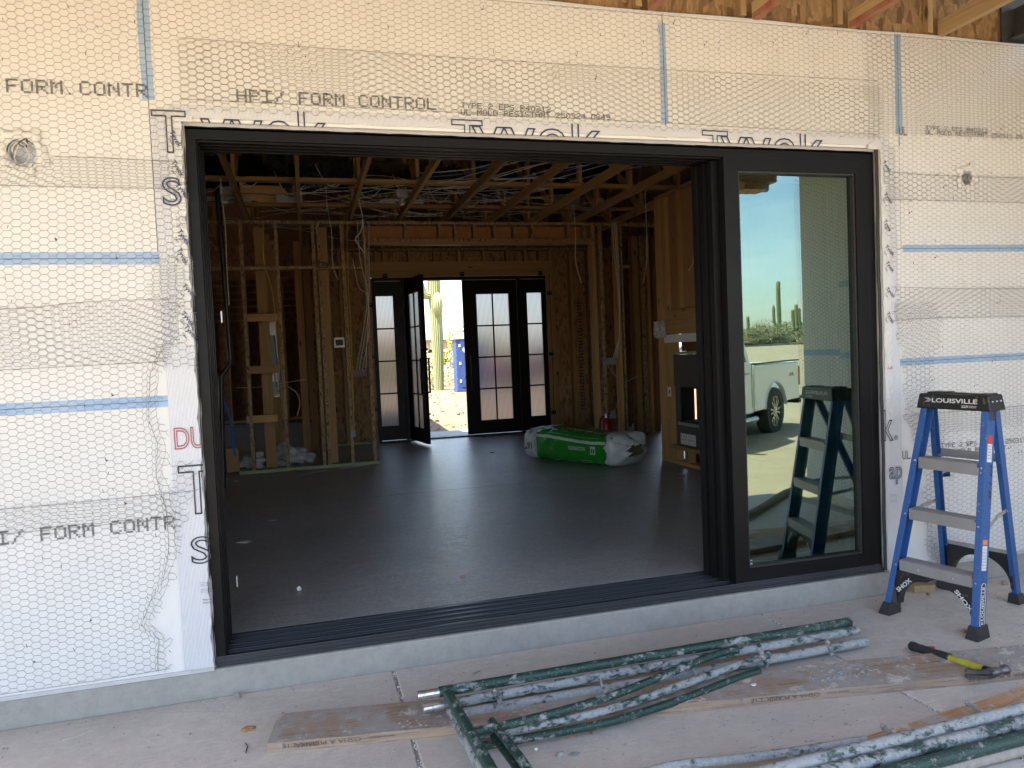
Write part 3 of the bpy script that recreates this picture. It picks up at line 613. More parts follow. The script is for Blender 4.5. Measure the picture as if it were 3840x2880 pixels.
# wire netting ------------------------------------------------------
def warpfn(seed, amp):
    r_ = np.random.RandomState(seed); ks = r_.uniform(1.5, 9, (6, 2))*r_.choice([-1, 1], (6, 2)); ph = r_.uniform(0, 6.28, (6, 2)); am = amp/np.arange(1, 7)[:, None]**.5*r_.uniform(.4, 1, (6, 2))
    def f(P):
        d = np.zeros_like(P)
        for i in range(6):
            a = P@ks[i]
            d[:, 0] += am[i, 0]*np.sin(a+ph[i, 0]); d[:, 1] += am[i, 1]*np.sin(a*1.1+ph[i, 1])
        return d
    return f
def netting(name, x0, x1, z0, z1, keep, seed, amp=.006, y=-.047, ang=0, r=.00062, jit=0.0, fine=None, parent=None, plane='y', cw=.0325, ch=.0295):
    a = cw/3; b_ = 2*cw/3
    I, J = np.meshgrid(np.arange(int((x1-x0+.4)/cw)+2), np.arange(int((z1-z0+.4)/ch)+2), indexing='ij')
    cx = x0-.2+I.ravel()*cw; cz = z0-.2+J.ravel()*ch+(I.ravel() % 2)*ch/2
    P0 = np.concatenate([np.c_[cx-a, cz+ch/2], np.c_[cx+a, cz+ch/2], np.c_[cx+b_, cz]]); P1 = np.concatenate([np.c_[cx+a, cz+ch/2], np.c_[cx+b_, cz], np.c_[cx+a, cz-ch/2]])
    R = np.concatenate([np.full(len(cx), r*1.45), np.full(2*len(cx), r)])
    c0 = np.array([(x0+x1)/2, (z0+z1)/2]); ca, sa = math.cos(ang), math.sin(ang); rot = np.array([[ca, sa], [-sa, ca]])
    wf = warpfn(seed, amp)
    def W(P):
        Q = (P-c0)@rot+c0; Q = Q+wf(Q)
        if fine is not None: Q = Q+fine(Q)
        if jit:
            h = np.sin(P[:, 0]*9173.1+P[:, 1]*7919.7)*43758.5453; h2 = np.sin(P[:, 0]*3571.3+P[:, 1]*6317.1)*24634.6345
            Q = Q+np.c_[(h-np.floor(h))-.5, (h2-np.floor(h2))-.5]*jit
        return Q
    key = lambda P: np.round(P, 5)
    Q0 = W(key(P0)); Q1 = W(key(P1)); M = (Q0+Q1)/2
    k = keep(M[:, 0], M[:, 1]) & (M[:, 0] > x0) & (M[:, 0] < x1) & (M[:, 1] > z0) & (M[:, 1] < z1)
    Q0, Q1, R = Q0[k], Q1[k], R[k][:, None]; n = len(Q0)
    d = Q1-Q0; d /= np.linalg.norm(d, axis=1)[:, None]+1e-9; s_ = np.c_[-d[:, 1], d[:, 0]]*R
    def yy(Q): return y+.0025*np.sin(Q[:, 0]*11+seed)*np.sin(Q[:, 1]*13+seed*2)
    def v3(Q, off, dy): 
        q = Q+off; return np.c_[q[:, 0], yy(Q)+dy, q[:, 1]]
    V = np.stack([v3(Q0, s_, 0), v3(Q0, -s_, 0), v3(Q0, 0*s_, -1.6*r), v3(Q1, s_, 0), v3(Q1, -s_, 0), v3(Q1, 0*s_, -1.6*r)], 1).reshape(-1, 3)
    if plane == 'x': V = V[:, [1, 0, 2]]
    base = (np.arange(n)*6)[:, None]
    F = np.concatenate([base+np.array([0, 2, 5, 3]), base+np.array([2, 1, 4, 5]), base+np.array([1, 0, 3, 4])])
    me = bpy.data.meshes.new(name); me.vertices.add(len(V)); me.vertices.foreach_set('co', V.astype(np.float32).ravel())
    me.loops.add(F.size); me.loops.foreach_set('vertex_index', F.astype(np.int32).ravel()); me.polygons.add(len(F)); me.polygons.foreach_set('loop_start', (np.arange(len(F))*4).astype(np.int32)); me.update(calc_edges=True)
    me.materials.append(MATS['wire']); o = bpy.data.objects.new(name, me); COL.objects.link(o); attach(o, parent or wall); return o
ledge = np.array([(.16, -.186), (.215, -.186), (.297, -.172), (.39, -.242), (.565, -.147), (.707, -.11), (.874, -.11), (1.04, -.144), (1.186, -.13), (1.29, -.162), (1.494, -.141), (1.573, -.089), (1.817, -.038), (2.2, -.007), (2.445, .003), (2.625, -.02), (2.64, 9), (3.3, 9)])
def in_left(x, z): return x < np.interp(z, ledge[:, 0], ledge[:, 1])+.012*np.sin(z*47)
redge = np.array([(.086, 3.957), (.75, 3.94), (1.036, 3.814), (1.361, 3.805), (1.578, 3.762), (1.845, 3.769), (2.11, 3.72), (2.56, 3.70), (2.63, 3.68), (2.64, -9), (3.3, -9)])
def in_right(x, z): return x > np.interp(z, redge[:, 0], redge[:, 1])+.012*np.sin(z*41)
HI = lambda z0, z1: (lambda x, z: (z > z0) & (z < z1))
AND = lambda f1, f2: (lambda x, z: f1(x, z) & f2(x, z))
def top_region(x, z): return (z > 2.664+.006*np.sin(x*17)) | ((x < -.02) & (z > 2.5)) | ((x > 3.70) & (z > 2.5))
# left sheets, lapped where their edges meet
def crush(Q):   # the sheet bunches up beside the wrap
    e = np.interp(Q[:, 1], ledge[:, 0], ledge[:, 1]); t_ = np.clip((Q[:, 0]-(e-.10))/.10, 0, 1.3)
    lo = Q[:, 1] < 1.6
    return np.c_[np.where(lo, -.045*t_**2, 0), np.where(lo, .01*np.sin(Q[:, 0]*60)*t_, 0)]
allx = lambda x, z: (x > -1.5)
netting('wire_netting', -1.5, .3, .15, .95, AND(in_left, HI(.16, .95)), 1, .004, fine=crush)
netting('wire_netting', -1.5, .3, .84, 1.79, AND(in_left, HI(.84, 1.79)), 2, .005, y=-.049, fine=crush)
netting('wire_netting', -1.5, .3, 1.53, 2.41, AND(in_left, HI(1.53, 2.41)), 3, .006)
netting('wire_netting', -1.5, 5.0, 2.285, 2.93, AND(lambda x, z: in_left(x, z) | (top_region(x, z) & (x > -.05) & (x < 3.72)), lambda x, z: x < 3.70), 4, .005, y=-.049)
netting('wire_netting', -1.5, 5.0, 2.664, 3.225, lambda x, z: (z > 2.66) & ((x > .0) | (z > 2.93)), 5, .004, y=-.046)
netting('wire_netting', 3.6, 5.0, 2.285, 3.225, AND(in_right, HI(2.285, 3.225)), 6, .004)
netting('wire_netting', 3.6, 5.0, 1.60, 2.445, AND(in_right, HI(1.60, 2.445)), 7, .007, y=-.049)
netting('wire_netting', 3.6, 5.0, .90, 1.79, AND(in_right, HI(.92, 1.78)), 8, .006, y=-.050)
netting('wire_netting', 3.6, 5.0, .15, 1.06, AND(in_right, HI(.15, 1.05)), 9, .007)
# crumpled selvedge strip by the right of the door and over the left lap
netting('wire_netting', 3.75, 4.10, .17, 1.7, lambda x, z: in_right(x, z) & (x < 4.05+.04*np.sin(z*9)), 10, .012, y=-.055, jit=.012)
netting('wire_netting', -.22, .02, 1.50, 2.0, lambda x, z: (x < .0+.02*np.sin(z*30)) & (x > -.16+.02*np.sin(z*23)), 11, .012, y=-.053, jit=.008)
netting('wire_netting', -.14, .06, .75, 1.09, lambda x, z: (x < -.02-.25*(1.06-z)+.01*np.sin(z*70)) & (x > -.13), 12, .010, y=-.053, jit=.006)
0 and netting('wire_netting', -.26, -.06, .16, .62, lambda x, z: (x > -.24+.1*(z-.16)) & (x < -.10+.02*np.sin(z*40)), 13, .014, y=-.053, jit=.012)
mb = MB()
def wline(pts, r_=.0011): mb.tube(curve_pts([(x, -.051, z+.003*nz1(x*2)) for x, z in pts], 8), r_, 5)
for pts in ([(-1.5, .955), (-.8, .945), (-.15, .95), (-.02, .955)], [(-1.5, .842), (-.8, .84), (-.13, .838)], [(-1.5, 1.79), (-.74, 1.777), (-.4, 1.80), (-.07, 1.807)], [(-1.5, 1.52), (-.76, 1.523), (-.12, 1.533)],
            [(-.5, 2.41), (-.3, 2.41), (-.03, 2.40)], [(-.71, 2.285), (-.04, 2.283)], [(.015, 2.935), (1.5, 2.93), (3.67, 2.955)], [(.0, 2.672), (1.5, 2.668), (3.67, 2.655)],
            [(3.70, 2.45), (4.2, 2.435), (4.97, 2.437)], [(3.70, 2.295), (4.97, 2.283)], [(3.77, 1.79), (4.2, 1.775), (4.97, 1.76)], [(3.75, 1.600), (4.1, 1.602), (4.97, 1.59)], [(3.88, 1.04), (4.97, 1.05)], [(-1.5, .162), (-.5, .162), (-.18, .17)], [(-1.5, 3.215), (4.97, 3.22)]): wline(pts)
for k in range(1): mb.tube(curve_pts([(-.150+.006*math.sin(k*2+z*40)+float(np.interp(z, ledge[:, 0], ledge[:, 1]))+.135, -.056, z) for z in np.linspace(.3, 1.5, 60)], 2), .0007, 5)
mb.build('netting_selvedge_wire', 'wire', wall)
# staples and loose wire ends
mb = MB(); rs = random.Random(21)
for k in range(170):
    x = rs.choice([rs.uniform(-.8, -.15), rs.uniform(3.85, 4.9), rs.uniform(0, 3.7)]); z = rs.uniform(.2, 3.2)
    if 0 < x < 3.85: z = rs.uniform(2.7, 3.2)
    a = rs.uniform(-.5, .5)+PI/2; l_ = rs.uniform(.008, .018)
    mb.tube([(x, -.053, z), (x+math.cos(a)*l_, -.055, z+math.sin(a)*l_)], .0011, 5)
    if k % 5 == 0: mb.blob((x, -.037, z), (.004, .002, .005), k, .3, 1)
mb.build('netting_staple', 'ink', wall)
# daubed mortar round the two fixture holes and the boxes inside them
def daub(cx, cz, ri, ro, seed):
    r_ = random.Random(seed); n = 48; m_ = 5; vs = []
    for j in range(m_):
        for k in range(n):
            a = 2*PI*k/n; w_ = 1+(.14*math.sin(5*a+seed)+.10*math.sin(9*a+2*seed)+.05*r_.uniform(-1, 1))*(j/(m_-1)); rr_ = (ri+(ro-ri)*j/(m_-1))*w_
            yy = YF-.002-.012*math.sin(PI*(j+.4)/(m_-.2))*(1+.3*r_.uniform(-1, 1))
            vs.append((cx+math.cos(a)*rr_, yy, cz+math.sin(a)*rr_*1.05))
    return MB().add(vs, [(j*n+k, j*n+(k+1) % n, (j+1)*n+(k+1) % n, (j+1)*n+k) for j in range(m_-1) for k in range(n)]).build('daubed_mortar', 'mortar_pale', wall, smooth=True)
daub(-.625, 2.427, .056, .096, 3); daub(4.308, 2.428, .038, .078, 8)
mb = MB()
for cx, r_ in ((-.625, .054), (4.308, .036)):
    n = 28
    for (ya, yb, ra, rb) in ((-.030, -.030, r_, r_-.004), (-.030, .012, r_-.004, r_-.006)):
        vs = [(cx+math.cos(2*PI*k/n)*ra, ya, 2.427+math.sin(2*PI*k/n)*ra) for k in range(n)]+[(cx+math.cos(2*PI*k/n)*rb, yb, 2.427+math.sin(2*PI*k/n)*rb) for k in range(n)]
        mb.add(vs, [(k, (k+1) % n, (k+1) % n+n, k+n) for k in range(n)])
    mb.add([(cx+math.cos(2*PI*k/n)*r_, .012, 2.427+math.sin(2*PI*k/n)*r_) for k in range(n)], [tuple(range(n))])
mb.build('fixture_box', 'galv_white', wall)
mb = MB(); mb.tube(curve_pts([(-.645, .0, 2.40), (-.66, -.035, 2.435), (-.635, -.045, 2.465), (-.605, -.04, 2.44), (-.60, -.03, 2.40), (-.635, -.035, 2.375), (-.655, -.03, 2.41), (-.62, -.045, 2.47), (-.595, -.05, 2.455)]), .0032, 7)
mb.tube(curve_pts([(4.30, 0, 2.42), (4.285, -.04, 2.45), (4.31, -.05, 2.455), (4.33, -.045, 2.44), (4.30, -.05, 2.42), (4.335, -.05, 2.405), (4.30, -.045, 2.395)]), .0016, 6); mb.build('fixture_wire', 'cable_white', wall, smooth=True)
mb = MB(); mb.tube(curve_pts([(-.62, .0, 2.45), (-.60, -.05, 2.48), (-.63, -.052, 2.46), (-.612, -.05, 2.445)]), .0025, 6); mb.tube(curve_pts([(4.29, 0, 2.41), (4.30, -.05, 2.46), (4.325, -.055, 2.45), (4.295, -.055, 2.43), (4.32, -.05, 2.38)]), .0011, 5); mb.build('fixture_wire', 'ink', wall)
mb = MB(); x0, x1, z0, z1 = rect_hole
mb.box(x0, x1, .008, .012, z0, z1); mb.box(x0-.004, x0, YF+.002, .012, z0, z1); mb.box(x1, x1+.004, YF+.002, .012, z0, z1); mb.box(x0, x1, YF+.002, .012, z0-.004, z0); mb.box(x0, x1, YF+.002, .012, z1, z1+.004)
mb.build('outlet_box', 'box_blue', wall)
mb = MB()
for k in range(7): mb.tube(curve_pts([(x0+.008+k*.003, .005, z0+.004), (x0+.012+k*.005, -.03-.003*k, z0+.04), (x0+.006+k*.006, -.02, z1-.004)]), .0012, 5)
mb.build('outlet_wire', 'cable_white', wall)
mb = MB(); rs = random.Random(2)
for k in range(40): mb.blob((x1+rs.uniform(-.002, .03), YF-.003, rs.uniform(z0-.015, z1+.012)), (.010, .004, .010), k, .3, 1)
mb.build('daubed_mortar', 'mortar_pale', wall, smooth=True)

# ================================================================== SLIDING DOOR
FW, FT, FB = 3.676, 2.570, .130
door = thing('sliding_door', 'wide black aluminium sliding door, stacked open with one glazed panel at the right', 'sliding door', (FW/2, .1, FB))
mb = MB(); sd = .27
fins = [0, .062, .124, .186, .248]
# head
mb.box(0, FW, 0, .020, FT-.053, FT); mb.box(0, FW, .0, sd, FT-.012, FT-.0005)
for k, y in enumerate(fins[1:]): mb.box(.004, FW-.004, y, y+.020, FT-.050+.003*k, FT-.013); mb.box(.004, FW-.004, y-.012, y-.007, FT-.044+.003*k, FT-.013)
mb.box(.004, FW-.004, .021, .027, FT-.058, FT-.013)
mb.build('head_frame', 'black_aluminium', door, bevel=.002)
def jamb(sgn):
    mb = MB(); X = lambda a: a if sgn > 0 else FW-a
    def b_(a0, a1, y0, y1): mb.box(min(X(a0), X(a1)), max(X(a0), X(a1)), y0, y1, FB+.002, FT-.0135)
    b_(0, .048, -.001, .018); b_(0, .008, .0185, sd-.001)
    for k, y in enumerate(fins[1:]): b_(.009, .048+.001*k, y, y+.020); b_(.009, .042, y-.012, y-.007)
    b_(.009, .053, .019, .026); return mb.build('side_jamb', 'black_aluminium', door, bevel=.002)
jamb(1); jamb(-1)
mb = MB(); mb.box(-.004, FW+.004, -.010, 0.30, FB-.002, FB+.012); mb.box(0.001, FW-.001, -.004, .016, FB+.012, FB+.044); mb.box(0.001, FW-.001, -.007, -.0045, FB+.012, FB+.030)
for y in (.062, .124, .186, .248): mb.box(.014, FW-.014, y, y+.017, FB+.012, FB+.046); mb.box(.014, FW-.014, y-.012, y-.008, FB+.012, FB+.038)
mb.box(.014, FW-.014, .022, .027, FB+.012, FB+.034)
mb.box(.013, FW-.013, .285, .2995, FB+.012, FB+.039)
mb.build('sill_track', 'sill_aluminium', door, bevel=.0015)
def sash(x0, x1, z0, z1, y0, y1, wst, panes, face=True):
    mb = MB(); mb.box(x0, x0+wst, y0, y1, z0, z1); mb.box(x1-wst, x1, y0, y1, z0, z1); mb.box(x0+wst, x1-wst, y0, y1, z0, z0+wst); mb.box(x0+wst, x1-wst, y0, y1, z1-wst, z1)
    s_ = MB()
    # mitred face plates, hairline joints at the corners
    def pl(*pts): s_.prism([(p[0], y0-.0001, p[1]) for p in pts], (0, -.003, 0))
    e = .0006; w_ = wst
    pl((x0, z0+e), (x0+w_, z0+w_+e), (x0+w_, z1-w_-e), (x0, z1-e)); pl((x1, z0+e), (x1-w_, z0+w_+e), (x1-w_, z1-w_-e), (x1, z1-e))
    pl((x0+e, z0), (x1-e, z0), (x1-w_-e, z0+w_), (x0+w_+e, z0+w_)); pl((x0+e, z1), (x1-e, z1), (x1-w_-e, z1-w_), (x0+w_+e, z1-w_))
    o = mb.build('sash', 'black_aluminium', door); s_.build('face_plate', 'black_aluminium', o) if face else None
    bd_ = MB(); i0, i1, j0, j1 = x0+w_+.0003, x1-w_-.0003, z0+w_+.0003, z1-w_-.0003; b_ = .010
    bd_.box(i0, i0+b_, y0+.006, y1-.002, j0, j1); bd_.box(i1-b_, i1, y0+.006, y1-.002, j0, j1); bd_.box(i0+b_, i1-b_, y0+.006, y1-.002, j0, j0+b_); bd_.box(i0+b_, i1-b_, y0+.006, y1-.002, j1-b_, j1)
    bd_.build('glazing_bead', 'black_rubber', o)
    for (y, mt) in panes: MB().quad((i0+b_*.6, y, j0+b_*.6), (i1-b_*.6, y, j0+b_*.6), (i1-b_*.6, y, j1-b_*.6), (i0+b_*.6, y, j1-b_*.6)).build('glass_pane', mt, o)
    return o
sp = sash(2.703, 3.640, .158, 2.535, .004, .056, .088, [(.036, 'door_glass'), (.050, 'door_glass_inner')])
sp['label'] = 'glazed sliding panel mirroring a pickup and desert'
for k, y in enumerate((.068, .132, .196)): sash(2.665-.012*k, 3.60-.004*k, .178, 2.512, y, y+.046, .070, [(y+.022, 'clear_glass')], face=False)
text_obj('C', 'glass_mark', 'white_ink', (2.812, .0352, .262), (1, 0, 0), (0, 0, 1), .022, door, bold=.0); text_obj('IGCC', 'glass_mark', 'white_ink', (2.812, .0352, .252), (1, 0, 0), (0, 0, 1), .007, door)
for (z) in (1.71, .42): box('strike_plate', 'galvanised', door, .088, .093, .225, .245, z, z+.055)

# ================================================================== HOUSE SHELL (encloses the dark interior)
shell = thing('house_shell', 'dark outer shell walls of the unfinished house closing off the rooms', 'house walls', (1, 8, 0))
mb = MB()
mb.box(-6.2, -6.0, .16, 9.2, -.1, 4.2); mb.box(-6.2, -6.0, 9.2, 12.6, -.1, .8); mb.box(-6.2, -6.0, 9.2, 12.6, 2.3, 4.2); mb.box(-6.2, -6.0, 12.6, 14.2, -.1, 4.2)
mb.box(-6.0, 1.2, 14, 14.2, -.1, 4.2); mb.box(1.2, 1.4, 8.42, 14.2, -.1, 4.2)
mb.box(8.4, 8.6, .161, 8.6, -.1, 4.2)
mb.box(5.41, 8.4, .0, .16, -.1, 3.24)
mb.box(5.6, 6.2, 8.42, 8.6, -.1, 4.2); mb.box(6.2, 7.8, 8.42, 8.6, 1.75, 4.2); mb.box(7.8, 8.4, 8.42, 8.6, -.1, 4.2)
mb.box(-6.0, 8.4, -.0, .16, 3.245, 4.2); mb.box(.5, 5.59, 8.425, 8.6, 3.245, 4.2)
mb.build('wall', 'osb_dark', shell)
mb = MB(); mb.box(1.42, 8.6, 8.605, 8.63, 2.9, 4.2); mb.box(5.6, 8.6, 8.605, 8.63, -.1, 2.9) if False else None
mb.build('outer_cladding', 'house_tan', shell)
roof = thing('roof', 'plywood roof deck over the rooms and the covered patio', 'roof', (1, 3, 4.2))
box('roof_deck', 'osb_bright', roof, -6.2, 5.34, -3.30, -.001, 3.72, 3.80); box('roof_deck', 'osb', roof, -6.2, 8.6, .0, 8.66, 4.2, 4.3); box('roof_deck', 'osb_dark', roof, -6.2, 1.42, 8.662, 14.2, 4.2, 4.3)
box('fascia', 'dark_lumber_x', roof, -6.2, 5.34, -3.36, -3.31, 3.12, 3.9)
# patio edge beam
beam = thing('patio_beam', 'dark timber beam along the open edge of the patio roof', 'beam', (0, -3, 3)); 
box('beam_timber', 'dark_lumber_x', beam, -6.2, 5.10, -3.08, -2.82, 3.10, 3.235)
box('corbel', 'dark_lumber_x', beam, 4.74, 5.02, -3.06, -2.84, 3.03, 3.098)
sb = thing('steel_beam', 'dark navy steel beam end above the wall at the top right corner', 'steel beam', (4.75, -.3, 3.3))
mb = MB(); mb.box(4.66, 4.80, -2.8, .0, 3.262, 3.275); mb.box(4.72, 4.735, -2.8, .0, 3.275, 3.46); mb.box(4.62, 5.3, -.012, -.002, 3.25, 3.6); mb.build('beam_profile', 'gunmetal', sb)

# roof trusses: bottom chord, top chord, webs
def truss(x, y0, y1, label, group, mtb='lumber_y', webs=True, paint=None):
    t_ = thing('roof_truss', label, 'roof truss', (x, (y0+y1)/2, 3.24), group)
    rnd = random.Random(int(x*100)+int(y0*10))
    box('bottom_chord', mtb, t_, x-.019, x+.019, y0, y1, 3.24, 3.329)
    zt4 = 4.10 if webs else 3.62; box('top_chord', 'dark_lumber_y', t_, x-.019, x+.019, y0, y1, zt4, zt4+.089)
    if webs:
        mb = MB(); n = int((y1-y0)/1.0); 
        for k in range(n+1):
            y = y0+.12+(y1-y0-.24)*k/n
            mb.beam((x, y, 3.33), (x, y, 4.099), (.018, 0, 0), (0, .045, 0))
            if k < n:
                y2 = y0+.12+(y1-y0-.24)*(k+1)/n; mb.beam((x+.001, y+.05, 3.34), (x+.001, y2-.05, 4.09), (.017, 0, 0), (0, .03, -.03))
        mb.build('web', 'lumber_z', t_)
    if paint: box('paint_mark', 'red_plastic_matte', t_, x-.0205, x+.0205, paint[0], paint[1], 3.2385, 3.27)
    return t_
ordn = ['first', 'second', 'third', 'fourth', 'fifth', 'sixth', 'seventh', 'eighth', 'ninth', 'tenth']
xi = [-.74+.61*k for k in range(10)]
for k, x in enumerate(xi): truss(x, .17, 8.40, 'roof truss over the living room, %s from the left' % ordn[k], 'interior roof trusses')
xo = [-.79, -.18, .43, 1.04, 1.65, 2.262, 2.875, 3.49, 4.11]
for k, x in enumerate(xo):
    tt = truss(x+.02, -3.26, -.042, 'roof truss over the covered patio, %s from the left' % ordn[k], 'patio roof trusses', mtb='pine_y', webs=False, paint=((-.55, -.05) if x in (2.262, 2.875, 3.49) else None))
    if x > 2: box('web', 'pine_z', tt, x+.02-.085, x+.02-.05, -.04, -.002, 3.26, 3.71)
# blocking boards above the wall between the patio trusses
bs = thing('parapet_sheathing', 'strand board closing the gap above the white wall between the patio trusses', 'sheathing', (2, 0, 3.25))
for (a, b_) in ((-6.1, -.6), (-.6, 1.0), (1.0, 2.74), (2.74, 3.68), (3.68, 4.15), (4.15, 4.60)): box('osb_panel', 'osb_bright', bs, a+.002, b_-.002, -.0015, -.0005, 3.2445, 3.715)
br = thing('truss_brace', 'long flat pine brace nailed across the tops of the truss chords', 'brace', (2, 4.3, 3.33)); box('brace_board', 'lumber_x', br, -1.4, 5.2, 4.25, 4.34, 3.331, 3.37)
br = thing('truss_brace', 'second pine brace across the chords, farther back near the partition', 'brace', (2, 5.6, 3.33)); box('brace_board', 'dark_lumber_x', br, -1.4, 5.2, 5.5, 5.59, 3.331, 3.37)
tb = thing('ceiling_blocking', 'pair of pine blocks fixed between the left trusses above the partition', 'blocking', (.1, 4.9, 3.4))
a = AY(520, 405, 4.9); b_ = AY(650, 432, 4.9); mb = MB(); mb.box(-.105, .455, 4.86, 4.90, 3.335, 3.42); mb.build('block_board', 'lumber_x', tb); mb = MB(); mb.box(-.105, .25, 5.3, 5.34, 3.335, 3.42); mb.build('block_board', 'lumber_x', tb)

# ================================================================== PARTITION (left, stud wall without boarding)
YP = 5.90
pw = thing('stud_partition', 'open stud partition left of the entry with pine blocking between two studs', 'stud wall', (.35, YP, FZ))
def PX(u, v): return AY(u, v, YP).x
def stud(u_t, v_t, u_b, v_b, w=.04, mat='osb_fine', y0=YP, y1=YP+.14, z0=None, z1=3.235, parent=pw, nm='stud'):
    x = (AY(u_t, v_t, y0).x+AY(u_b, v_b, y0).x)/2
    return box(nm, mat, parent, x-w/2, x+w/2, y0, y1, (FZ+.04) if z0 is None else z0, z1)
box('top_plate', 'osb_fine', pw, -1.6, 1.36, YP, YP+.14, 3.20, 3.238)
box('bottom_plate', 'treated_lumber', pw, -.38, 1.30, YP, YP+.14, FZ, FZ+.039)
zt = 3.198
stud(520, 500, 548, 1020, z1=zt); stud(597, 500, 622, 1010, z1=zt); stud(676, 480, 700, 1005, .038, z1=zt); stud(687, 480, 711, 1003, .038, z1=zt)
stud(741, 480, 759, 1000, z1=zt); stud(787, 480, 810, 996, .045, z1=zt)
for (z0) in (2.64,):
    mb = MB(); mb.box(-1.6, 1.22, YP+.005, YP+.10, 2.645, 2.683); mb.build('blocking', 'osb_fine', pw)
for v in (687, 800, 907):
    a = AY(534, v, YP); b_ = AY(598, v, YP); box('blocking', 'lumber_x', pw, PX(532, v)+.002, PX(602, v)-.008, YP+.002, YP+.040, a.z-.045, a.z+.045)
x = PX(498, 950); box('blocking', 'lumber_z', pw, PX(490, 1000)+.0, PX(517, 1000)-.002, YP-.001, YP+.03, FZ+.041, .50)
# pine boards standing behind the partition
def board(name, label, cat, u_t, v_t, u_b, v_b, wd, y, mat, z0=FZ+.001, z1=3.19, dy=.038, group=None):
    x = (AY(u_t, v_t, y).x+AY(u_b, v_b, y).x)/2; o = box(name, mat, None, x-wd/2, x+wd/2, y, y+dy, z0, z1); return tag(o, label, cat, group)
board('pine_post', 'wide yellow pine post seen behind the blocked bay of the partition', 'post', 555, 520, 592, 1005, .125, 6.12, 'lumber_z')
board('pine_post', 'yellow pine post behind the doubled studs of the partition', 'post', 697, 500, 722, 990, .10, 6.12, 'lumber_z')
ct = AY(575, 700, 7.1)
for k, (u, y, m_) in enumerate(((583, 6.7, 'dark_lumber_z'), (600, 7.2, 'dark_lumber_z'), (650, 7.3, 'lumber_z'), (668, 7.6, 'dark_lumber_z'), (690, 7.7, 'dark_lumber_z'))):
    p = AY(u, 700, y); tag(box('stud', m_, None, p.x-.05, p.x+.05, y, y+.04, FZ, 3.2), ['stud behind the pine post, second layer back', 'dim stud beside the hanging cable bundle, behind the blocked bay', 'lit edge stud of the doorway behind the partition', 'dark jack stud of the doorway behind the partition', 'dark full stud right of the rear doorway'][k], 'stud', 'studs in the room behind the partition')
# rear wall at YB with entry opening
YB = 8.20
ew = thing('entry_wall', 'strand board front wall framing the black entry doors, seen from inside', 'wall', (3, YB, FZ))
def EX(u, v): return AY(u, v, YB)
mb = MB(); mb.box(1.22, 1.505, YB+.14, YB+.16, FZ, 3.24); mb.box(1.505, 4.44, YB+.14, YB+.16, 2.80, 3.24); mb.box(4.44, 8.4, YB+.14, YB+.16, FZ, 1.0) if False else mb.box(4.44, 5.62, YB+.14, YB+.16, FZ, 3.24)
mb.box(.55, 1.22, YB+.14, YB+.16, FZ, 3.24); mb.build('osb_panel', 'osb', ew)
mb = MB(); mb.box(1.45, 4.50, YB, YB+.139, 2.90, 3.02); mb.build('header', 'lumber_x', ew)
mb = MB(); mb.box(1.45, 4.50, YB+.003, YB+.139, 2.79, 2.899); mb.build('header', 'lumber_x', ew)
box('top_plate', 'osb_fine', ew, .55, 5.6, YB, YB+.139, 3.20, 3.238)
for x in [1.60, 1.72, 2.12, 2.53, 2.93, 3.34, 3.74, 4.05, 4.30]: box('cripple_stud', 'lumber_z', ew, x-.019, x+.019, YB+.002, YB+.139, 3.021, 3.199)
for (u, wd, m_) in ((1188, .06, 'lumber_z'), (1196, .045, 'lumber_z')):
    p = EX(u, 750); box('stud', m_, ew, p.x-wd/2, p.x+wd/2, YB+.001 if u < 1190 else YB+.004, YB+.139, FZ, 2.789 if u < 1190 else 3.199)
box('stud', 'lumber_z', ew, 1.462, 1.502, YB, YB+.139, FZ, 2.789)
for (u, wd, m_) in ((1200, .04, 'lumber_z'), (1240, .045, 'lumber_z'), (1278, .04, 'osb_fine')):
    p = EX(u, 750); box('stud', m_, ew, p.x-wd/2, p.x+wd/2, YB, YB+.139, FZ+.04, 3.199)
for (u, w_) in ((742, .04), (700, .04)):
    p = EX(u, 750); box('stud', 'lumber_z', ew, p.x-.02, p.x+.02, YB, YB+.139, FZ+.04, 3.199)
for v in (606, 708, 806, 898): p = EX(725, v); box('blocking', 'lumber_x', ew, EX(703, v).x+.02, EX(742, v).x-.021, YB+.01, YB+.05, p.z-.02, p.z+.02)
box('bottom_plate', 'treated_lumber', ew, .55, 1.46, YB, YB+.139, FZ, FZ+.039)
rr = random.Random(8); mb = MB()
for k in range(34):
    z = 2.3-k*.055
    for q in range(3): mb.box(EX(1256, 750).x+q*.028, EX(1256, 750).x+q*.028+.022, YB+.138, YB+.1395, z, z+.03+rr.uniform(-.012, .01))
mb.build('stamped_marks', 'ink', ew)
# soffit header across the wide opening at partition line
hd = thing('opening_header', 'boxed header framed across the wide opening in front of the entry', 'header', (2.8, YP, 3))
box('top_plate', 'osb_fine', hd, 1.362, 4.78, YP, YP+.14, 3.20, 3.238); box('bottom_plate', 'osb_fine', hd, 1.28, 4.36, YP, YP+.14, 2.985, 3.020); box('trim_board', 'lumber_x', hd, 1.28, 4.33, YP+.012, YP+.14, 2.945, 2.984)
box('backing_board', 'rust_board', hd, 1.25, 4.40, YP+.145, YP+.16, 2.99, 3.199)
for u in (876, 950, 984, 1025, 1068, 1112, 1150, 1228, 1262):
    x = AY(u, 500, YP).x; box('cripple_stud', 'osb_fine', hd, x-.017, x+.017, YP+.001, YP+.14, 3.021, 3.199)
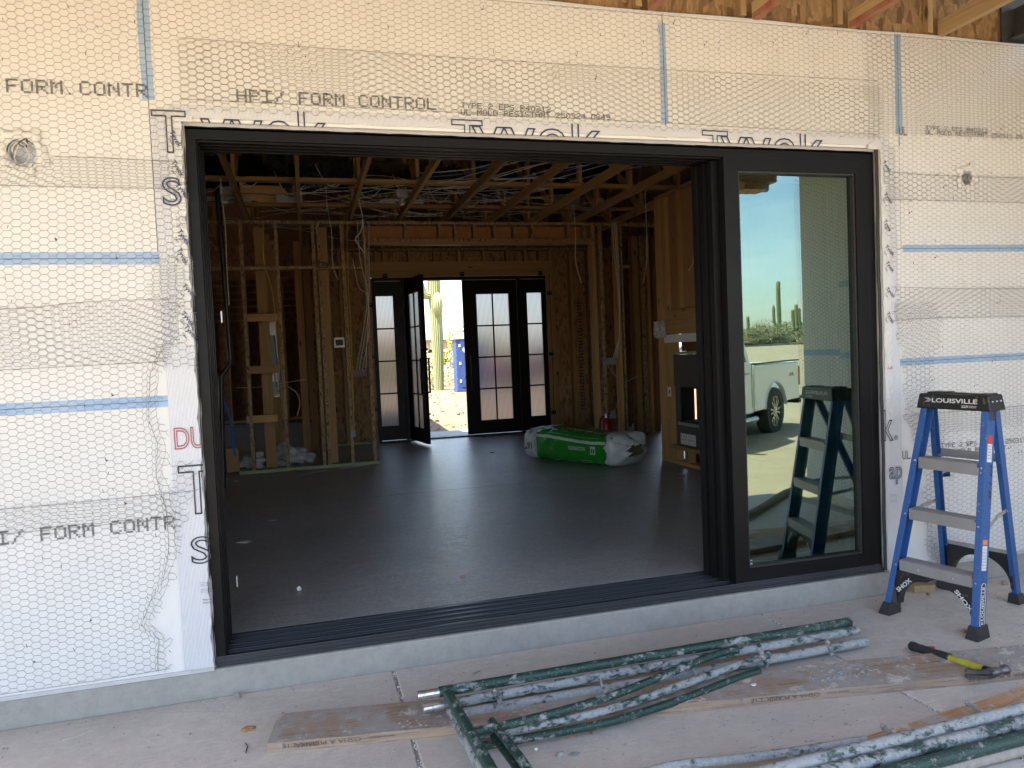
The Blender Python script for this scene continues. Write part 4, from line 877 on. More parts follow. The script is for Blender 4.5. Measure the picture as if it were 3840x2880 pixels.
# wall right of the opening
rw = thing('side_partition', 'stud partition right of the entry carrying a switch box', 'stud wall', (4.7, YP, FZ))
def rstud(u, v, wd, m_, y=YP, z1=3.198): p = AY(u, v, y); return box('stud', m_, rw, p.x-wd/2, p.x+wd/2, y, y+.14, FZ+.001, z1)
rstud(1291, 780, .052, 'lumber_z'); rstud(1306, 780, .05, 'osb_fine'); rstud(1342, 780, .045, 'lumber_z'); rstud(1351, 780, .022, 'osb_fine')
box('top_plate', 'osb_fine', rw, 4.785, 5.6, YP, YP+.14, 3.20, 3.238)
p = AY(1345, 575, YP); box('blocking', 'lumber_x', rw, p.x-.07, p.x+.12, YP+.02, YP+.09, p.z-.02, p.z+.02)
r2 = thing('rear_partition', 'stud partition with dark paint marks farther back on the right', 'stud wall', (5.7, 7, FZ))
for (u, wd, m_) in ((1379, .10, 'lumber_z'), (1394, .07, 'osb_fine'), (1407, .045, 'lumber_z'), (1420, .045, 'dark_lumber_z')):
    p = AY(u, 780, 7.0); box('stud', m_, r2, p.x-wd/2, p.x+wd/2, 7.0, 7.14, FZ+.001, 3.238)
mb = MB(); p = AY(1373, 890, 7.0); mb.box(p.x-.012, p.x+.018, 6.997, 6.999, p.z-.03, p.z+.05); p = AY(1374, 935, 7.0); mb.box(p.x-.012, p.x+.018, 6.997, 6.999, p.z-.03, p.z+.06); mb.build('paint_mark', 'ink', r2)
mb = MB(); 
for (u, v) in ((1414, 765), (1398, 823), (1300, 825)): p = AY(u, v, 7.0 if u > 1350 else YP); mb.box(p.x-.012, p.x+.012, p.y-.003, p.y-.001, p.z-.03, p.z+.03)
mb.build('paint_mark', 'red_plastic_matte', r2)
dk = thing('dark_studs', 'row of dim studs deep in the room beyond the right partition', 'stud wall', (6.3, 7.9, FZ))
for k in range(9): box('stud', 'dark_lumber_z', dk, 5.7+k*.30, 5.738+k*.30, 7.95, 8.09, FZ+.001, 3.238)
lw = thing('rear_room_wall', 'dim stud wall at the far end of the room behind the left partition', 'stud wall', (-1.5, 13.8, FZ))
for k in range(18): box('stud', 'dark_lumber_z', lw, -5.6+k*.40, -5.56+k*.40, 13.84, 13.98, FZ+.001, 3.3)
box('rail', 'lumber_x', lw, -5.6, 1.2, 13.80, 13.838, FZ+.04, FZ+.1)
mb = MB(); 
for k in range(7): mb.box(-1.7, .5, 10.0, 10.03, 2.25+k*.12, 2.28+k*.12)
tag(mb.build('shelf_slats', 'dark_lumber_x'), 'dim horizontal slats high in the room behind the left partition', 'slats')

# ================================================================== FIREPLACE CHASE (right)
XF = 4.46
fc = thing('fireplace_chase', 'pine framed chase at the right holding the metal fireplace', 'framing', (XF+.3, 3.6, FZ))
def FP(u, v): return AX(u, v, XF)
mb = MB(); ye = FP(1437, 800).y
yb = 4.33
box('corner_post', 'lumber_z', fc, XF, XF+.14, yb-.13, yb, FZ+.04, 3.20); box('corner_post', 'lumber_z', fc, XF+.006, XF+.14, yb-.24, yb-.132, FZ+.04, 3.20)
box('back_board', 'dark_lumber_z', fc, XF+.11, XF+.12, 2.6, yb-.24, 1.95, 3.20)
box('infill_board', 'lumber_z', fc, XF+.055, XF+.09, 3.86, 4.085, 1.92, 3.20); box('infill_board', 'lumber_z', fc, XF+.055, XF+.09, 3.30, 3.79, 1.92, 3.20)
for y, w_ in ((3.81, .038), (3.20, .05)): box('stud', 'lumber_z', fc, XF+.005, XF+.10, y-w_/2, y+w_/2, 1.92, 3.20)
box('gap_blocker', 'dark_lumber_z', fc, XF+.30, XF+.32, 2.6, yb, 1.44, 3.2); box('gap_blocker', 'dark_lumber_z', fc, XF+.30, XF+.32, 2.6, yb, FZ+.001, .344)  # boards added to keep outside brightness out of the chase gaps
box('top_plate', 'lumber_y', fc, XF, XF+.14, 2.6, yb, 3.201, 3.238)
box('header', 'lumber_y', fc, XF, XF+.09, 2.6, yb-.245, 1.80, 1.905); box('header', 'lumber_y', fc, XF+.004, XF+.09, 2.6, yb-.245, 1.64, 1.795)
box('bottom_plate', 'lumber_y', fc, XF+.001, XF+.14, 2.6, yb, FZ, FZ+.039)
box('hearth_shelf', 'lumber_y', fc, XF-.02, XF+.29, 2.6, yb-.245, .345, .385)
for y in (4.02, 3.75, 3.45, 3.15): box('shelf_leg', 'lumber_z', fc, XF+.0, XF+.09, y-.05, y+.0, FZ+.04, .344)
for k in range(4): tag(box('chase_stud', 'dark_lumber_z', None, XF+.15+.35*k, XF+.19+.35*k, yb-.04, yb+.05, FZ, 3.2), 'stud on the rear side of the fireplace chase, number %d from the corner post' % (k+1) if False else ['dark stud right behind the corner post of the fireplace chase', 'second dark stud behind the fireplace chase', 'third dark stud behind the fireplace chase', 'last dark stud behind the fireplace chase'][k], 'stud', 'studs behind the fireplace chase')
fpt = thing('fireplace', 'dark metal see-through fireplace box with pale lintel and a spec label', 'fireplace', (XF+.25, 3.5, .386))
y0f, y1f = 2.7, 3.98
mb = MB(); x0f, x1f = XF+.012, XF+.22
mb.box(x0f, x1f, y0f, y1f, .388, .66); mb.box(x0f, x1f, y0f, y1f, 1.05, 1.40); mb.box(x0f, x0f+.02, y1f-.10, y1f, .66, 1.05); mb.box(x0f, x0f+.02, y0f, y0f+.09, .66, 1.05); mb.build('firebox', 'gunmetal', fpt, bevel=.004)
mb = MB(); mb.box(x0f+.021, x1f, y1f-.03, y1f-.002, .661, 1.049); mb.box(x0f+.021, x1f, y0f, y0f+.03, .661, 1.049); mb.box(x0f+.021, x1f+.0, y0f+.03, y1f-.03, 1.035, 1.049); mb.build('firebox_lining', 'lining_black', fpt)
box('surround', 'warm_grey', fpt, x0f-.004, x0f-.0005, y0f, y1f+.01, 1.052, 1.41)
box('burner_tray', 'dark_trim', fpt, x0f+.05, x1f-.05, y0f+.09, y1f-.09, .661, .68)
box('lintel', 'white_paint', fpt, XF-.012, XF-.002, 2.7, FP(1437, 735).y, 1.545, 1.635)
mb = MB(); mb.tube([(XF+.03, 3.92, 1.42), (XF+.03, 3.80, 1.52), (XF+.03, 3.70, 1.42)], .004, 6); mb.build('vent_brace', 'galvanised', fpt)
box('support_board', 'treated_lumber', fpt, XF+.02, XF+.3, 2.7, 3.97, 1.412, 1.44)
box('label_plate', 'white_paint', fpt, x0f-.003, x0f-.001, 3.55, 3.88, .41, .53)
box('trim_rail', 'galvanised', fpt, x0f-.012, x0f-.001, y0f, y1f-.06, .62, .655)
text_obj('QUALITY CERTIFIED', 'label_text', 'ink', (x0f-.0035, 3.86, .455), (0, -1, 0), (0, 0, 1), .022, fpt, width=.28)
text_obj('l l l l l l', 'label_text', 'ink', (x0f-.0035, 3.86, .49), (0, -1, 0), (0, 0, 1), .025, fpt, width=.28); text_obj('l l l l l l', 'label_text', 'ink', (x0f-.0035, 3.86, .42), (0, -1, 0), (0, 0, 1), .018, fpt, width=.28)
sw = thing('switch_plate', 'small white plate with a switch slot beside the fireplace opening', 'wall plate', (XF, 4.03, 1.0)); p = FP(1447, 846)
box('plate', 'white_paint', sw, XF-.006, XF-.001, p.y-.035, p.y+.045, p.z-.055, p.z+.055); box('slot', 'ink', sw, XF-.0075, XF-.0062, p.y-.012, p.y+.012, p.z-.02, p.z+.02)
ms = thing('manual_pouch', 'clear plastic sleeve of papers stapled to the post above the fireplace', 'plastic sleeve', (XF, 4.2, 1.6))
a0, a1 = FP(1417, 690), FP(1447, 732)
sheet('sleeve', 'foil_pouch', lambda u, v_: (XF-.012-.012*abs(math.sin(u*5+v_*4))-.004*math.sin(u*17), 4.40-.30*u, 1.60+.20*v_+.01*u), 14, 14, ms)
pass

# ================================================================== ENTRY DOORS
YD = YB+.02
ed = thing('entry_door', 'black double entry door with reeded side lights, left leaf swung open', 'door', (3, YD, FZ))
def DX(u, v): return AY(u, v, YD)
zt_ = 2.778; zb_ = FZ+.0
xl, xr = 1.512, 4.42; xa, xb, xc = 2.03, 2.962, 3.87     # sidelight | leaf | leaf | sidelight
mb = MB(); mb.box(xl, xr, YD, YD+.12, zt_-.052, zt_); mb.box(xl, xl+.05, YD, YD+.12, zb_, zt_-.052); mb.box(xr-.05, xr, YD, YD+.12, zb_, zt_-.052); mb.box(xa-.065, xa-.012, YD, YD+.12, zb_, zt_-.052); mb.box(xc+.012, xc+.065, YD, YD+.12, zb_, zt_-.052)
mb.build('frame', 'black_aluminium', ed); box('threshold', 'black_aluminium', ed, xl+.05, xr-.05, YD+.001, YD+.16, FZ-.03, FZ+.022)
def leaf(nm, x0, x1, gx0, gx1, gz0, gz1, cols, rows=4, z0=FZ+.03, z1=zt_-.056, y=YD+.03, th=.045):
    mb = MB(); mb.box(x0, gx0, y, y+th, z0, z1); mb.box(gx1, x1, y, y+th, z0, z1); mb.box(gx0, gx1, y, y+th, z0, gz0); mb.box(gx0, gx1, y, y+th, gz1, z1)
    o = mb.build(nm, 'black_aluminium', ed)
    m_ = MB(); 
    for r_ in range(1, rows): z = gz0+(gz1-gz0)*r_/rows; m_.box(gx0, gx1, y+.012, y+.033, z-.012, z+.012)
    for c_ in range(1, cols): x = gx0+(gx1-gx0)*c_/cols; m_.box(x-.012, x+.012, y+.010, y+.035, gz0, gz1)
    m_.build('muntin', 'black_aluminium', o)
    MB().box(gx0, gx1, y+.019, y+.026, gz0, gz1).build('reeded_pane', 'reeded_glass', o)
    return o
leaf('sidelight', xl+.051, xa-.066, DX(819, 780).x, DX(857, 780).x-.01, .43, 2.49, 1)
leaf('sidelight', xc+.066, xr-.051, DX(1142, 780).x+.02, DX(1174, 780).x+.02, .435, 2.498, 1)
lf = leaf('door_leaf', xb+.003, xc+.009, DX(1033, 780).x+.02, DX(1105, 780).x+.005, .42, 2.492, 2)
mb = MB(); hx = xb+.075; mb.box(hx, hx+.012, YD-.03, YD-.018, .93, 1.50); mb.build('pull_handle', 'galvanised_dark', lf)
# swung leaf: hinged at xa, opens towards the room
lf = leaf('door_leaf', 0.0, .905, .17, .735, .42, 2.492, 2, y=-.0225)
p_ = AZ(932, 961, FZ+.03); ang = math.atan2(p_.y-YD, p_.x-(xa+.006))
lf.location = Vector((xa+.006, YD+.005, 0))-Vector(ed.location); lf.rotation_euler = (0, 0, ang)
mb = MB(); 
for sgn in (-1, 1): mb.box(.845, .870, min(sgn*.0225, sgn*.075), max(sgn*.0225, sgn*.075), .96, .985); mb.box(.845, .870, min(sgn*.0225, sgn*.075), max(sgn*.0225, sgn*.075), 1.465, 1.49); mb.box(.845, .870, min(sgn*.052, sgn*.075), max(sgn*.052, sgn*.075), .985, 1.465)
mb.box(.85, .885, -.05, .05, 1.60, 1.63)
h_ = mb.build('pull_handle', 'black_aluminium'); h_.parent = lf
mb = MB(); mb.box(.002, .004, -.02, .02, .2, 2.7)
for z in (.45, 1.3, 2.3): MB_ = mb.tube([(-.006, -.028, z), (-.006, -.028, z+.11)], .008, 8)
h_ = mb.build('hinge', 'galvanised_dark'); h_.parent = lf
for i_, (u, v) in enumerate(((832, 596), (998, 592), (1167, 590), (799, 659), (805, 770), (812, 883), (1187, 633), (1191, 764), (1196, 890))):
    p = AY(u, v, YB-.003); hor = v < 600
    mb = MB(); mb.box(p.x-.035, p.x+.035, YB-.0052, YB-.0012, p.z-.035, p.z+.035) if hor else mb.box(p.x-.04, p.x+.04, YB-.0052, YB-.0012, p.z-.03, p.z+.03); c_ = mb.build('mounting_clip', 'black_aluminium', ed)
    mb = MB(); [mb.blob((p.x+dx, YB-.0055, p.z+.012), (.006, .002, .006), 1, 0, 1) for dx in (-.015, .015)]; mb.build('screw', 'galv_white', c_)

# ================================================================== INTERIOR THINGS
# bundle of insulation batts in printed film
e1 = Vector((.43, -.90, 0)).normalized(); e2 = Vector((.90, .43, 0)).normalized(); BL, BW, BH = 1.54, .62, .375
B0 = Vector((3.02, 5.40, FZ))
bag = thing('insulation_bundle', 'green and white plastic wrapped insulation bundle lying on the grey floor', 'insulation bundle', B0+e1*BL/2+e2*BW/2)
NB = 44
prof = []
for k in range(NB):
    a = 2*PI*k/NB; c_, s_ = math.cos(a), math.sin(a); n_ = 4.2; r_ = (abs(c_)**n_+abs(s_)**n_)**(-1/n_); prof.append((c_*r_, s_*r_))
def bagpt(t_, k, puff=0):
    """t_ 0..1 along the bundle; k ring index"""
    px, pz = prof[k % NB]; end = min(t_, 1-t_)
    sh = 1-.30*max(0, (1-end/.10))**2 if t_ < .5 else 1-.10*max(0, (1-end/.10))**2
    wr = .006*math.sin(t_*47+px*5)*math.cos(px*6+pz*5)+.003*math.sin(t_*110+pz*9)+puff
    sag = .02*math.sin(t_*6)
    X = BL*t_; Y = BW/2+px*(BW/2*sh+wr); Z = BH/2+pz*(BH/2*(sh*.96+.04)+wr)-.0+(sag if pz > .2 else 0)
    if pz < -.8: Z = max(Z, .004)
    return B0+e1*X+e2*Y+Vector((0, 0, max(.003, Z)))
def bagskin(t0, t1, n, name, mat, puff=0, k0=0, k1=NB, parent=bag, wave=False, capn=0):
    mb = MB(); kk = list(range(k0, k1+1)); vs = []
    for j in range(n+1):
        for k in kk:
            t_ = t0+(t1-t0)*j/n
            if wave and j == n: t_ += .035*math.sin(k*1.3)+.02*math.sin(k*2.9)
            vs.append(bagpt(t_, k, puff))
    m_ = len(kk); mb.add(vs, [(j*m_+i, j*m_+i+1, (j+1)*m_+i+1, (j+1)*m_+i) for j in range(n) for i in range(m_-1)])
    if capn:
        c0 = B0+e1*(BL*t0-.03)+e2*BW/2+Vector((0, 0, BH/2)); o_ = len(mb.v); mb.v.append(tuple(c0)); mb.f += [(i+1, i, o_) for i in range(m_-1)]
    return mb.build(name, mat, parent, smooth=True)
bagskin(.0, .20, 10, 'white_end', 'bag_white', 0, capn=1)
bagskin(.20, .965, 42, 'green_film', 'bag_green', .0)
# torn white mouth of the bag at the right end
mb = MB(); vs = []; rb = random.Random(3); NJ = 9
for j in range(NJ+1):
    q = j/NJ
    for k in range(NB+1):
        px, pz = prof[k % NB]; t_ = .935+.022*math.sin(k*1.1)*(j == 0)+.12*q
        sh = 1.0+.03*q-.75*max(0, q-.40)**1.2*1.6
        cr_ = (.022*math.sin(k*.86+j*.5)*q+.012*math.sin(k*1.9+j*.9)*q+rb.uniform(-.003, .003)*q)
        Y = BW/2+px*BW/2*sh+cr_; Z = BH/2+pz*(BH/2)*sh*(1 if pz < 0 else 1-.25*q)+cr_*.8
        vs.append(B0+e1*(BL*t_+cr_)+e2*Y+Vector((0, 0, max(.004, Z+.004))))
m_ = NB+1; mb.add(vs, [(j*m_+i, j*m_+i+1, (j+1)*m_+i+1, (j+1)*m_+i) for j in range(NJ) for i in range(m_-1) if not (j > NJ-2 and (i % 15 in (2, 3)))])
mb.build('torn_wrapper', 'bag_white', bag, smooth=True)
mb = MB(); mb.blob(B0+e1*(BL*.985)+e2*BW/2+Vector((0, 0, BH*.46)), (.05, .05, .05), 2, .2, 1); cc = B0+e1*(BL*.955)+e2*BW/2+Vector((0, 0, BH/2))
mb.obox(cc, e1*.045, e2*BW*.44, Vector((0, 0, BH*.41))); mb.build('insulation_batt', 'rockwool', bag, bevel=.01)
def seg(a0, a1): return a0, a1
# ring index helper: side facing the viewer is px=-1 (k = NB/2); top is k = NB/4
def patch(t0, t1, k0, k1, name, mat, puff=.003, n=10): return bagskin(t0, t1, n, name, mat, puff, k0, k1)
kt, ks = NB//4, NB//2
patch(.20, .93, ks-4, ks-3, 'white_band', 'bag_white', .0035, 30)
for (k0, k1) in ((ks-2, ks+3), (ks-9, ks-5)):
    for (ta, tb) in ((.055, .057), (.188, .192)): patch(ta, tb, k0, k1, 'panel_line', 'ink', .004, 1)
# lettering laid on the side (upside down, as it lies)
def baglet(s_, t_r, k_top, h, wd, mat='white_ink', **kw):
    base = bagpt(t_r, k_top, .008); nrm = -e2
    return text_obj(s_, 'bag_lettering', mat, base+nrm*.004, -e1, Vector((0, 0, -1)), h, bag, width=wd, **kw)
baglet('ROCKWOOL', .74, ks-1, .042, .27, bold=.01)
p_ = bagpt(.80, ks-1, .008); mb = MB(); mb.prism([p_-e2*.004+e1*.0+Vector((0, 0, .015)), p_-e2*.004+e1*.075+Vector((0, 0, .015)), p_-e2*.004+e1*.075+Vector((0, 0, -.075)), p_-e2*.004+Vector((0, 0, -.075))], -e2*.0015); mb.build('logo_square', 'bag_white', bag)
mb = MB(); q_ = p_-e2*.0065+Vector((0, 0, -.06)); mb.prism([q_+e1*.015, q_+e1*.030, q_+e1*.032+Vector((0, 0, .055)), q_+e1*.010+Vector((0, 0, .035))], -e2*.001); mb.prism([q_+e1*.044, q_+e1*.060, q_+e1*.065+Vector((0, 0, .035)), q_+e1*.043+Vector((0, 0, .055))], -e2*.001); mb.build('logo_mark', 'ink', bag)
baglet('16"', .155, ks-1, .085, .115, 'ink', bold=.02)
p_ = bagpt(.155, ks-6, .012); text_obj('16"', 'bag_lettering', 'ink', p_+Vector((0, 0, .01))-e2*.012, -e1, (e2*.75+Vector((0, 0, .65)))*-1, .080, bag, width=.11, bold=.02)
for q in range(4): baglet('Stone wool insulation', .07+.0*q, ks-1, .006, .04, 'ink')
for (t_, k_, wd) in ((.45, ks+5, .10), (.62, ks+5, .12), (.80, ks+4, .2), (.80, ks+5, .2)): baglet('Insulation for thermal and acoustic', t_, k_, .010, wd)
p_ = bagpt(.55, ks-7, .01)
for q in range(3):
    s0 = .36+.17*q; pp = [bagpt(s0, ks-5, .004), bagpt(s0+.155, ks-5, .004), bagpt(s0+.155, ks-9, .004), bagpt(s0, ks-9, .004), bagpt(s0, ks-5, .004)]
    MB().tube(pp, .0015, 4).build('printed_frame', 'bag_white', bag)
    for r_ in range(4): a0 = bagpt(s0+.02, ks-6-r_*.6, .006) if False else bagpt(s0+.02, ks-6-(r_ > 1), .006); 
patch(.80, .87, kt-3, ks-9, 'white_label', 'bag_white', .004, 4); pl_ = bagpt(.845, ks-9, .012)
text_obj('16"', 'bag_lettering', 'ink', pl_+e2*.03+Vector((0, 0, .012)), e2*1.0, e1*-1, .055, bag, width=.10, bold=.02)

# fire extinguisher behind the bundle
p_ = AY(1310, 925, 5.75); fe = thing('fire_extinguisher', 'small red fire extinguisher standing behind the insulation bundle', 'fire extinguisher', (p_.x, 5.75, FZ))
mb = MB(); mb.tube([(p_.x, 5.75, FZ), (p_.x, 5.75, FZ+.02), (p_.x, 5.75, FZ+.32), (p_.x, 5.75, FZ+.37), (p_.x, 5.75, FZ+.40)], [.070, .075, .075, .055, .025], 20); mb.build('cylinder_body', 'extinguisher_red', fe, smooth=True)
mb = MB(); mb.tube([(p_.x, 5.75, FZ+.40), (p_.x, 5.75, FZ+.45)], .018, 10); mb.beam((p_.x-.02, 5.75, FZ+.45), (p_.x+.09, 5.75, FZ+.475), (0, .01, 0), (0, 0, .006)); mb.beam((p_.x-.02, 5.75, FZ+.43), (p_.x+.08, 5.75, FZ+.425), (0, .01, 0), (0, 0, .005)); mb.build('valve', 'galvanised', fe)
MB().tube(curve_pts([(p_.x-.01, 5.75, FZ+.43), (p_.x-.08, 5.73, FZ+.40), (p_.x-.105, 5.72, FZ+.28), (p_.x-.10, 5.72, FZ+.12)]), .010, 8).build('hose', 'black_rubber', fe, smooth=True)

# electrical boxes -----------------------------------------------------
def ebox(name, label, u, v, y, w_, h_, mat, open_=True, d=.05):
    p = AY(u, v, y); t_ = thing(name, label, 'electrical box', p); mb = MB()
    if open_:
        mb.box(p.x-w_, p.x+w_, y+d-.004, y+d, p.z-h_, p.z+h_); e = .004
        mb.box(p.x-w_, p.x-w_+e, y, y+d-.004, p.z-h_, p.z+h_); mb.box(p.x+w_-e, p.x+w_, y, y+d-.004, p.z-h_, p.z+h_); mb.box(p.x-w_+e, p.x+w_-e, y, y+d-.004, p.z-h_, p.z-h_+e); mb.box(p.x-w_+e, p.x+w_-e, y, y+d-.004, p.z+h_-e, p.z+h_)
    else: mb.box(p.x-w_, p.x+w_, y, y+d, p.z-h_, p.z+h_)
    mb.build('box_shell', mat, t_, bevel=.002); return t_, p
t_, p = ebox('junction_box', 'single wall box framed by a shiny white mud ring on a stud', 733, 740, YP-.03, .042, .042, 'dark_trim')
mb = MB(); w_ = .062; mb.box(p.x-w_, p.x+w_, YP-.036, YP-.031, p.z+.035, p.z+.062); mb.box(p.x-w_, p.x+w_, YP-.036, YP-.031, p.z-.062, p.z-.035); mb.box(p.x-w_, p.x-.044, YP-.036, YP-.031, p.z-.035, p.z+.035); mb.box(p.x+.044, p.x+w_, YP-.036, YP-.031, p.z-.035, p.z+.035); mb.build('mud_ring', 'white_paint', t_, bevel=.003)
ebox('switch_gang_box', 'wide dark red gang box where the bundle of white cables ends', 778, 805, YP-.01, .095, .055, 'maroon_box')
ebox('outlet_box', 'blue grey outlet box low on the stud left of the entry door', 763, 937, YP-.015, .032, .042, 'box_grey', False)
ebox('outlet_box', 'open outlet box low on the stud right of the lower blocking', 615, 917, YP-.01, .030, .050, 'cable_black')
ebox('switch_box', 'grey switch box on the stud right of the entry, cables running into it', 1320, 780, YP-.01, .075, .045, 'box_grey', False)
ebox('outlet_box', 'grey outlet box low on the stud above the fire extinguisher', 1324, 896, YP-.01, .042, .05, 'box_grey', False)
t_, p = ebox('black_bracket', 'black open cable bracket on the rail near the top of the partition', 697, 572, YP-.03, .055, .032, 'cable_black')
mp_ = thing('media_panel', 'white recessed media panel full of looped cables behind the blocked bay', 'cable panel', AY(590, 780, 6.45)); p = AY(582, 775, 6.45)
mb = MB(); mb.box(p.x-.03, p.x-.02, 6.40, 6.50, p.z-.50, p.z+.55); mb.box(p.x-.03, p.x+.10, 6.50, 6.51, p.z-.50, p.z+.55); mb.build('panel_case', 'galv_white', mp_)
rk = random.Random(9)
for k in range(8):
    mb = MB(); x = p.x+.01+k*.01; mb.tube(curve_pts([(x, 6.44, p.z+.30), (x+.02, 6.42, p.z-.05), (x+.05+rk.uniform(-.02, .02), 6.40, p.z-.25), (x+.02, 6.41, p.z-.42-rk.uniform(0, .08)), (x-.01, 6.42, p.z-.30)]), .004, 6); mb.build('patch_cable', 'cable_white' if k < 6 else 'cable_blue', mp_, smooth=True)

# cables --------------------------------------------------------------
def cable(label, pts, r_=.0035, mat='cable_white', group=None, name='cable', cat='cable'):
    o = MB().tube(curve_pts(pts, 6), r_, 7).build(name, mat, None, smooth=True); return tag(o, label, cat, group)
P3 = lambda y, *uv: [AY(u, v, y) for u, v in uv]
cable('long white cable hanging from the truss with a curl at its end, left of entry', P3(4.6, (764, 340), (768, 400), (783, 470), (779, 500), (768, 515), (775, 530), (786, 545)), .006, group='hanging cables')
cable('thin white cable hanging in front of the stud above the white mud ring', P3(5.2, (703, 385), (706, 440), (716, 500), (718, 560), (722, 585), (730, 604)), .004, group='hanging cables')
cable('white cable hanging in front of the right end of the opening header', P3(4.6, (1238, 448), (1243, 500), (1243, 560), (1249, 590), (1257, 612)), .0035, group='hanging cables')
cable('rightmost hanging cable, in front of the dark partition posts', P3(4.2, (1393, 410), (1396, 480), (1397, 560), (1388, 612)), .0035, group='hanging cables')
cable('short curved cable end beside the black door stack', P3(3.0, (1497, 400), (1500, 480), (1498, 560), (1487, 585)), .004, group='hanging cables')
cable('pale cable hanging in front of the black drain pipe at the left', P3(3.8, (476, 385), (480, 430), (487, 500), (490, 580), (495, 660)), .004, group='hanging cables')
for k, (a, b_, c_, d) in enumerate((((797, 480), (797, 560), (797, 640), (790, 800)), ((785, 480), (790, 600), (798, 700), (783, 798)), ((772, 480), (778, 560), (796, 660), (776, 798)), ((762, 560), (775, 620), (793, 650), (770, 798)))):
    cable('white cable in the bundle running down to the wide gang box', P3(YP-.015-.008*k, a, b_, c_, d), .005, group='cables of the gang box bundle')
for k, (a, b_, c_, d) in enumerate((((740, 480), (744, 560), (752, 700), (766, 930)), ((750, 480), (752, 600), (760, 760), (765, 932)))):
    cable(['left yellow cable dropping to the low outlet box beside the entry', 'right yellow cable dropping to the low outlet box beside the entry'][k], P3(YP-.02-.01*k, a, b_, c_, d), .005, 'cable_yellow', 'yellow cables')
cable('yellow cable winding down the blocked bay to the open outlet box', P3(YP+.06, (568, 480), (570, 560), (590, 640), (600, 760), (610, 880), (613, 910)), .006, 'cable_yellow', 'yellow cables of the left bay')
for k, a in enumerate((0, 4, 8)): cable(['leftmost white cable running down to the grey switch box', 'middle white cable running down to the grey switch box', 'rightmost white cable running down to the grey switch box'][k], P3(YP-.015-.006*k, (1322+a, 480), (1328+a, 560), (1336+a*.3, 640), (1338, 720), (1325+a, 772)), .005, group='cables of the right switch box')
cable('yellow cable from the switch box down to the low grey box', P3(YP-.02, (1337, 730), (1345, 800), (1338, 860), (1326, 890)), .005, 'cable_yellow', 'yellow cables right')
cable('looped white cable between the right partition studs', P3(YP+.3, (1300, 770), (1330, 812), (1355, 822), (1378, 812)), .005)
cable('dark cable loop between the rear room studs left', P3(6.6, (505, 838), (560, 836), (620, 826), (660, 820)), .004, 'cable_white', 'loose cables of the left bay')
cable('curling cable end hanging right of the lower blocking', P3(6.4, (622, 835), (640, 848), (648, 870), (642, 898)), .006, 'cable_yellow', 'loose cables of the left bay')
# cable runs lying through the trusses
rk = random.Random(31)
for k in range(22):
    y = rk.uniform(4.9, 7.6); z = 3.36+rk.uniform(0, .10)+(.05 if k % 3 else .0); x0 = rk.uniform(-.6, 1.6); x1 = x0+rk.uniform(1.6, 3.6); s_ = rk.uniform(.02, .11); dy = rk.uniform(-1.3, 1.3)
    pts = [(x0+(x1-x0)*q/6, y+dy*q/6+.03*math.sin(q*2+k), z-s_*math.sin(q*1.3+k)) for q in range(7)]
    cable('white cable run strung through the roof trusses', pts, .0042, group='cable runs in the trusses')
for k in range(12):
    y = 3.0+rk.uniform(0, 1.6); x0 = 1.3+rk.uniform(0, 1.5); s_ = rk.uniform(.03, .12)
    cable('slack cable swag crossing near the front trusses', curve_pts([(x0, y+.9, 3.38), (x0+.5, y+.5, 3.36-s_*.2), (x0+1.1, y+.1, 3.45), (x0+1.7, y-.2, 3.50)], 2), .004, 'cable_white' if k % 4 else 'cable_blue', group='cable swags')
for k in range(9):
    x = -.6+k*.42; y = 4.4+rk.uniform(0, 1.2); cable('short looped cable end among the trusses', [(x, y, 3.55), (x+.1, y, 3.36-rk.uniform(0, .05)), (x+.2, y+.05, 3.33), (x+.3, y+.1, 3.42)], .004, group='cable loops')
cable('thick black conduit sagging among the left trusses', P3(6.4, (545, 440), (600, 448), (680, 448), (740, 446)), .018, 'cable_black', name='conduit', cat='conduit')
cable('thick black conduit sagging among the middle trusses', P3(6.4, (930, 452), (980, 442), (1010, 425)), .018, 'cable_black', name='conduit', cat='conduit')
# drain pipe and blue hose at the left
pp = thing('drain_pipe', 'black drain pipe running down by the left jamb and turning at its elbow', 'pipe', (-.4, 5.0, FZ))
MB().tube([AY(463, 340, 5.0), AY(474, 470, 5.0), AY(486, 620, 5.0), AY(498, 775, 5.0), AY(494, 790, 5.0), AY(478, 812, 5.0), AY(478, 840, 5.0), AY(483, 1075, 5.0)], .028, 12).build('pipe_run', 'cable_black', pp, smooth=True)
a = AY(497, 785, 5.0); MB().tube([(a.x, 5, a.z-.02), (a.x, 5, a.z+.03)], .036, 12).build('coupling', 'black_rubber', pp, smooth=True)
cable('bright blue water hose curving down from the left jamb', P3(5.0, (478, 860), (490, 880), (500, 920), (503, 960), (508, 985)), .011, 'cable_blue', name='water_hose', cat='hose'); cable('pale fitting at the top of the blue hose by the left jamb', P3(5.0, (477, 838), (478, 862)), .014, 'galv_white', name='hose_fitting', cat='fitting')
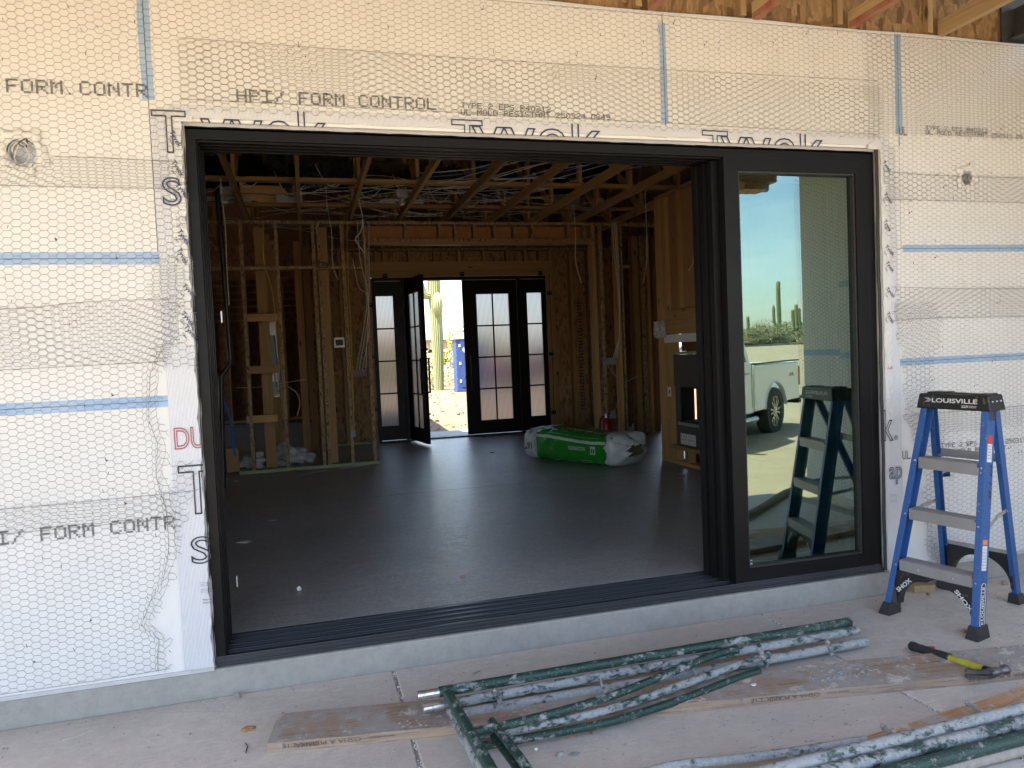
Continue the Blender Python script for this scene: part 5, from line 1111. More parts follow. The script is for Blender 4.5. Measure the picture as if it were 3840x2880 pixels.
# ducts
def duct(label, pts, r0, mat, seed):
    c_ = curve_pts(pts, 26 if mat == 'foil' else 14); rd_ = random.Random(seed); rr_ = [r0*(1+.05*(-1)**i+.03*math.sin(i*2.1+seed)) for i in range(len(c_))]
    mb = MB().tube(c_, rr_, 18); mb.v = [(a+rd_.uniform(-.017, .017), b+rd_.uniform(-.017, .017), c+rd_.uniform(-.017, .017)) for a, b, c in mb.v]
    return tag(mb.build('flexible_duct', mat, None, smooth=False), label, 'duct', 'flexible ducts in the roof space')
duct('long foil duct crossing over the middle trusses', [(.55, 5.1, 3.60), (1.3, 5.05, 3.62), (2.2, 5.1, 3.60), (3.1, 5.05, 3.62)], .13, 'foil', 1)
duct('crumpled foil duct bending down behind the left trusses', [(.30, 5.0, 3.95), (.27, 5.0, 3.70), (.33, 4.95, 3.48), (.45, 4.9, 3.42)], .10, 'foil', 2)
duct('dark film duct crossing at the far left of the roof space', [(-1.2, 4.9, 3.62), (-.5, 4.9, 3.60), (.1, 5.0, 3.66)], .12, 'black_duct_film', 3)
duct('dark film duct over the right hand trusses', [(3.2, 4.3, 3.62), (3.7, 4.5, 3.55), (4.2, 4.7, 3.60)], .10, 'black_duct_film', 4)
duct('wide dark duct behind the long foil one', [(-1.0, 6.2, 3.85), (1.5, 6.2, 3.80), (4.4, 6.3, 3.85)], .16, 'black_duct_film', 5)
# recessed light housings and duct boots
def can(label, u, v, y):
    p = AY(u, v, y); t_ = thing('recessed_light', label, 'light fitting', p, 'recessed light housings between the trusses'); x, z = p.x, 3.30
    box('junction_case', 'galv_white', t_, x-.065, x+.065, y-.05, y+.05, z+.06, z+.15, bevel=.006)
    mb = MB(); mb.box(x-.26, x+.26, y-.07, y-.058, z+.01, z+.03); mb.box(x-.26, x+.26, y+.058, y+.07, z+.01, z+.03); mb.build('hanger_bar', 'galvanised', t_)
    n = 24; mb = MB(); mb.add([(x+math.cos(2*PI*k/n)*r_, y+math.sin(2*PI*k/n)*r_, zz) for (r_, zz) in ((.085, z-.01), (.075, z-.01), (.070, z+.05), (.085, z+.05)) for k in range(n)], [(j*n+k, j*n+(k+1) % n, ((j+1) % 4)*n+(k+1) % n, ((j+1) % 4)*n+k) for j in range(4) for k in range(n)]); mb.build('trim_ring', 'galvanised', t_, smooth=True)
    MB().tube(curve_pts([(x-.03, y, z+.15), (x-.04, y, z+.21), (x+.02, y, z+.24), (x+.05, y, z+.16)]), .004, 6).build('lead', 'cable_white', t_)
can('recessed light housing beside the pine blocks at the far left', 487, 403, 5.1); can('recessed light housing in the middle left bay of trusses', 868, 420, 5.1); can('recessed light housing right of the middle of the ceiling', 1290, 420, 5.4)
for (u, v, lab) in ((625, 430, 'bright metal duct boot beside the pine blocks between the left trusses'), (1230, 440, 'dull metal duct boot between the right trusses')):
    p = AY(u, v, 5.0); t_ = thing('duct_boot', lab, 'duct boot', p); mb = MB(); x, y = p.x, 5.0; w_ = .14
    mb.box(x-w_, x+w_, y-.005, y, 3.30, 3.40); mb.box(x-w_, x+w_, y+.14, y+.145, 3.30, 3.40); mb.box(x-w_, x-w_+.005, y, y+.14, 3.30, 3.40); mb.box(x+w_-.005, x+w_, y, y+.14, 3.30, 3.40); mb.box(x-w_, x+w_, y, y+.14, 3.395, 3.40); mb.build('boot_case', 'galvanised', t_); MB().tube([(x-w_, y-.012, 3.37), (x+w_, y-.012, 3.37)], .006, 6).build('hanger_wire', 'galvanised', t_)
# clear bags behind the partition, offcuts on the floor
for k, (u, v, y, s_) in enumerate(((548, 955, 6.3, .14), (615, 960, 6.4, .17), (655, 965, 6.5, .12))):
    p = AY(u, v, y); mb = MB(); mb.blob((p.x, y, FZ+s_*.75), (s_*1.2, s_, s_*.8), k+5, .35, 3); tag(mb.build('plastic_bag', 'clear_poly', None, smooth=True), ['crumpled clear plastic bag behind the left stud of the blocked bay', 'largest crumpled clear plastic bag, right of the pine post', 'crumpled clear plastic bag by the doubled studs'][k], 'plastic bag', 'crumpled clear plastic bags')
cable('coil of thin black wire on the floor by the bottom plate', [AZ(640+22*math.cos(a), 1012+4.5*math.sin(a), FZ+.006) for a in np.linspace(0, 12, 30)], .004, 'cable_black', name='wire_coil', cat='wire')
fd = [((590, 1125), .055, 'flat pale smear of drywall mud on the floor, left front', 'mortar'), ((527, 1172), .05, 'thin pale flake on the floor near the left jamb', 'white_paint'), ((646, 1275), .014, 'small crumpled paper scrap near the left of the door track', 'white_paint'), ((1000, 1245), .014, 'tiny orange chip on the floor in the middle foreground', 'chip_wood'),
      ((1063, 978), .03, 'small dark offcut beside the insulation bundle', 'ink'), ((510, 1040), .03, 'white scrap in front of the left partition', 'white_paint')]
for k, ((u, v), r_, lab, mt) in enumerate(fd):
    p = AZ(u, v, FZ); mb = MB(); mb.blob((p.x, p.y, FZ+.004), (r_, r_*.5, .004 if k != 2 else .018), k, .4, 2); tag(mb.build('floor_scrap', mt, None), lab, 'scrap', None)
cable('thin pale wire offcut lying in front of the partition', [AZ(*q, FZ+.004) for q in ((640, 1030), (670, 1022), (705, 1016))], .003, name='wire_offcut', cat='wire'); cable('bent pale wire offcut lying near the partition end', [AZ(*q, FZ+.004) for q in ((735, 1012), (765, 1008), (790, 1006), (800, 1012))], .003, name='wire_offcut', cat='wire')
mb = MB(); n = 26; p = AZ(1440, 1028, FZ); mb.tube([(p.x+.19*math.cos(2*PI*k/n), p.y+.19*math.sin(2*PI*k/n), FZ+.0003) for k in range(n+1)], .0018, 4); tag(mb.build('chalk_circle', 'mortar', None), 'faint chalk circle drawn on the floor near the fireplace', 'marking')

# ================================================================== OUTSIDE, PAST THE ENTRY
def ribbed(pts, rs, ribs=18, depth=.10, n=72):
    pts = [Vector(p) for p in pts]; mb = MB(); up = None
    for k, p in enumerate(pts):
        d = (pts[min(k+1, len(pts)-1)]-pts[max(k-1, 0)]).normalized()
        if up is None: up = d.orthogonal().normalized()
        up = (up-d*up.dot(d)).normalized(); sd = d.cross(up)
        for i in range(n):
            a = 2*PI*i/n; r_ = rs[k]*(1-depth+depth*abs(math.cos(a*ribs/2))**.7*1.6); mb.v.append(tuple(p+(up*math.cos(a)+sd*math.sin(a))*r_))
    for k in range(len(pts)-1):
        for i in range(n): a = k*n+i; b_ = k*n+(i+1) % n; mb.f.append((a, b_, b_+n, a+n))
    mb.f.append(tuple(range((len(pts)-1)*n, len(pts)*n))); return mb
def saguaro(label, base, h, r_, arms, name='saguaro', group=None, lo=False):
    t_ = thing(name, label, 'cactus', base, group); b = Vector(base); N_ = 16 if not lo else 8; nn = 72 if not lo else 24; rb = 18 if not lo else 8
    zz = [h*k/N_ for k in range(N_+1)]; rs = [r_*(.80+.25*min(1, z/(h*.35))) for z in zz]
    pts = [b+Vector((.02*math.sin(z), .02*math.cos(z*.8), z)) for z in zz]; pts += [pts[-1]+Vector((0, 0, r_*.5)), pts[-1]+Vector((0, 0, r_*.85)), pts[-1]+Vector((0, 0, r_*.95))]; rs += [r_*.85, r_*.45, .02]
    ribbed(pts, rs, rb, n=nn).build('stem', 'saguaro_skin', t_, smooth=True)
    for (z, dx, dy, up_, ra) in arms:
        s_ = b+Vector((0, 0, z)); d = Vector((dx, dy, 0)); ap = curve_pts([s_, s_+d*.6+Vector((0, 0, -.05*up_)), s_+d+Vector((0, 0, .12*up_)), s_+d*1.05+Vector((0, 0, .5*up_)), s_+d*1.05+Vector((0, 0, up_))], 5)
        m_ = len(ap); ar = [ra*(.7+.3*min(1, i/4)) if i < m_-2 else ra*(.75 if i == m_-2 else .1) for i in range(m_)]
        ribbed(ap, ar, max(8, rb-6), n=nn).build('arm', 'saguaro_skin', t_, smooth=True)
    return t_
sb_ = AZ(949, 842, .12)
gz = ground_z(sb_.x, sb_.y); sb_.z = gz
sag = saguaro('tall saguaro cactus standing right outside the open entry leaf', sb_, 7.5, .235, [(4.05, -.62, -.1, 2.6, .17)])
p = AY(945, 656, sb_.y-.30); nub = ribbed([p+Vector((0, .1, -.50)), p+Vector((0, -.02, -.38)), p+Vector((0, -.08, -.15)), p+Vector((0, -.10, .1)), p+Vector((0, -.08, .32)), p+Vector((0, -.06, .42)), p+Vector((0, -.06, .45))], [.08, .16, .20, .20, .15, .08, .01], 14, n=56).build('bud', 'saguaro_skin', sag, smooth=True)
# portable toilet
pt0 = AZ(989, 848, .10); tl_ = thing('portable_toilet', 'blue portable toilet with white domed roof beside the saguaro', 'portable toilet', (pt0.x+.55, pt0.y+.5, ground_z(pt0.x, pt0.y)))
TX, TY, TZ = pt0.x, pt0.y, ground_z(pt0.x, pt0.y); a_ = math.radians(-5); ux = Vector((math.cos(a_), math.sin(a_), 0)); uy = Vector((-math.sin(a_), math.cos(a_), 0)); T0 = Vector((TX, TY, TZ))
def TB(x0, x1, y0, y1, z0, z1, nm, mt, par=tl_, bv=.01): c_ = T0+ux*(x0+x1)/2+uy*(y0+y1)/2+Vector((0, 0, (z0+z1)/2)); return MB().obox(c_, ux*(x1-x0)/2, uy*(y1-y0)/2, Vector((0, 0, (z1-z0)/2))).build(nm, mt, par, bevel=bv)
TB(-.02, 1.17, -.02, 1.19, .0, .13, 'skid_base', 'toilet_blue'); TB(0, 1.15, 0, 1.17, .131, 2.02, 'cabin', 'toilet_blue')
mb = MB(); pr_ = [(x, .0) for x in (-.06,)]; prof_r = [(-.06, 2.022), (-.06, 2.07), (.12, 2.20), (.40, 2.29), (.75, 2.29), (1.03, 2.20), (1.21, 2.07), (1.21, 2.022)]
mb.prism([T0+ux*x-uy*.06+Vector((0, 0, z)) for x, z in prof_r], uy*1.29); mb.build('roof', 'toilet_white', tl_, bevel=.015)
dr = TB(.16, 1.02, -.035, -.001, .20, 1.98, 'door', 'toilet_blue'); 
for sx in (0, 1):
    pts = [T0+ux*((.26 if sx == 0 else .92)+(1 if sx == 0 else -1)*.10*math.sin(PI*q/12))-uy*.037+Vector((0, 0, .5+1.1*q/12)) for q in range(13)]; MB().tube(pts, .015, 6).build('moulded_rib', 'toilet_blue', dr, smooth=True)
for z in (.38, 1.05, 1.72): TB(.10, .17, -.055, -.036, z, z+.10, 'hinge', 'toilet_white', dr, .003)
n = 26; c_ = T0+ux*.50-uy*.0365+Vector((0, 0, 1.60)); mb = MB(); mb.prism([c_+ux*.26*math.cos(2*PI*k/n)+Vector((0, 0, .15*math.sin(2*PI*k/n))) for k in range(n)], -uy*.004); st = mb.build('oval_sticker', 'toilet_white', dr)
for q, s_ in enumerate(('United', 'A Fast Service', '602-555')): text_obj(['Toilets', 'A Rental Site', 'Sanitation'][q], 'sticker_text', 'ink_blue', c_-uy*.006+ux*-.16+Vector((0, 0, .05-.06*q)), ux, Vector((0, 0, 1)), .04, st, width=.32)
rk = random.Random(1)
for k in range(8): TB(.014, .026, -.006, -.001, .3+k*.22, .312+k*.22, 'rivet', 'toilet_white', tl_, .002)
# leafy plants: many small leaf faces through the crown
def leaves(mb, c, rad, n, s_, rnd, flat=.5, hollow=.35):
    for k in range(n):
        while True:
            p = Vector((rnd.uniform(-1, 1), rnd.uniform(-1, 1), rnd.uniform(-1, 1)))
            if hollow < p.length < 1: break
        q = Vector((c[0]+p.x*rad[0], c[1]+p.y*rad[1], c[2]+p.z*rad[2])); a = Vector((rnd.gauss(0, 1), rnd.gauss(0, 1), rnd.gauss(0, 1))).normalized(); b_ = a.orthogonal().normalized(); l_ = s_*rnd.uniform(.5, 1.4)
        mb.quad(q-a*l_, q-b_*l_*flat, q+a*l_, q+b_*l_*flat)
def bush(name, label, cat, base, h, wd, mat, seed, n=900, s_=.07, trunk=.2, group=None, clumps=9):
    rnd = random.Random(seed); t_ = thing(name, label, cat, base, group); b = Vector(base); mb = MB(); br_ = MB()
    for k in range(clumps):
        a = rnd.uniform(0, 2*PI); r_ = rnd.uniform(0, .5)*wd; c_ = b+Vector((math.cos(a)*r_, math.sin(a)*r_, h*rnd.uniform(trunk+.12, .85))); sc__ = rnd.uniform(.18, .34)
        leaves(mb, c_, (wd*sc__, wd*sc__, h*sc__*.8), n//clumps, s_, rnd)
        br_.tube(curve_pts([b+Vector((rnd.uniform(-.05, .05), rnd.uniform(-.05, .05), 0)), b+(c_-b)*.5+Vector((rnd.uniform(-.1, .1)*wd, 0, 0)), c_], 4), [max(.008, .03*h/3*(1-q/9)) for q in range(9)], 6)
    mb.build('crown', mat, t_); br_.build('trunk', 'bark', t_, smooth=True); return t_
v0 = AZ(990, 770, 0.1); 
pv = CAM+ray(992, 735)*43; bush('palo_verde', 'yellow green palo verde tree behind the portable toilet', 'tree', (pv.x, pv.y, .1), 3.2, 2.6, 'palo_leaf', 3, 2600, .09)
pv = CAM+ray(1003, 720)*40; bush('bare_tree', 'sparse bare branched tree above the portable toilet roof', 'tree', (pv.x+.6, pv.y, .1), 3.8, 2.2, 'dry_leaf', 4, 260, .05, clumps=16)
for k in range(26):
    rnd = random.Random(50+k); u = 815+k*16+rnd.uniform(-5, 5); q = CAM+ray(u, 750)*rnd.uniform(33, 52)
    if 935 < u < 1000: continue
    bush('desert_shrub', 'desert shrub in the scrub beyond the front yard', 'shrub', (q.x, q.y, .1), rnd.uniform(1.2, 2.8), rnd.uniform(2.2, 3.8), rnd.choice(['sage_leaf', 'palo_leaf', 'sage_leaf', 'dry_leaf']), 70+k, 700, .10, .05, 'shrubs beyond the front yard')
q = CAM+ray(962, 800)*34; bush('desert_shrub', 'dry tan shrub at the foot of the grey block wall', 'shrub', (q.x, q.y, .1), .9, 2.0, 'dry_leaf', 44, 700, .05, .0)
q = CAM+ray(935, 790)*31; bush('desert_shrub', 'straw coloured brush left of the saguaro', 'shrub', (q.x, q.y, .1), 1.3, 1.6, 'dry_leaf', 45, 600, .05, .0)
q0 = CAM+ray(900, 760)*46; q1 = CAM+ray(1100, 755)*46
bw = thing('block_wall', 'low grey block wall behind the saguaro', 'wall', (q0.x, q0.y, 0)); MB().beam((q0.x-6, q0.y, .85), (q1.x+14, q1.y+2, .85), (0, .12, 0), (0, 0, .55)).build('masonry', 'block_wall', bw); MB().beam((q0.x-6, q0.y, 1.44), (q1.x+14, q1.y+2, 1.44), (0, .16, 0), (0, 0, .035)).build('coping', 'house_tan', bw)
q = CAM+ray(915, 740)*62; nh = thing('neighbour_house', 'tan stucco house with tiled roof far behind the block wall', 'house', (q.x, q.y, 0))
box('wall', 'house_tan', nh, q.x-11, q.x+2.5, q.y, q.y+9, 0, 2.9); rfm = MB(); rfm.add([(q.x-12, q.y-.8, 2.9), (q.x+3.3, q.y-.8, 2.9), (q.x+3.3, q.y+10, 2.9), (q.x-12, q.y+10, 2.9), (q.x-8, q.y+4.5, 4.2), (q.x-1, q.y+4.5, 4.2)], [(0, 1, 5, 4), (1, 2, 5), (2, 3, 4, 5), (3, 0, 4), (0, 3, 2, 1)]); rfm.build('roof', 'roof_tile', nh)
for dx in (-8, -4.5, -.4): box('window', 'car_glass', nh, q.x+dx, q.x+dx+1.1, q.y-.03, q.y-.005, 1.0, 2.1)

# ================================================================== PICKUPS
def pickup(label, pos, heading, paint, group=None):
    """x forward from the tail, y left, z up; rear axle at x=1.22"""
    t_ = thing('pickup_truck', label, 'pickup truck', pos, group); M_ = Matrix.Translation((0, 0, 0))
    def add(mb, nm, mt, par=None, **k):
        o = mb.build(nm, mt, None, **k); o.parent = par or t_; return o
    t_.rotation_euler = (0, 0, heading); Wd = .98
    def arc(cx, r_, a0, a1, n=10): return [(cx+r_*math.cos(math.radians(a0+(a1-a0)*i/n)), .42+r_*math.sin(math.radians(a0+(a1-a0)*i/n))) for i in range(n+1)]
    side = [(0, .56), (.05, 1.24), (2.18, 1.26), (2.18, .48)]+[(x, z) for x, z in arc(1.22, .50, 8, 172)]+[(.66, .56)]
    for sg, nm in ((1, 'bed_side'), (-1, 'bed_side')):
        mb = MB(); y0 = sg*Wd; mb.prism([(x, y0, z) for x, z in side], (0, -sg*.07, 0)); o = add(mb, nm, paint, bevel=.02)
        mb = MB(); mb.tube([(x, sg*(Wd+.004), z) for x, z in arc(1.22, .515, 8, 172)], .012, 6); add(mb, 'wheel_arch', paint, o, smooth=True)
        mb = MB(); mb.box(.03, 2.17, sg*Wd-.05 if sg > 0 else -Wd-.01, Wd+.01 if sg > 0 else -Wd+.05, 1.262, 1.285); add(mb, 'rail_cap', 'dark_trim', o)
        # decal: red and grey slashes
        mb = MB(); y = sg*(Wd+.0015)
        for (xa_, ln, z, sl_) in ((.36, .20, 1.03, .03), (.40, .16, 1.00, .03)): mb.quad((xa_, y, z), (xa_+ln, y, z), (xa_+ln-sl_, y, z+.022), (xa_-sl_, y, z+.022))
        mb.quad((.30, y, .99), (.36, y, .99), (.42, y, 1.06), (.36, y, 1.06)); add(mb, 'decal', 'lamp_red', o)
        mb = MB(); mb.box(.0, .045, sg*Wd-.005 if sg > 0 else -Wd-.012, Wd+.012 if sg > 0 else -Wd+.005, .80, 1.16); add(mb, 'tail_light', 'lamp_red', o, bevel=.006)
    add(MB().box(0, 2.18, -Wd+.071, Wd-.071, .70, .74), 'bed_floor', 'dark_trim'); add(MB().box(-.02, .04, -Wd+.075, Wd-.075, .58, 1.25), 'tailgate', paint, bevel=.015)
    b_ = add(MB().box(-.16, -.021, -Wd+.02, Wd-.02, .46, .60), 'bumper', 'dark_trim', bevel=.02); add(MB().box(-.30, -.161, -.05, .05, .40, .46), 'tow_hitch', 'dark_trim', b_)
    cab = [(2.22, .46), (2.22, 1.28), (2.34, 1.30), (2.62, 1.80), (2.80, 1.85), (3.62, 1.83), (4.25, 1.30), (5.35, 1.18), (5.62, 1.02), (5.66, .55)]+arc(4.85, .50, 8, 172)+[(4.3, .42)]
    mb = MB(); mb.prism([(x, Wd-.0, z) for x, z in cab if z < 1.31 or True], (0, -2*Wd, 0)); body = add(mb, 'cab_body', paint, bevel=.03)
    for sg in (1, -1):
        y = sg*(Wd+.003)
        for wn in ([(2.52, 1.32), (2.74, 1.74), (3.12, 1.75), (3.12, 1.32)], [(3.20, 1.32), (3.20, 1.75), (3.58, 1.74), (4.02, 1.32)]): add(MB().prism([(x, y, z) for x, z in wn], (0, sg*.004, 0)), 'side_window', 'car_glass', body)
        for xs0 in (2.30, 3.16, 4.12): add(MB().tube([(xs0, sg*(Wd+.001), .55), (xs0, sg*(Wd+.001), 1.28)], .006, 5), 'door_seam', 'dark_trim', body)
        for xh in (2.42, 3.30): add(MB().tube([(xh, sg*(Wd+.02), 1.12), (xh+.18, sg*(Wd+.02), 1.12)], .014, 8), 'door_handle', 'rim_metal', body, smooth=True)
        add(MB().tube([(2.30, sg*(Wd+.06), .38), (4.20, sg*(Wd+.06), .38)], .045, 12), 'step_bar', 'rim_metal', smooth=True); add(MB().box(4.0, 4.12, Wd+.02 if sg > 0 else -Wd-.22, Wd+.22 if sg > 0 else -Wd-.02, 1.30, 1.46), 'mirror', 'dark_trim', bevel=.02)
        add(MB().box(5.52, 5.64, sg*Wd-.28 if sg > 0 else -Wd+.02, Wd-.02 if sg > 0 else -Wd+.28, .84, 1.0), 'headlight', 'label_white', bevel=.01)
        for cx in (1.22, 4.85):
            n = 40; mb = MB(); pr = [(.40, -.11), (.415, -.08), (.415, .08), (.40, .11), (.27, .12), (.27, -.12)]
            yc = sg*(Wd-.12); mb.v += [(cx+r_*math.cos(2*PI*k/n), yc+o_, .415+r_*math.sin(2*PI*k/n)) for (r_, o_) in pr for k in range(n)]; mb.f += [(j*n+k, j*n+(k+1) % n, ((j+1) % 6)*n+(k+1) % n, ((j+1) % 6)*n+k) for j in range(6) for k in range(n)]
            whl = add(mb, 'wheel', 'tyre', smooth=True); mb = MB(); yo = yc+sg*.075
            mb.v += [(cx+r_*math.cos(2*PI*k/n), yy, .415+r_*math.sin(2*PI*k/n)) for (r_, yy) in ((.275, yo+sg*.03), (.25, yo+sg*.03), (.24, yc-sg*.05)) for k in range(n)]; mb.f += [(j*n+k, j*n+(k+1) % n, (j+1)*n+(k+1) % n, (j+1)*n+k) for j in range(2) for k in range(n)]
            for k in range(6):
                a = 2*PI*k/6; d = Vector((math.cos(a), 0, math.sin(a))); s_ = Vector((-math.sin(a), 0, math.cos(a)))
                for w_ in (-.5, .5): mb.beam(Vector((cx, yo+sg*.015, .415))+d*.04+s_*.02*w_, Vector((cx, yo+sg*.015, .415))+d*.255+s_*.11*w_, s_*.013, Vector((0, .012, 0)))
            mb.tube([(cx, yo-sg*.02, .415), (cx, yo+sg*.035, .415)], .05, 14); add(mb, 'rim', 'rim_metal', whl, smooth=True); add(MB().tube([(cx, yc-sg*.08, .415), (cx, yc-sg*.05, .415)], .24, 24), 'brake_disc', 'dark_trim', whl)
    add(MB().prism([(2.26, .82, 1.32), (2.60, .72, 1.78), (2.60, -.72, 1.78), (2.26, -.82, 1.32)], (-.012, 0, .006)), 'rear_window', 'car_glass', body)
    add(MB().prism([(3.70, .80, 1.79), (4.24, .86, 1.33), (4.24, -.86, 1.33), (3.70, -.80, 1.79)], (.012, 0, .012)), 'windscreen', 'car_glass', body); add(MB().box(.3, 5.4, -.7, .7, .30, .45), 'chassis', 'dark_trim'); add(MB().box(5.63, 5.70, -.62, .62, .62, .98), 'grille', 'dark_trim', body)
    return t_
h_ = math.atan2(.57, -.82)
tw = pickup('white pickup truck parked on the dirt, mirrored in the glazed door panel', (9.37, -8.28, -.12), h_, 'truck_white')
# place so that its right side runs through the mirrored tail corner
dv = Vector((math.cos(h_), math.sin(h_), 0)); lv = Vector((-dv.y, dv.x, 0)); tw.location = Vector((9.37, -8.28, -.12))+lv*.98
q = CAM+ray(1030, 820)*30; pickup('dark maroon pickup truck blurred behind the reeded right entry leaf', (q.x+.9, q.y+1.0, .08), math.radians(12), 'truck_maroon')

# ================================================================== DESERT BEHIND THE CAMERA (seen in the glass)
def MZ(u, v, z): p = AZ(u, v, z); return Vector((p.x, .1-p.y, z))
def MD(u, v, depth): return mirrored(u, v, depth)
q = MD(1684, 740, 75); saguaro('tall two armed saguaro on the desert skyline, mirrored in the door glass', (q.x, q.y, ground_z(q.x, q.y)), 6.1, .19, [(1.9, -.65, .1, 2.0, .15)], lo=True)
for k, (u, h, lab) in enumerate(((1714, 3.3, 'saguaro on the mirrored skyline beside the wing wall edge'), (1722, 4.0, 'rightmost saguaro on the mirrored skyline'), (1728, 3.7, 'saguaro standing closest to the wing wall on the mirrored skyline'), (1617, 3.1, 'short lone saguaro at the left of the mirrored skyline'), (1697, 2.4, 'stubby saguaro right of the tall mirrored one'))):
    q = MD(u, 740, 78+k*3); saguaro(lab, (q.x, q.y, ground_z(q.x, q.y)), h, .17, [(1.3, .5, .1, .9, .12)] if k in (0, 1) else [], lo=True)
for k in range(64):
    rnd = random.Random(200+k); u = 1520+k*5.2+rnd.uniform(-4, 4); d = rnd.uniform(64, 90); q = MD(u, 745, d); q.z = ground_z(q.x, q.y)
    m_ = rnd.choice(['sage_leaf', 'sage_leaf', 'dry_leaf', 'cholla_leaf', 'sage_leaf']); h = rnd.uniform(1.1, 2.6) if d > 70 else rnd.uniform(.6, 1.3)
    bush('desert_shrub', 'desert shrub of the brush line mirrored in the door glass', 'shrub', q, h, h*1.9, m_, 300+k, 1500, .065, .0, 'desert shrubs behind the road', 6)
for k in range(22):
    rnd = random.Random(600+k); q = Vector((rnd.uniform(-40, 14), rnd.uniform(-78, -60), 0)); q.z = ground_z(q.x, q.y); bush('desert_shrub', 'desert shrub beyond the yard behind the camera', 'shrub', q, rnd.uniform(.8, 2.4), rnd.uniform(2, 3.4), rnd.choice(['sage_leaf', 'dry_leaf']), 700+k, 220, .18, .0, 'desert shrubs behind the yard', 5)
cable('grey corrugated hose lying along the patio edge, mirrored in the glass', [MZ(*q_, 0.0)+Vector((0, 0, .03)) for q_ in ((1500, 1160), (1560, 1135), (1610, 1120), (1650, 1098), (1690, 1072), (1720, 1062))], .035, 'bark', name='edge_hose', cat='hose')

# wing wall at the right, outside the frame but mirrored in the glass
ww = thing('wing_wall', 'white netted wing wall closing the right end of the patio, mirrored in the glass', 'wall', (5.1, -1.2, 0))
def wfoam(y0, y1, x, z0=.10, z1=3.235): MB().quad((x, y0, z0), (x, y1, z0), (x, y1, z1), (x, y0, z1)).build('foam_board', 'foam_board', ww)
wfoam(-1.92, -.035, 5.06); wfoam(-2.49, -1.92, 5.11); mb = MB(); mb.box(5.062, 5.30, -1.92, -.03, .08, 3.235); mb.box(5.112, 5.30, -2.49, -1.921, .08, 3.235); mb.build('core', 'foam_board', ww)
mb = MB()
for (y0, y1, x, z) in ((-1.92, -.04, 5.058, 1.33), (-2.49, -1.93, 5.108, 1.36), (-1.92, -.04, 5.058, 1.96)): mb.quad((x, y0, z), (x, y1, z), (x, y1, z+.055), (x, y0, z+.055))
mb.build('seam_tape', 'blue_mesh_tape', ww)
on = netting('wire_netting', -2.49, -.04, .15, 3.2, lambda x, z: x < 9, 20, .006, y=5.05, r=.0010, plane='x', parent=ww, cw=.039, ch=.036)

# ================================================================== STEPLADDER
V3 = Vector
FLp, FRp, RRp, RLp = V3((3.43, -.275, 0)), V3((3.56, -.74, 0)), V3((4.234, -.417, 0)), V3((4.085, -.06, 0))
TFL, TFR, TRR, TRL = V3((3.675, -.315, 1.12)), V3((3.728, -.672, 1.12)), V3((3.835, -.645, 1.12)), V3((3.785, -.285, 1.12))
ew = (FRp-FLp).normalized(); ed_ = V3((-ew.y, ew.x, 0)); UP = V3((0, 0, 1))
ld = thing('stepladder', 'blue fibreglass stepladder with black top cap standing right of the sliding door', 'stepladder', (3.83, -.37, 0))
def rail(nm, b_, t_, out, dep, web, fl, z0=.035):
    d = (t_-b_); p0 = b_+d*(z0/d.z); p1 = t_+d*(.01/d.z); dep = (dep-d.normalized()*dep.dot(d.normalized())).normalized(); out = out.normalized(); mb = MB(); t2 = .0022
    c0, c1 = p0+dep*web/2, p1+dep*web/2
    mb.beam(c0, c1, dep*web/2, out*t2)
    for s_ in (0, 1): q = dep*(web*s_+(t2 if s_ == 0 else -t2))-out*(fl/2); mb.beam(p0+q, p1+q, out*(fl/2-.0023), dep*t2)
    return mb.build(nm, 'blue_fibreglass', ld, bevel=.001)
rFL = rail('front_rail', FLp, TFL, -ew, ed_, .075, .032); rFR = rail('front_rail', FRp, TFR, ew, ed_, .075, .032)
rRL = rail('rear_rail', RLp, TRL, -ew, -ed_, .045, .026); rRR = rail('rear_rail', RRp, TRR, ew, -ed_, .045, .026)
def onr(b_, t_, z): return b_+(t_-b_)*(z/(t_.z-b_.z))
for z in (.30, .575, .85):
    l_, r_ = onr(FLp, TFL, z)+ew*.0035, onr(FRp, TFR, z)-ew*.0035; st = thing('x', 'x', 'x') if False else None
    mb = MB(); q = ed_*.042
    l_, r_ = l_+ew*.033, r_-ew*.031; mb.beam(l_+q-UP*.004, r_+q-UP*.004, ed_*.044, UP*.003); mb.beam(l_-UP*.03-ed_*.0015, r_-UP*.03-ed_*.0015, ed_*.002, UP*.028)
    mb.beam(l_+ed_*.0865-UP*.018, r_+ed_*.0865-UP*.018, ed_*.002, UP*.016)
    for k in range(6): mb.beam(l_+ed_*(.008+k*.013)+UP*.0005, r_+ed_*(.008+k*.013)+UP*.0005, ed_*.0025, UP*.0015)
    so_ = mb.build('step', 'aluminium', ld); mb = MB()
    for e_ in (l_+ew*(-.020), r_+ew*.018):
        for dz in ((-.018, -.042) if z > .8 else (-.03,)): mb.blob(e_-ed_*.003+UP*dz, (.0065,)*3, 1, 0, 1)
    if z < .4:
        for t_ in (.27, .75): mb.blob(l_+(r_-l_)*t_-ed_*.004-UP*.032, (.008,)*3, 1, 0, 1)
    mb.build('rivet', 'galvanised', so_, smooth=True)
for z in (.30, .85):
    l_, r_ = onr(RLp, TRL, z), onr(RRp, TRR, z); MB().beam(l_+ed_*.004, r_+ed_*.004, ed_*.004, UP*(.022 if z > .5 else .010)).build('rear_brace', 'aluminium', ld)
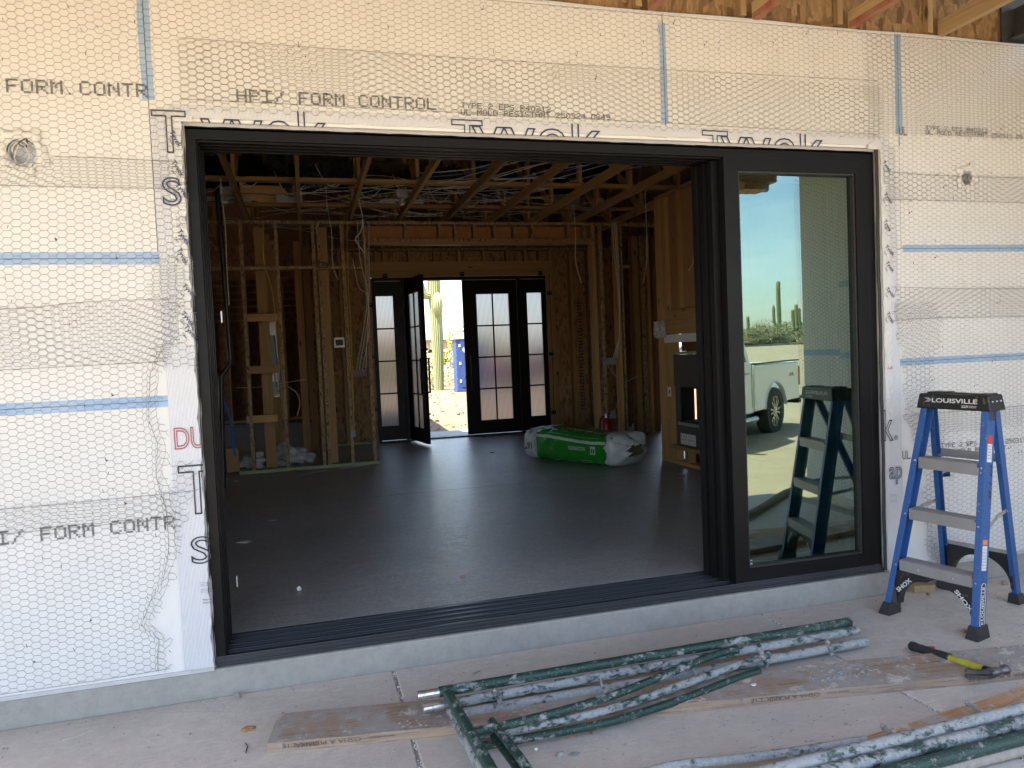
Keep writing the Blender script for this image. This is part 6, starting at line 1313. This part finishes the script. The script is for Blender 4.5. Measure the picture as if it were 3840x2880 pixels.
# moulded corner brackets
def gusset(rb, rt, sgn, dp, txt=None, base_z=.245):
    c_ = onr(rb, rt, base_z); up_ = onr(rb, rt, .055); mb = MB(); inn = ew*sgn; n = 12
    pts = [c_+inn*.006]; pts += [c_+inn*.205-UP*.004, c_+inn*.205-UP*.022]
    for i in range(n+1):
        a = (PI/2)*i/n; pts.append(c_+inn*(.160*(1-math.sin(a))+.032)-UP*(.034+.155*(1-math.cos(a))))
    pts.append(up_+inn*.006+UP*.0)
    pts = [p+dp for p in pts]; mb.prism(pts, ed_*.008); mb.prism([p+ed_*.009 for p in pts[2:-1]]+[p+ed_*.009+(c_-p)*.08 for p in pts[2:-1]][::-1], ed_*.05)
    g_ = mb.build('corner_bracket', 'black_plastic', ld)
    if txt:
        a = c_+dp; st_ = a+inn*(.038 if sgn > 0 else .118)-UP*(.122 if sgn > 0 else .038)-ed_*.0015; e_ = a+inn*(.122 if sgn > 0 else .034)-UP*(.036 if sgn > 0 else .132)-ed_*.0015
        xd = (e_-st_).normalized(); yd = (-ed_).cross(xd).normalized(); yd = yd if yd.z > 0 else -yd
        text_obj(txt, 'bracket_text', 'white_ink', st_, xd, yd, .021, g_, width=(e_-st_).length*.92, bold=.03)
gusset(FLp, TFL, 1, V3((0, 0, 0)), 'SHOX'); gusset(FRp, TFR, -1, V3((0, 0, 0)), 'SHOX'); gusset(RLp, TRL, 1, V3((0, 0, 0)), None, .29); gusset(RRp, TRR, -1, V3((0, 0, 0)), None, .29)
for (b_, t_, wd, out) in ((FLp, TFL, .078, -ew), (FRp, TFR, .078, ew), (RLp, TRL, -.050, -ew), (RRp, TRR, -.050, ew)):
    d = (t_-b_).normalized(); c0 = b_+ed_*wd/2-out*.014; mb = MB(); hw, hd = .024, abs(wd)/2+.006
    lo = [c0+ew*i*hw*1.35+ed_*j*hd*1.25 for i, j in ((-1, -1), (1, -1), (1, 1), (-1, 1))]; hi = [c0+d*.065+ew*i*hw+ed_*j*hd for i, j in ((-1, -1), (1, -1), (1, 1), (-1, 1))]
    for p in lo: p.z = .0
    mb.add(lo+hi, [(0, 3, 2, 1), (4, 5, 6, 7)]+[(i, (i+1) % 4, (i+1) % 4+4, i+4) for i in range(4)]); mb.build('foot', 'black_rubber', ld, bevel=.003)
# top cap
mb = MB(); bt = [TFL-ew*.022-ed_*.012, TFR+ew*.022-ed_*.012, TRR+ew*.022+ed_*.02, TRL-ew*.022+ed_*.02]; cc = sum(bt, V3((0, 0, 0)))/4
tp = [p+(cc-p)*.075+UP*.072 for p in bt]; bt = [p-UP*.008 for p in bt]; mb.add(bt+tp, [(0, 3, 2, 1), (4, 5, 6, 7)]+[(i, (i+1) % 4, (i+1) % 4+4, i+4) for i in range(4)])
cap = mb.build('top_cap', 'black_plastic', ld, bevel=.006)
mb = MB(); tl0, tr0 = (tp[0]+tp[3])/2, (tp[1]+tp[2])/2
mb.beam(tl0+ew*.03+UP*.003, tl0+ew*.13+UP*.003, ed_*.045, UP*.006); mb.beam(tr0-ew*.075+UP*.002, tr0-ew*.010+UP*.002, ed_*.05, UP*.004); mb.beam(tl0+ew*.14+UP*.0015, tr0-ew*.085+UP*.0015, ed_*.03, UP*.0035); mb.build('tool_tray', 'black_plastic', cap, bevel=.003)
mb = MB(); ce = (bt[1]+tp[1])/2; dr_ = (bt[2]-bt[1]).normalized()
for k in range(3): mb.blob(ce+dr_*(.025+k*.038)+ew*.001+UP*.008, (.006,)*3, 1, 0, 1)
mb.build('rivet', 'galvanised', cap, smooth=True)
mb = MB(); mb.beam(bt[1]+dr_*.03+ew*.001, bt[1]+dr_*.03-UP*.045+ew*.001, dr_*.014, ew*.003); mb.build('cap_tab', 'black_plastic', cap, bevel=.004)
fx = (tp[1]-tp[0]).normalized(); fy = ((tp[0]+tp[1])/2-(bt[0]+bt[1])/2); fy = (fy-fx*fy.dot(fx)).normalized(); fn = fx.cross(fy); o_ = (bt[0]*.55+tp[0]*.45)+fn*.0025
text_obj('LOUISVILLE', 'cap_text', 'white_ink', o_+fx*.085, fx, fy, .022, cap, width=.245, bold=.025)
text_obj('225', 'cap_text', 'white_ink', o_+fx*.248-fy*.022, fx, fy, .012, cap, width=.034, bold=.03); text_obj('LB LOAD', 'cap_text', 'white_ink', o_+fx*.286-fy*.0155, fx, fy, .005, cap, width=.04, bold=.02); text_obj('CAPACITY', 'cap_text', 'white_ink', o_+fx*.286-fy*.022, fx, fy, .005, cap, width=.04, bold=.02)
mb = MB()
for k in range(3): q = o_+fx*(.042+k*.010)+fn*.0004; mb.quad(q, q+fx*.004, q+fx*(.026-k*.003)+fy*.012, q+fx*.004+fy*.024, q+fy*.024, q+fx*(.022-k*.003)+fy*.012)
mb.build('cap_logo', 'white_ink', cap)
# stickers and lettering on the right front rail
dR = (TFR-FRp).normalized(); wd_ = (ed_-dR*ed_.dot(dR)).normalized()
def onweb(z, a): return onr(FRp, TFR, z)+wd_*a+ew*.0028
def sticker(z0, z1, mt, a0=.012, a1=.055): o = MB().prism([onweb(z0, a0), onweb(z0, a1), onweb(z1, a1), onweb(z1, a0)], ew*.0006).build('sticker', mt, rFR); return o
sticker(.955, .995, 'label_red'); sticker(.865, .954, 'label_white'); sticker(.46, .485, 'label_orange'); sticker(.335, .455, 'label_white'); s3_ = sticker(.04, .05, 'label_white') if False else None
for (z, s_) in ((.94, 'CAUTION'), (.925, 'READ ALL'), (.91, 'LABELS'), (.895, 'BEFORE USE'), (.88, 'OF LADDER')): text_obj(s_, 'sticker_text', 'ink', onweb(z, .015)+ew*.001, wd_, dR, .007, rFR, width=.034)
for k in range(7): text_obj('WARNING KEEP FULLY OPEN', 'sticker_text', 'ink_blue', onweb(.345+.015*k, .015)+ew*.001, wd_, dR, .005, rFR, width=.036)
mb = MB(); n = 10; a0, a1, z0, z1 = .016, .056, .06, .275
ring = [onweb(z0+.02-.02*math.sin(PI*k/n), (a0+a1)/2-(a1-a0)/2*math.cos(PI*k/n))+ew*.001 for k in range(n+1)]+[onweb(z1-.02+.02*math.sin(PI*k/n), (a0+a1)/2+(a1-a0)/2*math.cos(PI*k/n))+ew*.001 for k in range(n+1)]
MB().prism(ring, ew*.0006).build('sticker', 'black_plastic', rFR); MB().tube([p+ew*.001 for p in ring]+[ring[0]+ew*.001], .0018, 4).build('sticker_border', 'white_ink', rFR)
text_obj('LOUISVILLE', 'sticker_text', 'white_ink', onweb(.095, .047)+ew*.0022, dR, -wd_, .022, rFR, width=.165, bold=.03); 
mb = MB(); q = onweb(.072, .036)+ew*.002; mb.quad(q-wd_*.010, q+dR*.006, q+wd_*.010, q+dR*.022); mb.build('sticker_logo', 'white_ink', rFR)
text_obj('M I B', 'marker_text', 'ink', onweb(.855, .044)+ew*.001, -dR, wd_, .024, rFR, width=.17, shear=.2)
# spreaders
for (fb_, ft_, rb_, rt_, sd) in ((FLp, TFL, RLp, TRL, ew*.004), (FRp, TFR, RRp, TRR, -ew*.004)):
    a = onr(fb_, ft_, .53)+ed_*.07+sd; b_ = onr(rb_, rt_, .565)-ed_*.04+sd; m_ = (a+b_)/2+UP*.012; sp_ = MB().beam(a, m_, ew*.0018, UP*.011).beam(m_-(m_-a)*.06, b_, ew*.0016, UP*.011).build('spreader', 'galvanised', ld, bevel=.001)
    mb = MB(); [mb.tube([q-ew*.006, q+ew*.006], .007, 8) for q in (a, m_, b_)]; mb.build('hinge_rivet', 'galv_white', sp_)

# ================================================================== SCAFFOLD FRAMES
def zr(u, v, z): return AZ(u, v, z)
TR = .0212
def path(z, *uv, dz=None): return curve_pts([zr(u, v, z if dz is None else z+dz[i]) for i, (u, v) in enumerate(uv)], 5)
def line(z, *uv): return [zr(u, v, z) for u, v in uv]
def sframe(label, parts, group='scaffold end frames lying on the patio'):
    c = None; t_ = None
    for (nm, pts, r_, mt) in parts:
        if t_ is None: t_ = thing('scaffold', label, 'scaffold frame', (pts[0].x, pts[0].y, 0), group)
        MB().tube(pts, r_, 16).build(nm, mt, t_, smooth=True)
    return t_
def tubecaps(t_, p, d): MB().tube([p-d*.002, p+d*.004], TR*.8, 14).build('tube_mouth', 'ink', t_)
f1 = sframe('green scaffold frame on top of the stack, its zinc pin at the left end', [
 ('long_tube', line(.132, (948, 1495), (1836, 1343)), TR, 'green_tube'),
 ('coupling_pin', line(.132, (902, 1503), (950, 1495)), .0178, 'zinc_pin'),
 ('header_tube', line(.135, (968, 1500), (1020, 1590), (1082, 1700)), TR, 'green_tube'),
 ('inner_tube', path(.118, (1018, 1583), (1180, 1545), (1330, 1500), (1480, 1440), (1560, 1410), (1594, 1404)), .0165, 'green_tube'),
 ('knee_brace', line(.120, (1062, 1558), (1120, 1632), (1165, 1700)), .0165, 'green_tube')])
f2 = sframe('plaster coated scaffold frame in the middle of the stack', [
 ('long_tube', line(.084, (972, 1520), (1852, 1361)), TR, 'plastered_tube'),
 ('coupling_pin', line(.084, (914, 1532), (972, 1521)), .0178, 'zinc_pin'),
 ('header_tube', line(.088, (975, 1535), (1010, 1605), (1062, 1700)), TR, 'plastered_tube'),
 ('inner_tube', path(.076, (1030, 1592), (1200, 1560), (1330, 1528), (1500, 1470), (1590, 1438), (1660, 1415)), .0165, 'plastered_tube'),
 ('knee_brace', line(.074, (1056, 1575), (1112, 1650), (1145, 1700)), .0165, 'green_tube')])
f3 = sframe('lowest scaffold frame of the stack, crusted with grey plaster', [
 ('long_tube', path(.045, (990, 1543), (1430, 1466), (1872, 1386), dz=[.002, 0, -.004]), TR, 'coated_tube'),
 ('inner_tube', path(.045, (1040, 1612), (1200, 1583), (1330, 1556), (1480, 1508), (1590, 1466), (1640, 1450)), .0165, 'green_tube')])
for (t_, u, v, z, n_) in ((f1, 1072, 1500, .10, 3), (f2, 1648, 1420, .10, 4), (f3, 1790, 1395, .06, 3), (f1, 1300, 1478, .10, 1), (f2, 1500, 1450, .07, 1)):
    a = zr(u-8, v-18, z+.02); b_ = zr(u+8, v+16, z-.02); mb = MB(); mb.tube([a, (a+b_)/2, b_], .007, 8)
    for k in range(n_): mb.blob(a+(b_-a)*((k+1)/n_), (.012, .012, .012), k, .15, 2)
    mb.build('brace_stud', 'plastered_tube', t_, smooth=True)
for (t_, u, v, z) in ((f1, 1836, 1345, .132), (f2, 1850, 1362, .084), (f3, 1872, 1386, .0255)):
    p = zr(u, v, z); d = (p-zr(1560, 1408, z)).normalized(); d.z = 0
    MB().tube([p-d*.01, p+d*.0012], TR*.82, 14).build('tube_mouth', 'ink', t_)
g1 = sframe('plaster splashed scaffold frame crossing the lower right corner, thickest pale tube', [
 ('long_tube', line(.095, (1500, 1707), (2260, 1519)), .0235, 'coated_tube'),
 ('inner_tube', path(.060, (1240, 1704), (1400, 1667), (1475, 1651), (1590, 1640), (1708, 1625), (1790, 1612), (1871, 1599)), .0165, 'coated_tube')])
for (u0, v0, u1, v1) in ((1908, 1570, 1930, 1590), (2091, 1520, 2120, 1541)):
    mb = MB(); a = zr(u0, v0, .08); b_ = zr(u1, v1, .095); mb.tube([a, b_], .008, 8); mb.blob(a, (.012,)*3, 1, .1, 2); mb.build('brace_stud', 'coated_tube', g1, smooth=True)
MB().tube([zr(1700, 1628, .06), zr(1722, 1648, .085)], .010, 8).build('brace_stud', 'coated_tube', g1, smooth=True)
g2 = sframe('green scaffold frame under the thick pale tube at the lower right corner', [
 ('long_tube', line(.078, (1600, 1713), (2260, 1549)), .0235, 'plastered_tube')])
g3 = sframe('lowest green scaffold frame at the right bottom corner', [
 ('long_tube', line(.066, (1720, 1722), (2260, 1581)), .0235, 'green_tube'), ('lower_tube', line(.030, (1800, 1722), (2260, 1605)), .0215, 'tan_tube')])

# ================================================================== PLANKS
def plank(label, a0, dirv, ln, wd, th, mat, yaw0=None, z=0.0):
    d = Vector(dirv).normalized(); s_ = Vector((d.y, -d.x, 0)); t_ = thing('scaffold_plank', label, 'plank', (a0[0], a0[1], z), None); t_.rotation_euler = (0, 0, math.atan2(d.y, d.x))
    n = 60; vs = []; rn = random.Random(int(ln*100)); jit = [rn.uniform(-.0025, .0025) for _ in range(4*(n+1))]
    for i in range(n+1):
        x = ln*i/n; vs += [(x+(jit[4*i] if i == 0 else 0)*2, -jit[4*i], 0), (x+.004*(i == 0), -wd+jit[4*i+1], 0), (x+.004*(i == 0), -wd+jit[4*i+2], th+jit[4*i+2]*.4), (x, -jit[4*i+3], th+jit[4*i+3]*.4)]
    mb = MB(); mb.add(vs, [(4*i+k, 4*i+(k+1) % 4, 4*(i+1)+(k+1) % 4, 4*(i+1)+k) for i in range(n) for k in range(4)]+[(3, 2, 1, 0), tuple(4*n+k for k in range(4))])
    o = mb.build('plank_board', mat, None); o.parent = t_; return t_
dA = Vector((3.38, -.546, 0)).normalized()
pA = plank('long weathered scaffold plank under the frames, caked with plaster', (.285, -.385, 0), dA, 4.5, .243, .040, 'weathered_plank')
def plankface(t_, x, z, s_, h, wd): # writing on the front edge, upside down
    o = text_obj(s_, 'stamped_text', 'kraft_brown', (x, -.2465, z), (-1, 0, 0), (0, 0, -1), h, None, width=wd, bold=.0); o.parent = t_; return o
for x in (.36, 1.30, 2.25, 3.22): plankface(pA, x, .033, 'OSHA A PLANK 2.1E', .016, .30); plankface(pA, x+.13, .030, 'PROOF TESTED', .007, .10)
plankface(pA, .20, .033, 'OSHA', .018, .09)
pB = plank('orange brown splintered plank under the lower right scaffold frames', (2.03, -1.385, 0), Vector((1.23, .14, 0)), 3.0, .21, .038, 'fresh_plank')
# plaster lumps and splinters on the planks
mb = MB(); rk = random.Random(12); sA = Vector((dA.y, -dA.x, 0))
def onplank(x, y): q = Vector((.285, -.385, .041))+dA*x+sA*y; return q
for (cx, cy, n, sp_) in ((.72, .09, 26, .06), (.95, .17, 26, .08), (2.45, .12, 60, .09), (.55, .20, 10, .05), (3.3, .10, 30, .25)):
    for k in range(n):
        q = onplank(cx+rk.gauss(0, sp_), min(.235, max(.01, cy+rk.gauss(0, sp_*.35)))); r_ = rk.uniform(.002, .007); mb.blob((q.x, q.y, q.z), (r_*1.5, r_, r_*.6), k, .35, 1)
tag(mb.build('plaster_crumbs', 'mortar', None), 'dried plaster crumbs caked on the long weathered plank', 'plaster crumbs', kind='stuff')
mb = MB()
for (x, y, l_, a, z) in ((1.72, .01, .20, .16, .0), (1.75, .0, .26, .05, .004), (1.60, .02, .3, .1, .003), (1.38, .235, .06, 1.2, .0), (2.28, .24, .04, 1.4, 0), (1.05, .225, .09, .02, 0)):
    q = onplank(x, y)+UP*z; d = Vector((math.cos(a), math.sin(a), .08)); mb.beam(q, q+d*l_, Vector((0, .004, 0)), Vector((0, 0, .0015)))
tag(mb.build('splinters', 'chip_wood', None), 'orange wood splinters lifting from the long plank beside the tube ends', 'splinters', kind='stuff')

# ================================================================== HAMMER
ham = thing('claw_hammer', 'claw hammer with yellow shaft and black grip lying across the plank', 'hammer', AZ(2060, 1425, .02))
h0, h1 = AZ(1966, 1394, .024), AZ(2148, 1453, .066); hd = (h1-h0).normalized(); hl = (h1-h0).length
c_ = [h0+hd*hl*q for q in (0, .02, .10, .30, .45, .50, .505)]; MB().tube(c_, [.014, .0215, .020, .019, .0205, .0215, .016], 16).build('grip', 'grip_black', ham, smooth=True)
g_ = ham.children[0]; mb = MB()
for q in (.05, .07, .38, .41, .44): mb.tube([h0+hd*hl*q-hd*.001, h0+hd*hl*q+hd*.001], .0222, 14)
mb.build('grip_ring', 'black_rubber', g_)
MB().tube([h0+hd*hl*q for q in (.50, .7, .90)], [.0150, .0150, .0140], 14).build('shaft', 'hammer_yellow', ham, smooth=True)
MB().tube([h0+hd*hl*.895, h1], [.0175, .0165], 14).build('shaft_end', 'black_plastic', ham, smooth=True)
fdir = (AZ(2180, 1437, .075)-AZ(2165, 1458, .065)); hs = Vector((hd.y, -hd.x, 0)).normalized(); hs = -hs if hs.dot(Vector((-.3, 1, 0))) < 0 else hs; hs = -hs
k0 = h1-hd*.004
mb = MB(); mb.tube([k0-hs*.024, k0, k0+hs*.022, k0+hs*.034, k0+hs*.040, k0+hs*.052, k0+hs*.072, k0+hs*.077], [.017, .020, .019, .0135, .015, .020, .0215, .018], 18); mb.build('head', 'hammer_steel', ham, smooth=True)
for s_ in (-1, 1):
    cl = curve_pts([k0-hs*.012, k0-hs*.040+hd*.002, k0-hs*.072-hd*.014, k0-hs*.100-hd*.045], 5); mb = MB()
    for i in range(len(cl)-1): q = i/len(cl); w_ = .009*(1-.2*q); mb.beam(cl[i], cl[i+1]+(cl[i+1]-cl[i])*.1, Vector((0, 0, s_*.0))+UP*.006*(1-.45*q), hd*(.011*(1-.75*q))) if False else mb.beam(cl[i]+UP*s_*.0095, cl[i+1]+(cl[i+1]-cl[i])*.1+UP*s_*(.0095+.004*q), UP*.0080, hd*(.014*(1-.7*q)))
    mb.build('claw', 'hammer_steel', ham, smooth=False)

# ================================================================== SMALL THINGS ON THE PATIO
def wedge(name, label, cat, u, v, mat, dims, yaw, z=0):
    p = AZ(u, v, z); c_, s_ = math.cos(yaw), math.sin(yaw); ax, ay = Vector((c_, s_, 0)), Vector((-s_, c_, 0)); mb = MB(); mb.obox((p.x, p.y, z+dims[2]/2+.0008), ax*dims[0]/2, ay*dims[1]/2, UP*dims[2]/2); return tag(mb.build(name, mat, None, bevel=.0015), label, cat)
wo_ = wedge('wood_block', 'sawn pine block with a dark knot under the ladder step', 'wood block', 1990, 1276, 'pine_y', (.13, .075, .042), math.radians(-12))
p = AZ(1990, 1276, .02); mb = MB(); q = Vector((wo_.bound_box[0])); k_ = AZ(2003, 1283, .022)
MB().tube([k_+Vector((.0, -.012, 0)), k_+Vector((0, -.0, 0))], .009, 12).build('knot', 'bark', wo_)
wedge('wood_offcut', 'small pale wood offcut beside the front foot of the ladder', 'offcut', 2083, 1366, 'chip_wood', (.035, .018, .012), .2)
wedge('red_scraper', 'small red plastic scrap lying behind the hammer grip', 'plastic scrap', 2008, 1400, 'red_plastic', (.045, .016, .007), -.5)
wedge('paper_chip', 'pale cardboard chip on the patio near the sill of the fixed panel', 'chip', 1730, 1304, 'galv_white', (.035, .018, .008), .2)
wedge('paper_chip', 'pale chip right beside the red scrap behind the hammer', 'chip', 1990, 1396, 'chip_wood', (.03, .012, .005), -.3)
def rock(name, label, cat, u, v, r_, mat, flat=.6, seed=1, z=0):
    p = AZ(u, v, z); mb = MB(); mb.blob((p.x, p.y, z+r_*flat*.75), (r_, r_*.75, r_*flat), seed, .22, 3); return tag(mb.build(name, mat, None, smooth=False), label, cat)
rock('stone', 'angular grey stone on the patio left of the plank end', 'stone', 513, 1508, .016, 'stone', .8, 3)
rock('bark_chip', 'flat tan bark chip on the patio left of the plank', 'bark chip', 537, 1576, .027, 'chip_wood', .22, 5)
rock('stone', 'smooth grey stone by the wall base behind the ladder', 'stone', 2170, 1262, .022, 'stone', .55, 7)
rock('plaster_lump', 'grey plaster lump on the slab between plank and corner frames, left of its pair', 'plaster lump', 1212, 1633, .017, 'mortar', .5, 9)
rock('plaster_lump', 'flat crumbled plaster patch on the slab, right of the grey lump', 'plaster lump', 1240, 1630, .020, 'mortar', .12, 11)
rock('foam_bead', 'small white foam bead on the slab near the knee brace', 'foam bead', 1158, 1620, .006, 'white_paint', .8, 13)
rock('plaster_lump', 'white plaster blob stuck to the long plank below the tube ends', 'plaster lump', 1628, 1480, .013, 'white_paint', .25, 15, .0405)
rock('foil_scrap', 'crumpled silver foil scrap on the slab below the door sill', 'foil scrap', 1095, 1474, .011, 'galvanised', .5, 17) if False else rock('foil_scrap', 'crumpled silver scrap on the slab right of the grey stone', 'scrap', 631, 1490, .010, 'galvanised', .5, 17)
def nail(label, u0, v0, u1, v1):
    a, b_ = AZ(u0, v0, .0035), AZ(u1, v1, .0030); d = (b_-a).normalized(); o = MB().tube([a, b_], .0022, 6).tube([a-d*.001, a+d*.001], .005, 8).build('nail', 'galvanised', None); return tag(o, label, 'nail')
nail('galvanised nail on the slab near the concrete step at the left', 352, 1474, 373, 1480); nail('nail on the slab between the step and the scaffold pins', 1023, 1455, 1038, 1448)
nail('nail on the slab below the sill of the fixed panel', 1868, 1266, 1882, 1262); nail('long nail pointing at the green tube of the top frame', 1617, 1374, 1640, 1384); nail('nail right above the green tube, left of the long one', 1464, 1425, 1474, 1420)
def twig(label, pts, r_=.0022, mt='chip_wood', nm='twig'): return tag(MB().tube(curve_pts([AZ(u, v, .004) for u, v in pts], 4), r_, 6).build(nm, mt, None, smooth=True), label, nm.replace('_', ' '))
twig('forked dry straw on the slab in front of the long plank', [(1232, 1592), (1258, 1580), (1266, 1566), (1280, 1587)], .003)
twig('curved black nail like twig on the slab below the bark chip', [(530, 1605), (534, 1612), (531, 1626)], .002, 'ink'); twig('thin pale wire strand on the slab at the lower left', [(135, 1599), (170, 1590), (200, 1578)], .0013, 'cable_white', 'wire_strand')
twig('dark strip of bark leaning at the left end of the plank', [(602, 1554), (606, 1546), (611, 1540)], .004, 'bark')
twig('curled pale ring of string on the slab above the plank', [(1062, 1470), (1070, 1467), (1072, 1472), (1064, 1473), (1062, 1470)], .0013, 'cable_white', 'string_ring')
mb = MB(); rk = random.Random(77)
for k in range(900):
    x = rk.uniform(-1.0, 4.8); y = -rk.random()**1.2*2.2-.05; r_ = rk.choice([.0012, .0016, .0022, .003, .0045])*rk.uniform(.6, 1.3); mb.blob((x, y, r_*.4), (r_*1.3, r_, r_*.6), k, .35, 1)
for k in range(220):
    x = rk.uniform(3.5, 4.5) if k % 2 else rk.uniform(1.3, 2.6); y = -rk.uniform(.1, .9) if k % 2 else -rk.uniform(.9, 1.3); r_ = rk.uniform(.0012, .004); mb.blob((x, y, r_*.4), (r_*1.6, r_, r_*.5), k, .35, 1)
tag(mb.build('patio_grit', 'mortar', None), 'plaster and dirt grit strewn over the patio slabs', 'grit', kind='stuff')
mb = MB()
for k in range(420): x = rk.uniform(-.5, 4.2); y = rk.uniform(.5, 5.6); r_ = rk.uniform(.0012, .0045); mb.blob((x, y, FZ+r_*.2), (r_*1.6, r_, r_*.3), k, .35, 1)
tag(mb.build('floor_grit', 'mortar', None), 'pale specks of debris scattered over the grey interior floor', 'grit', kind='stuff')
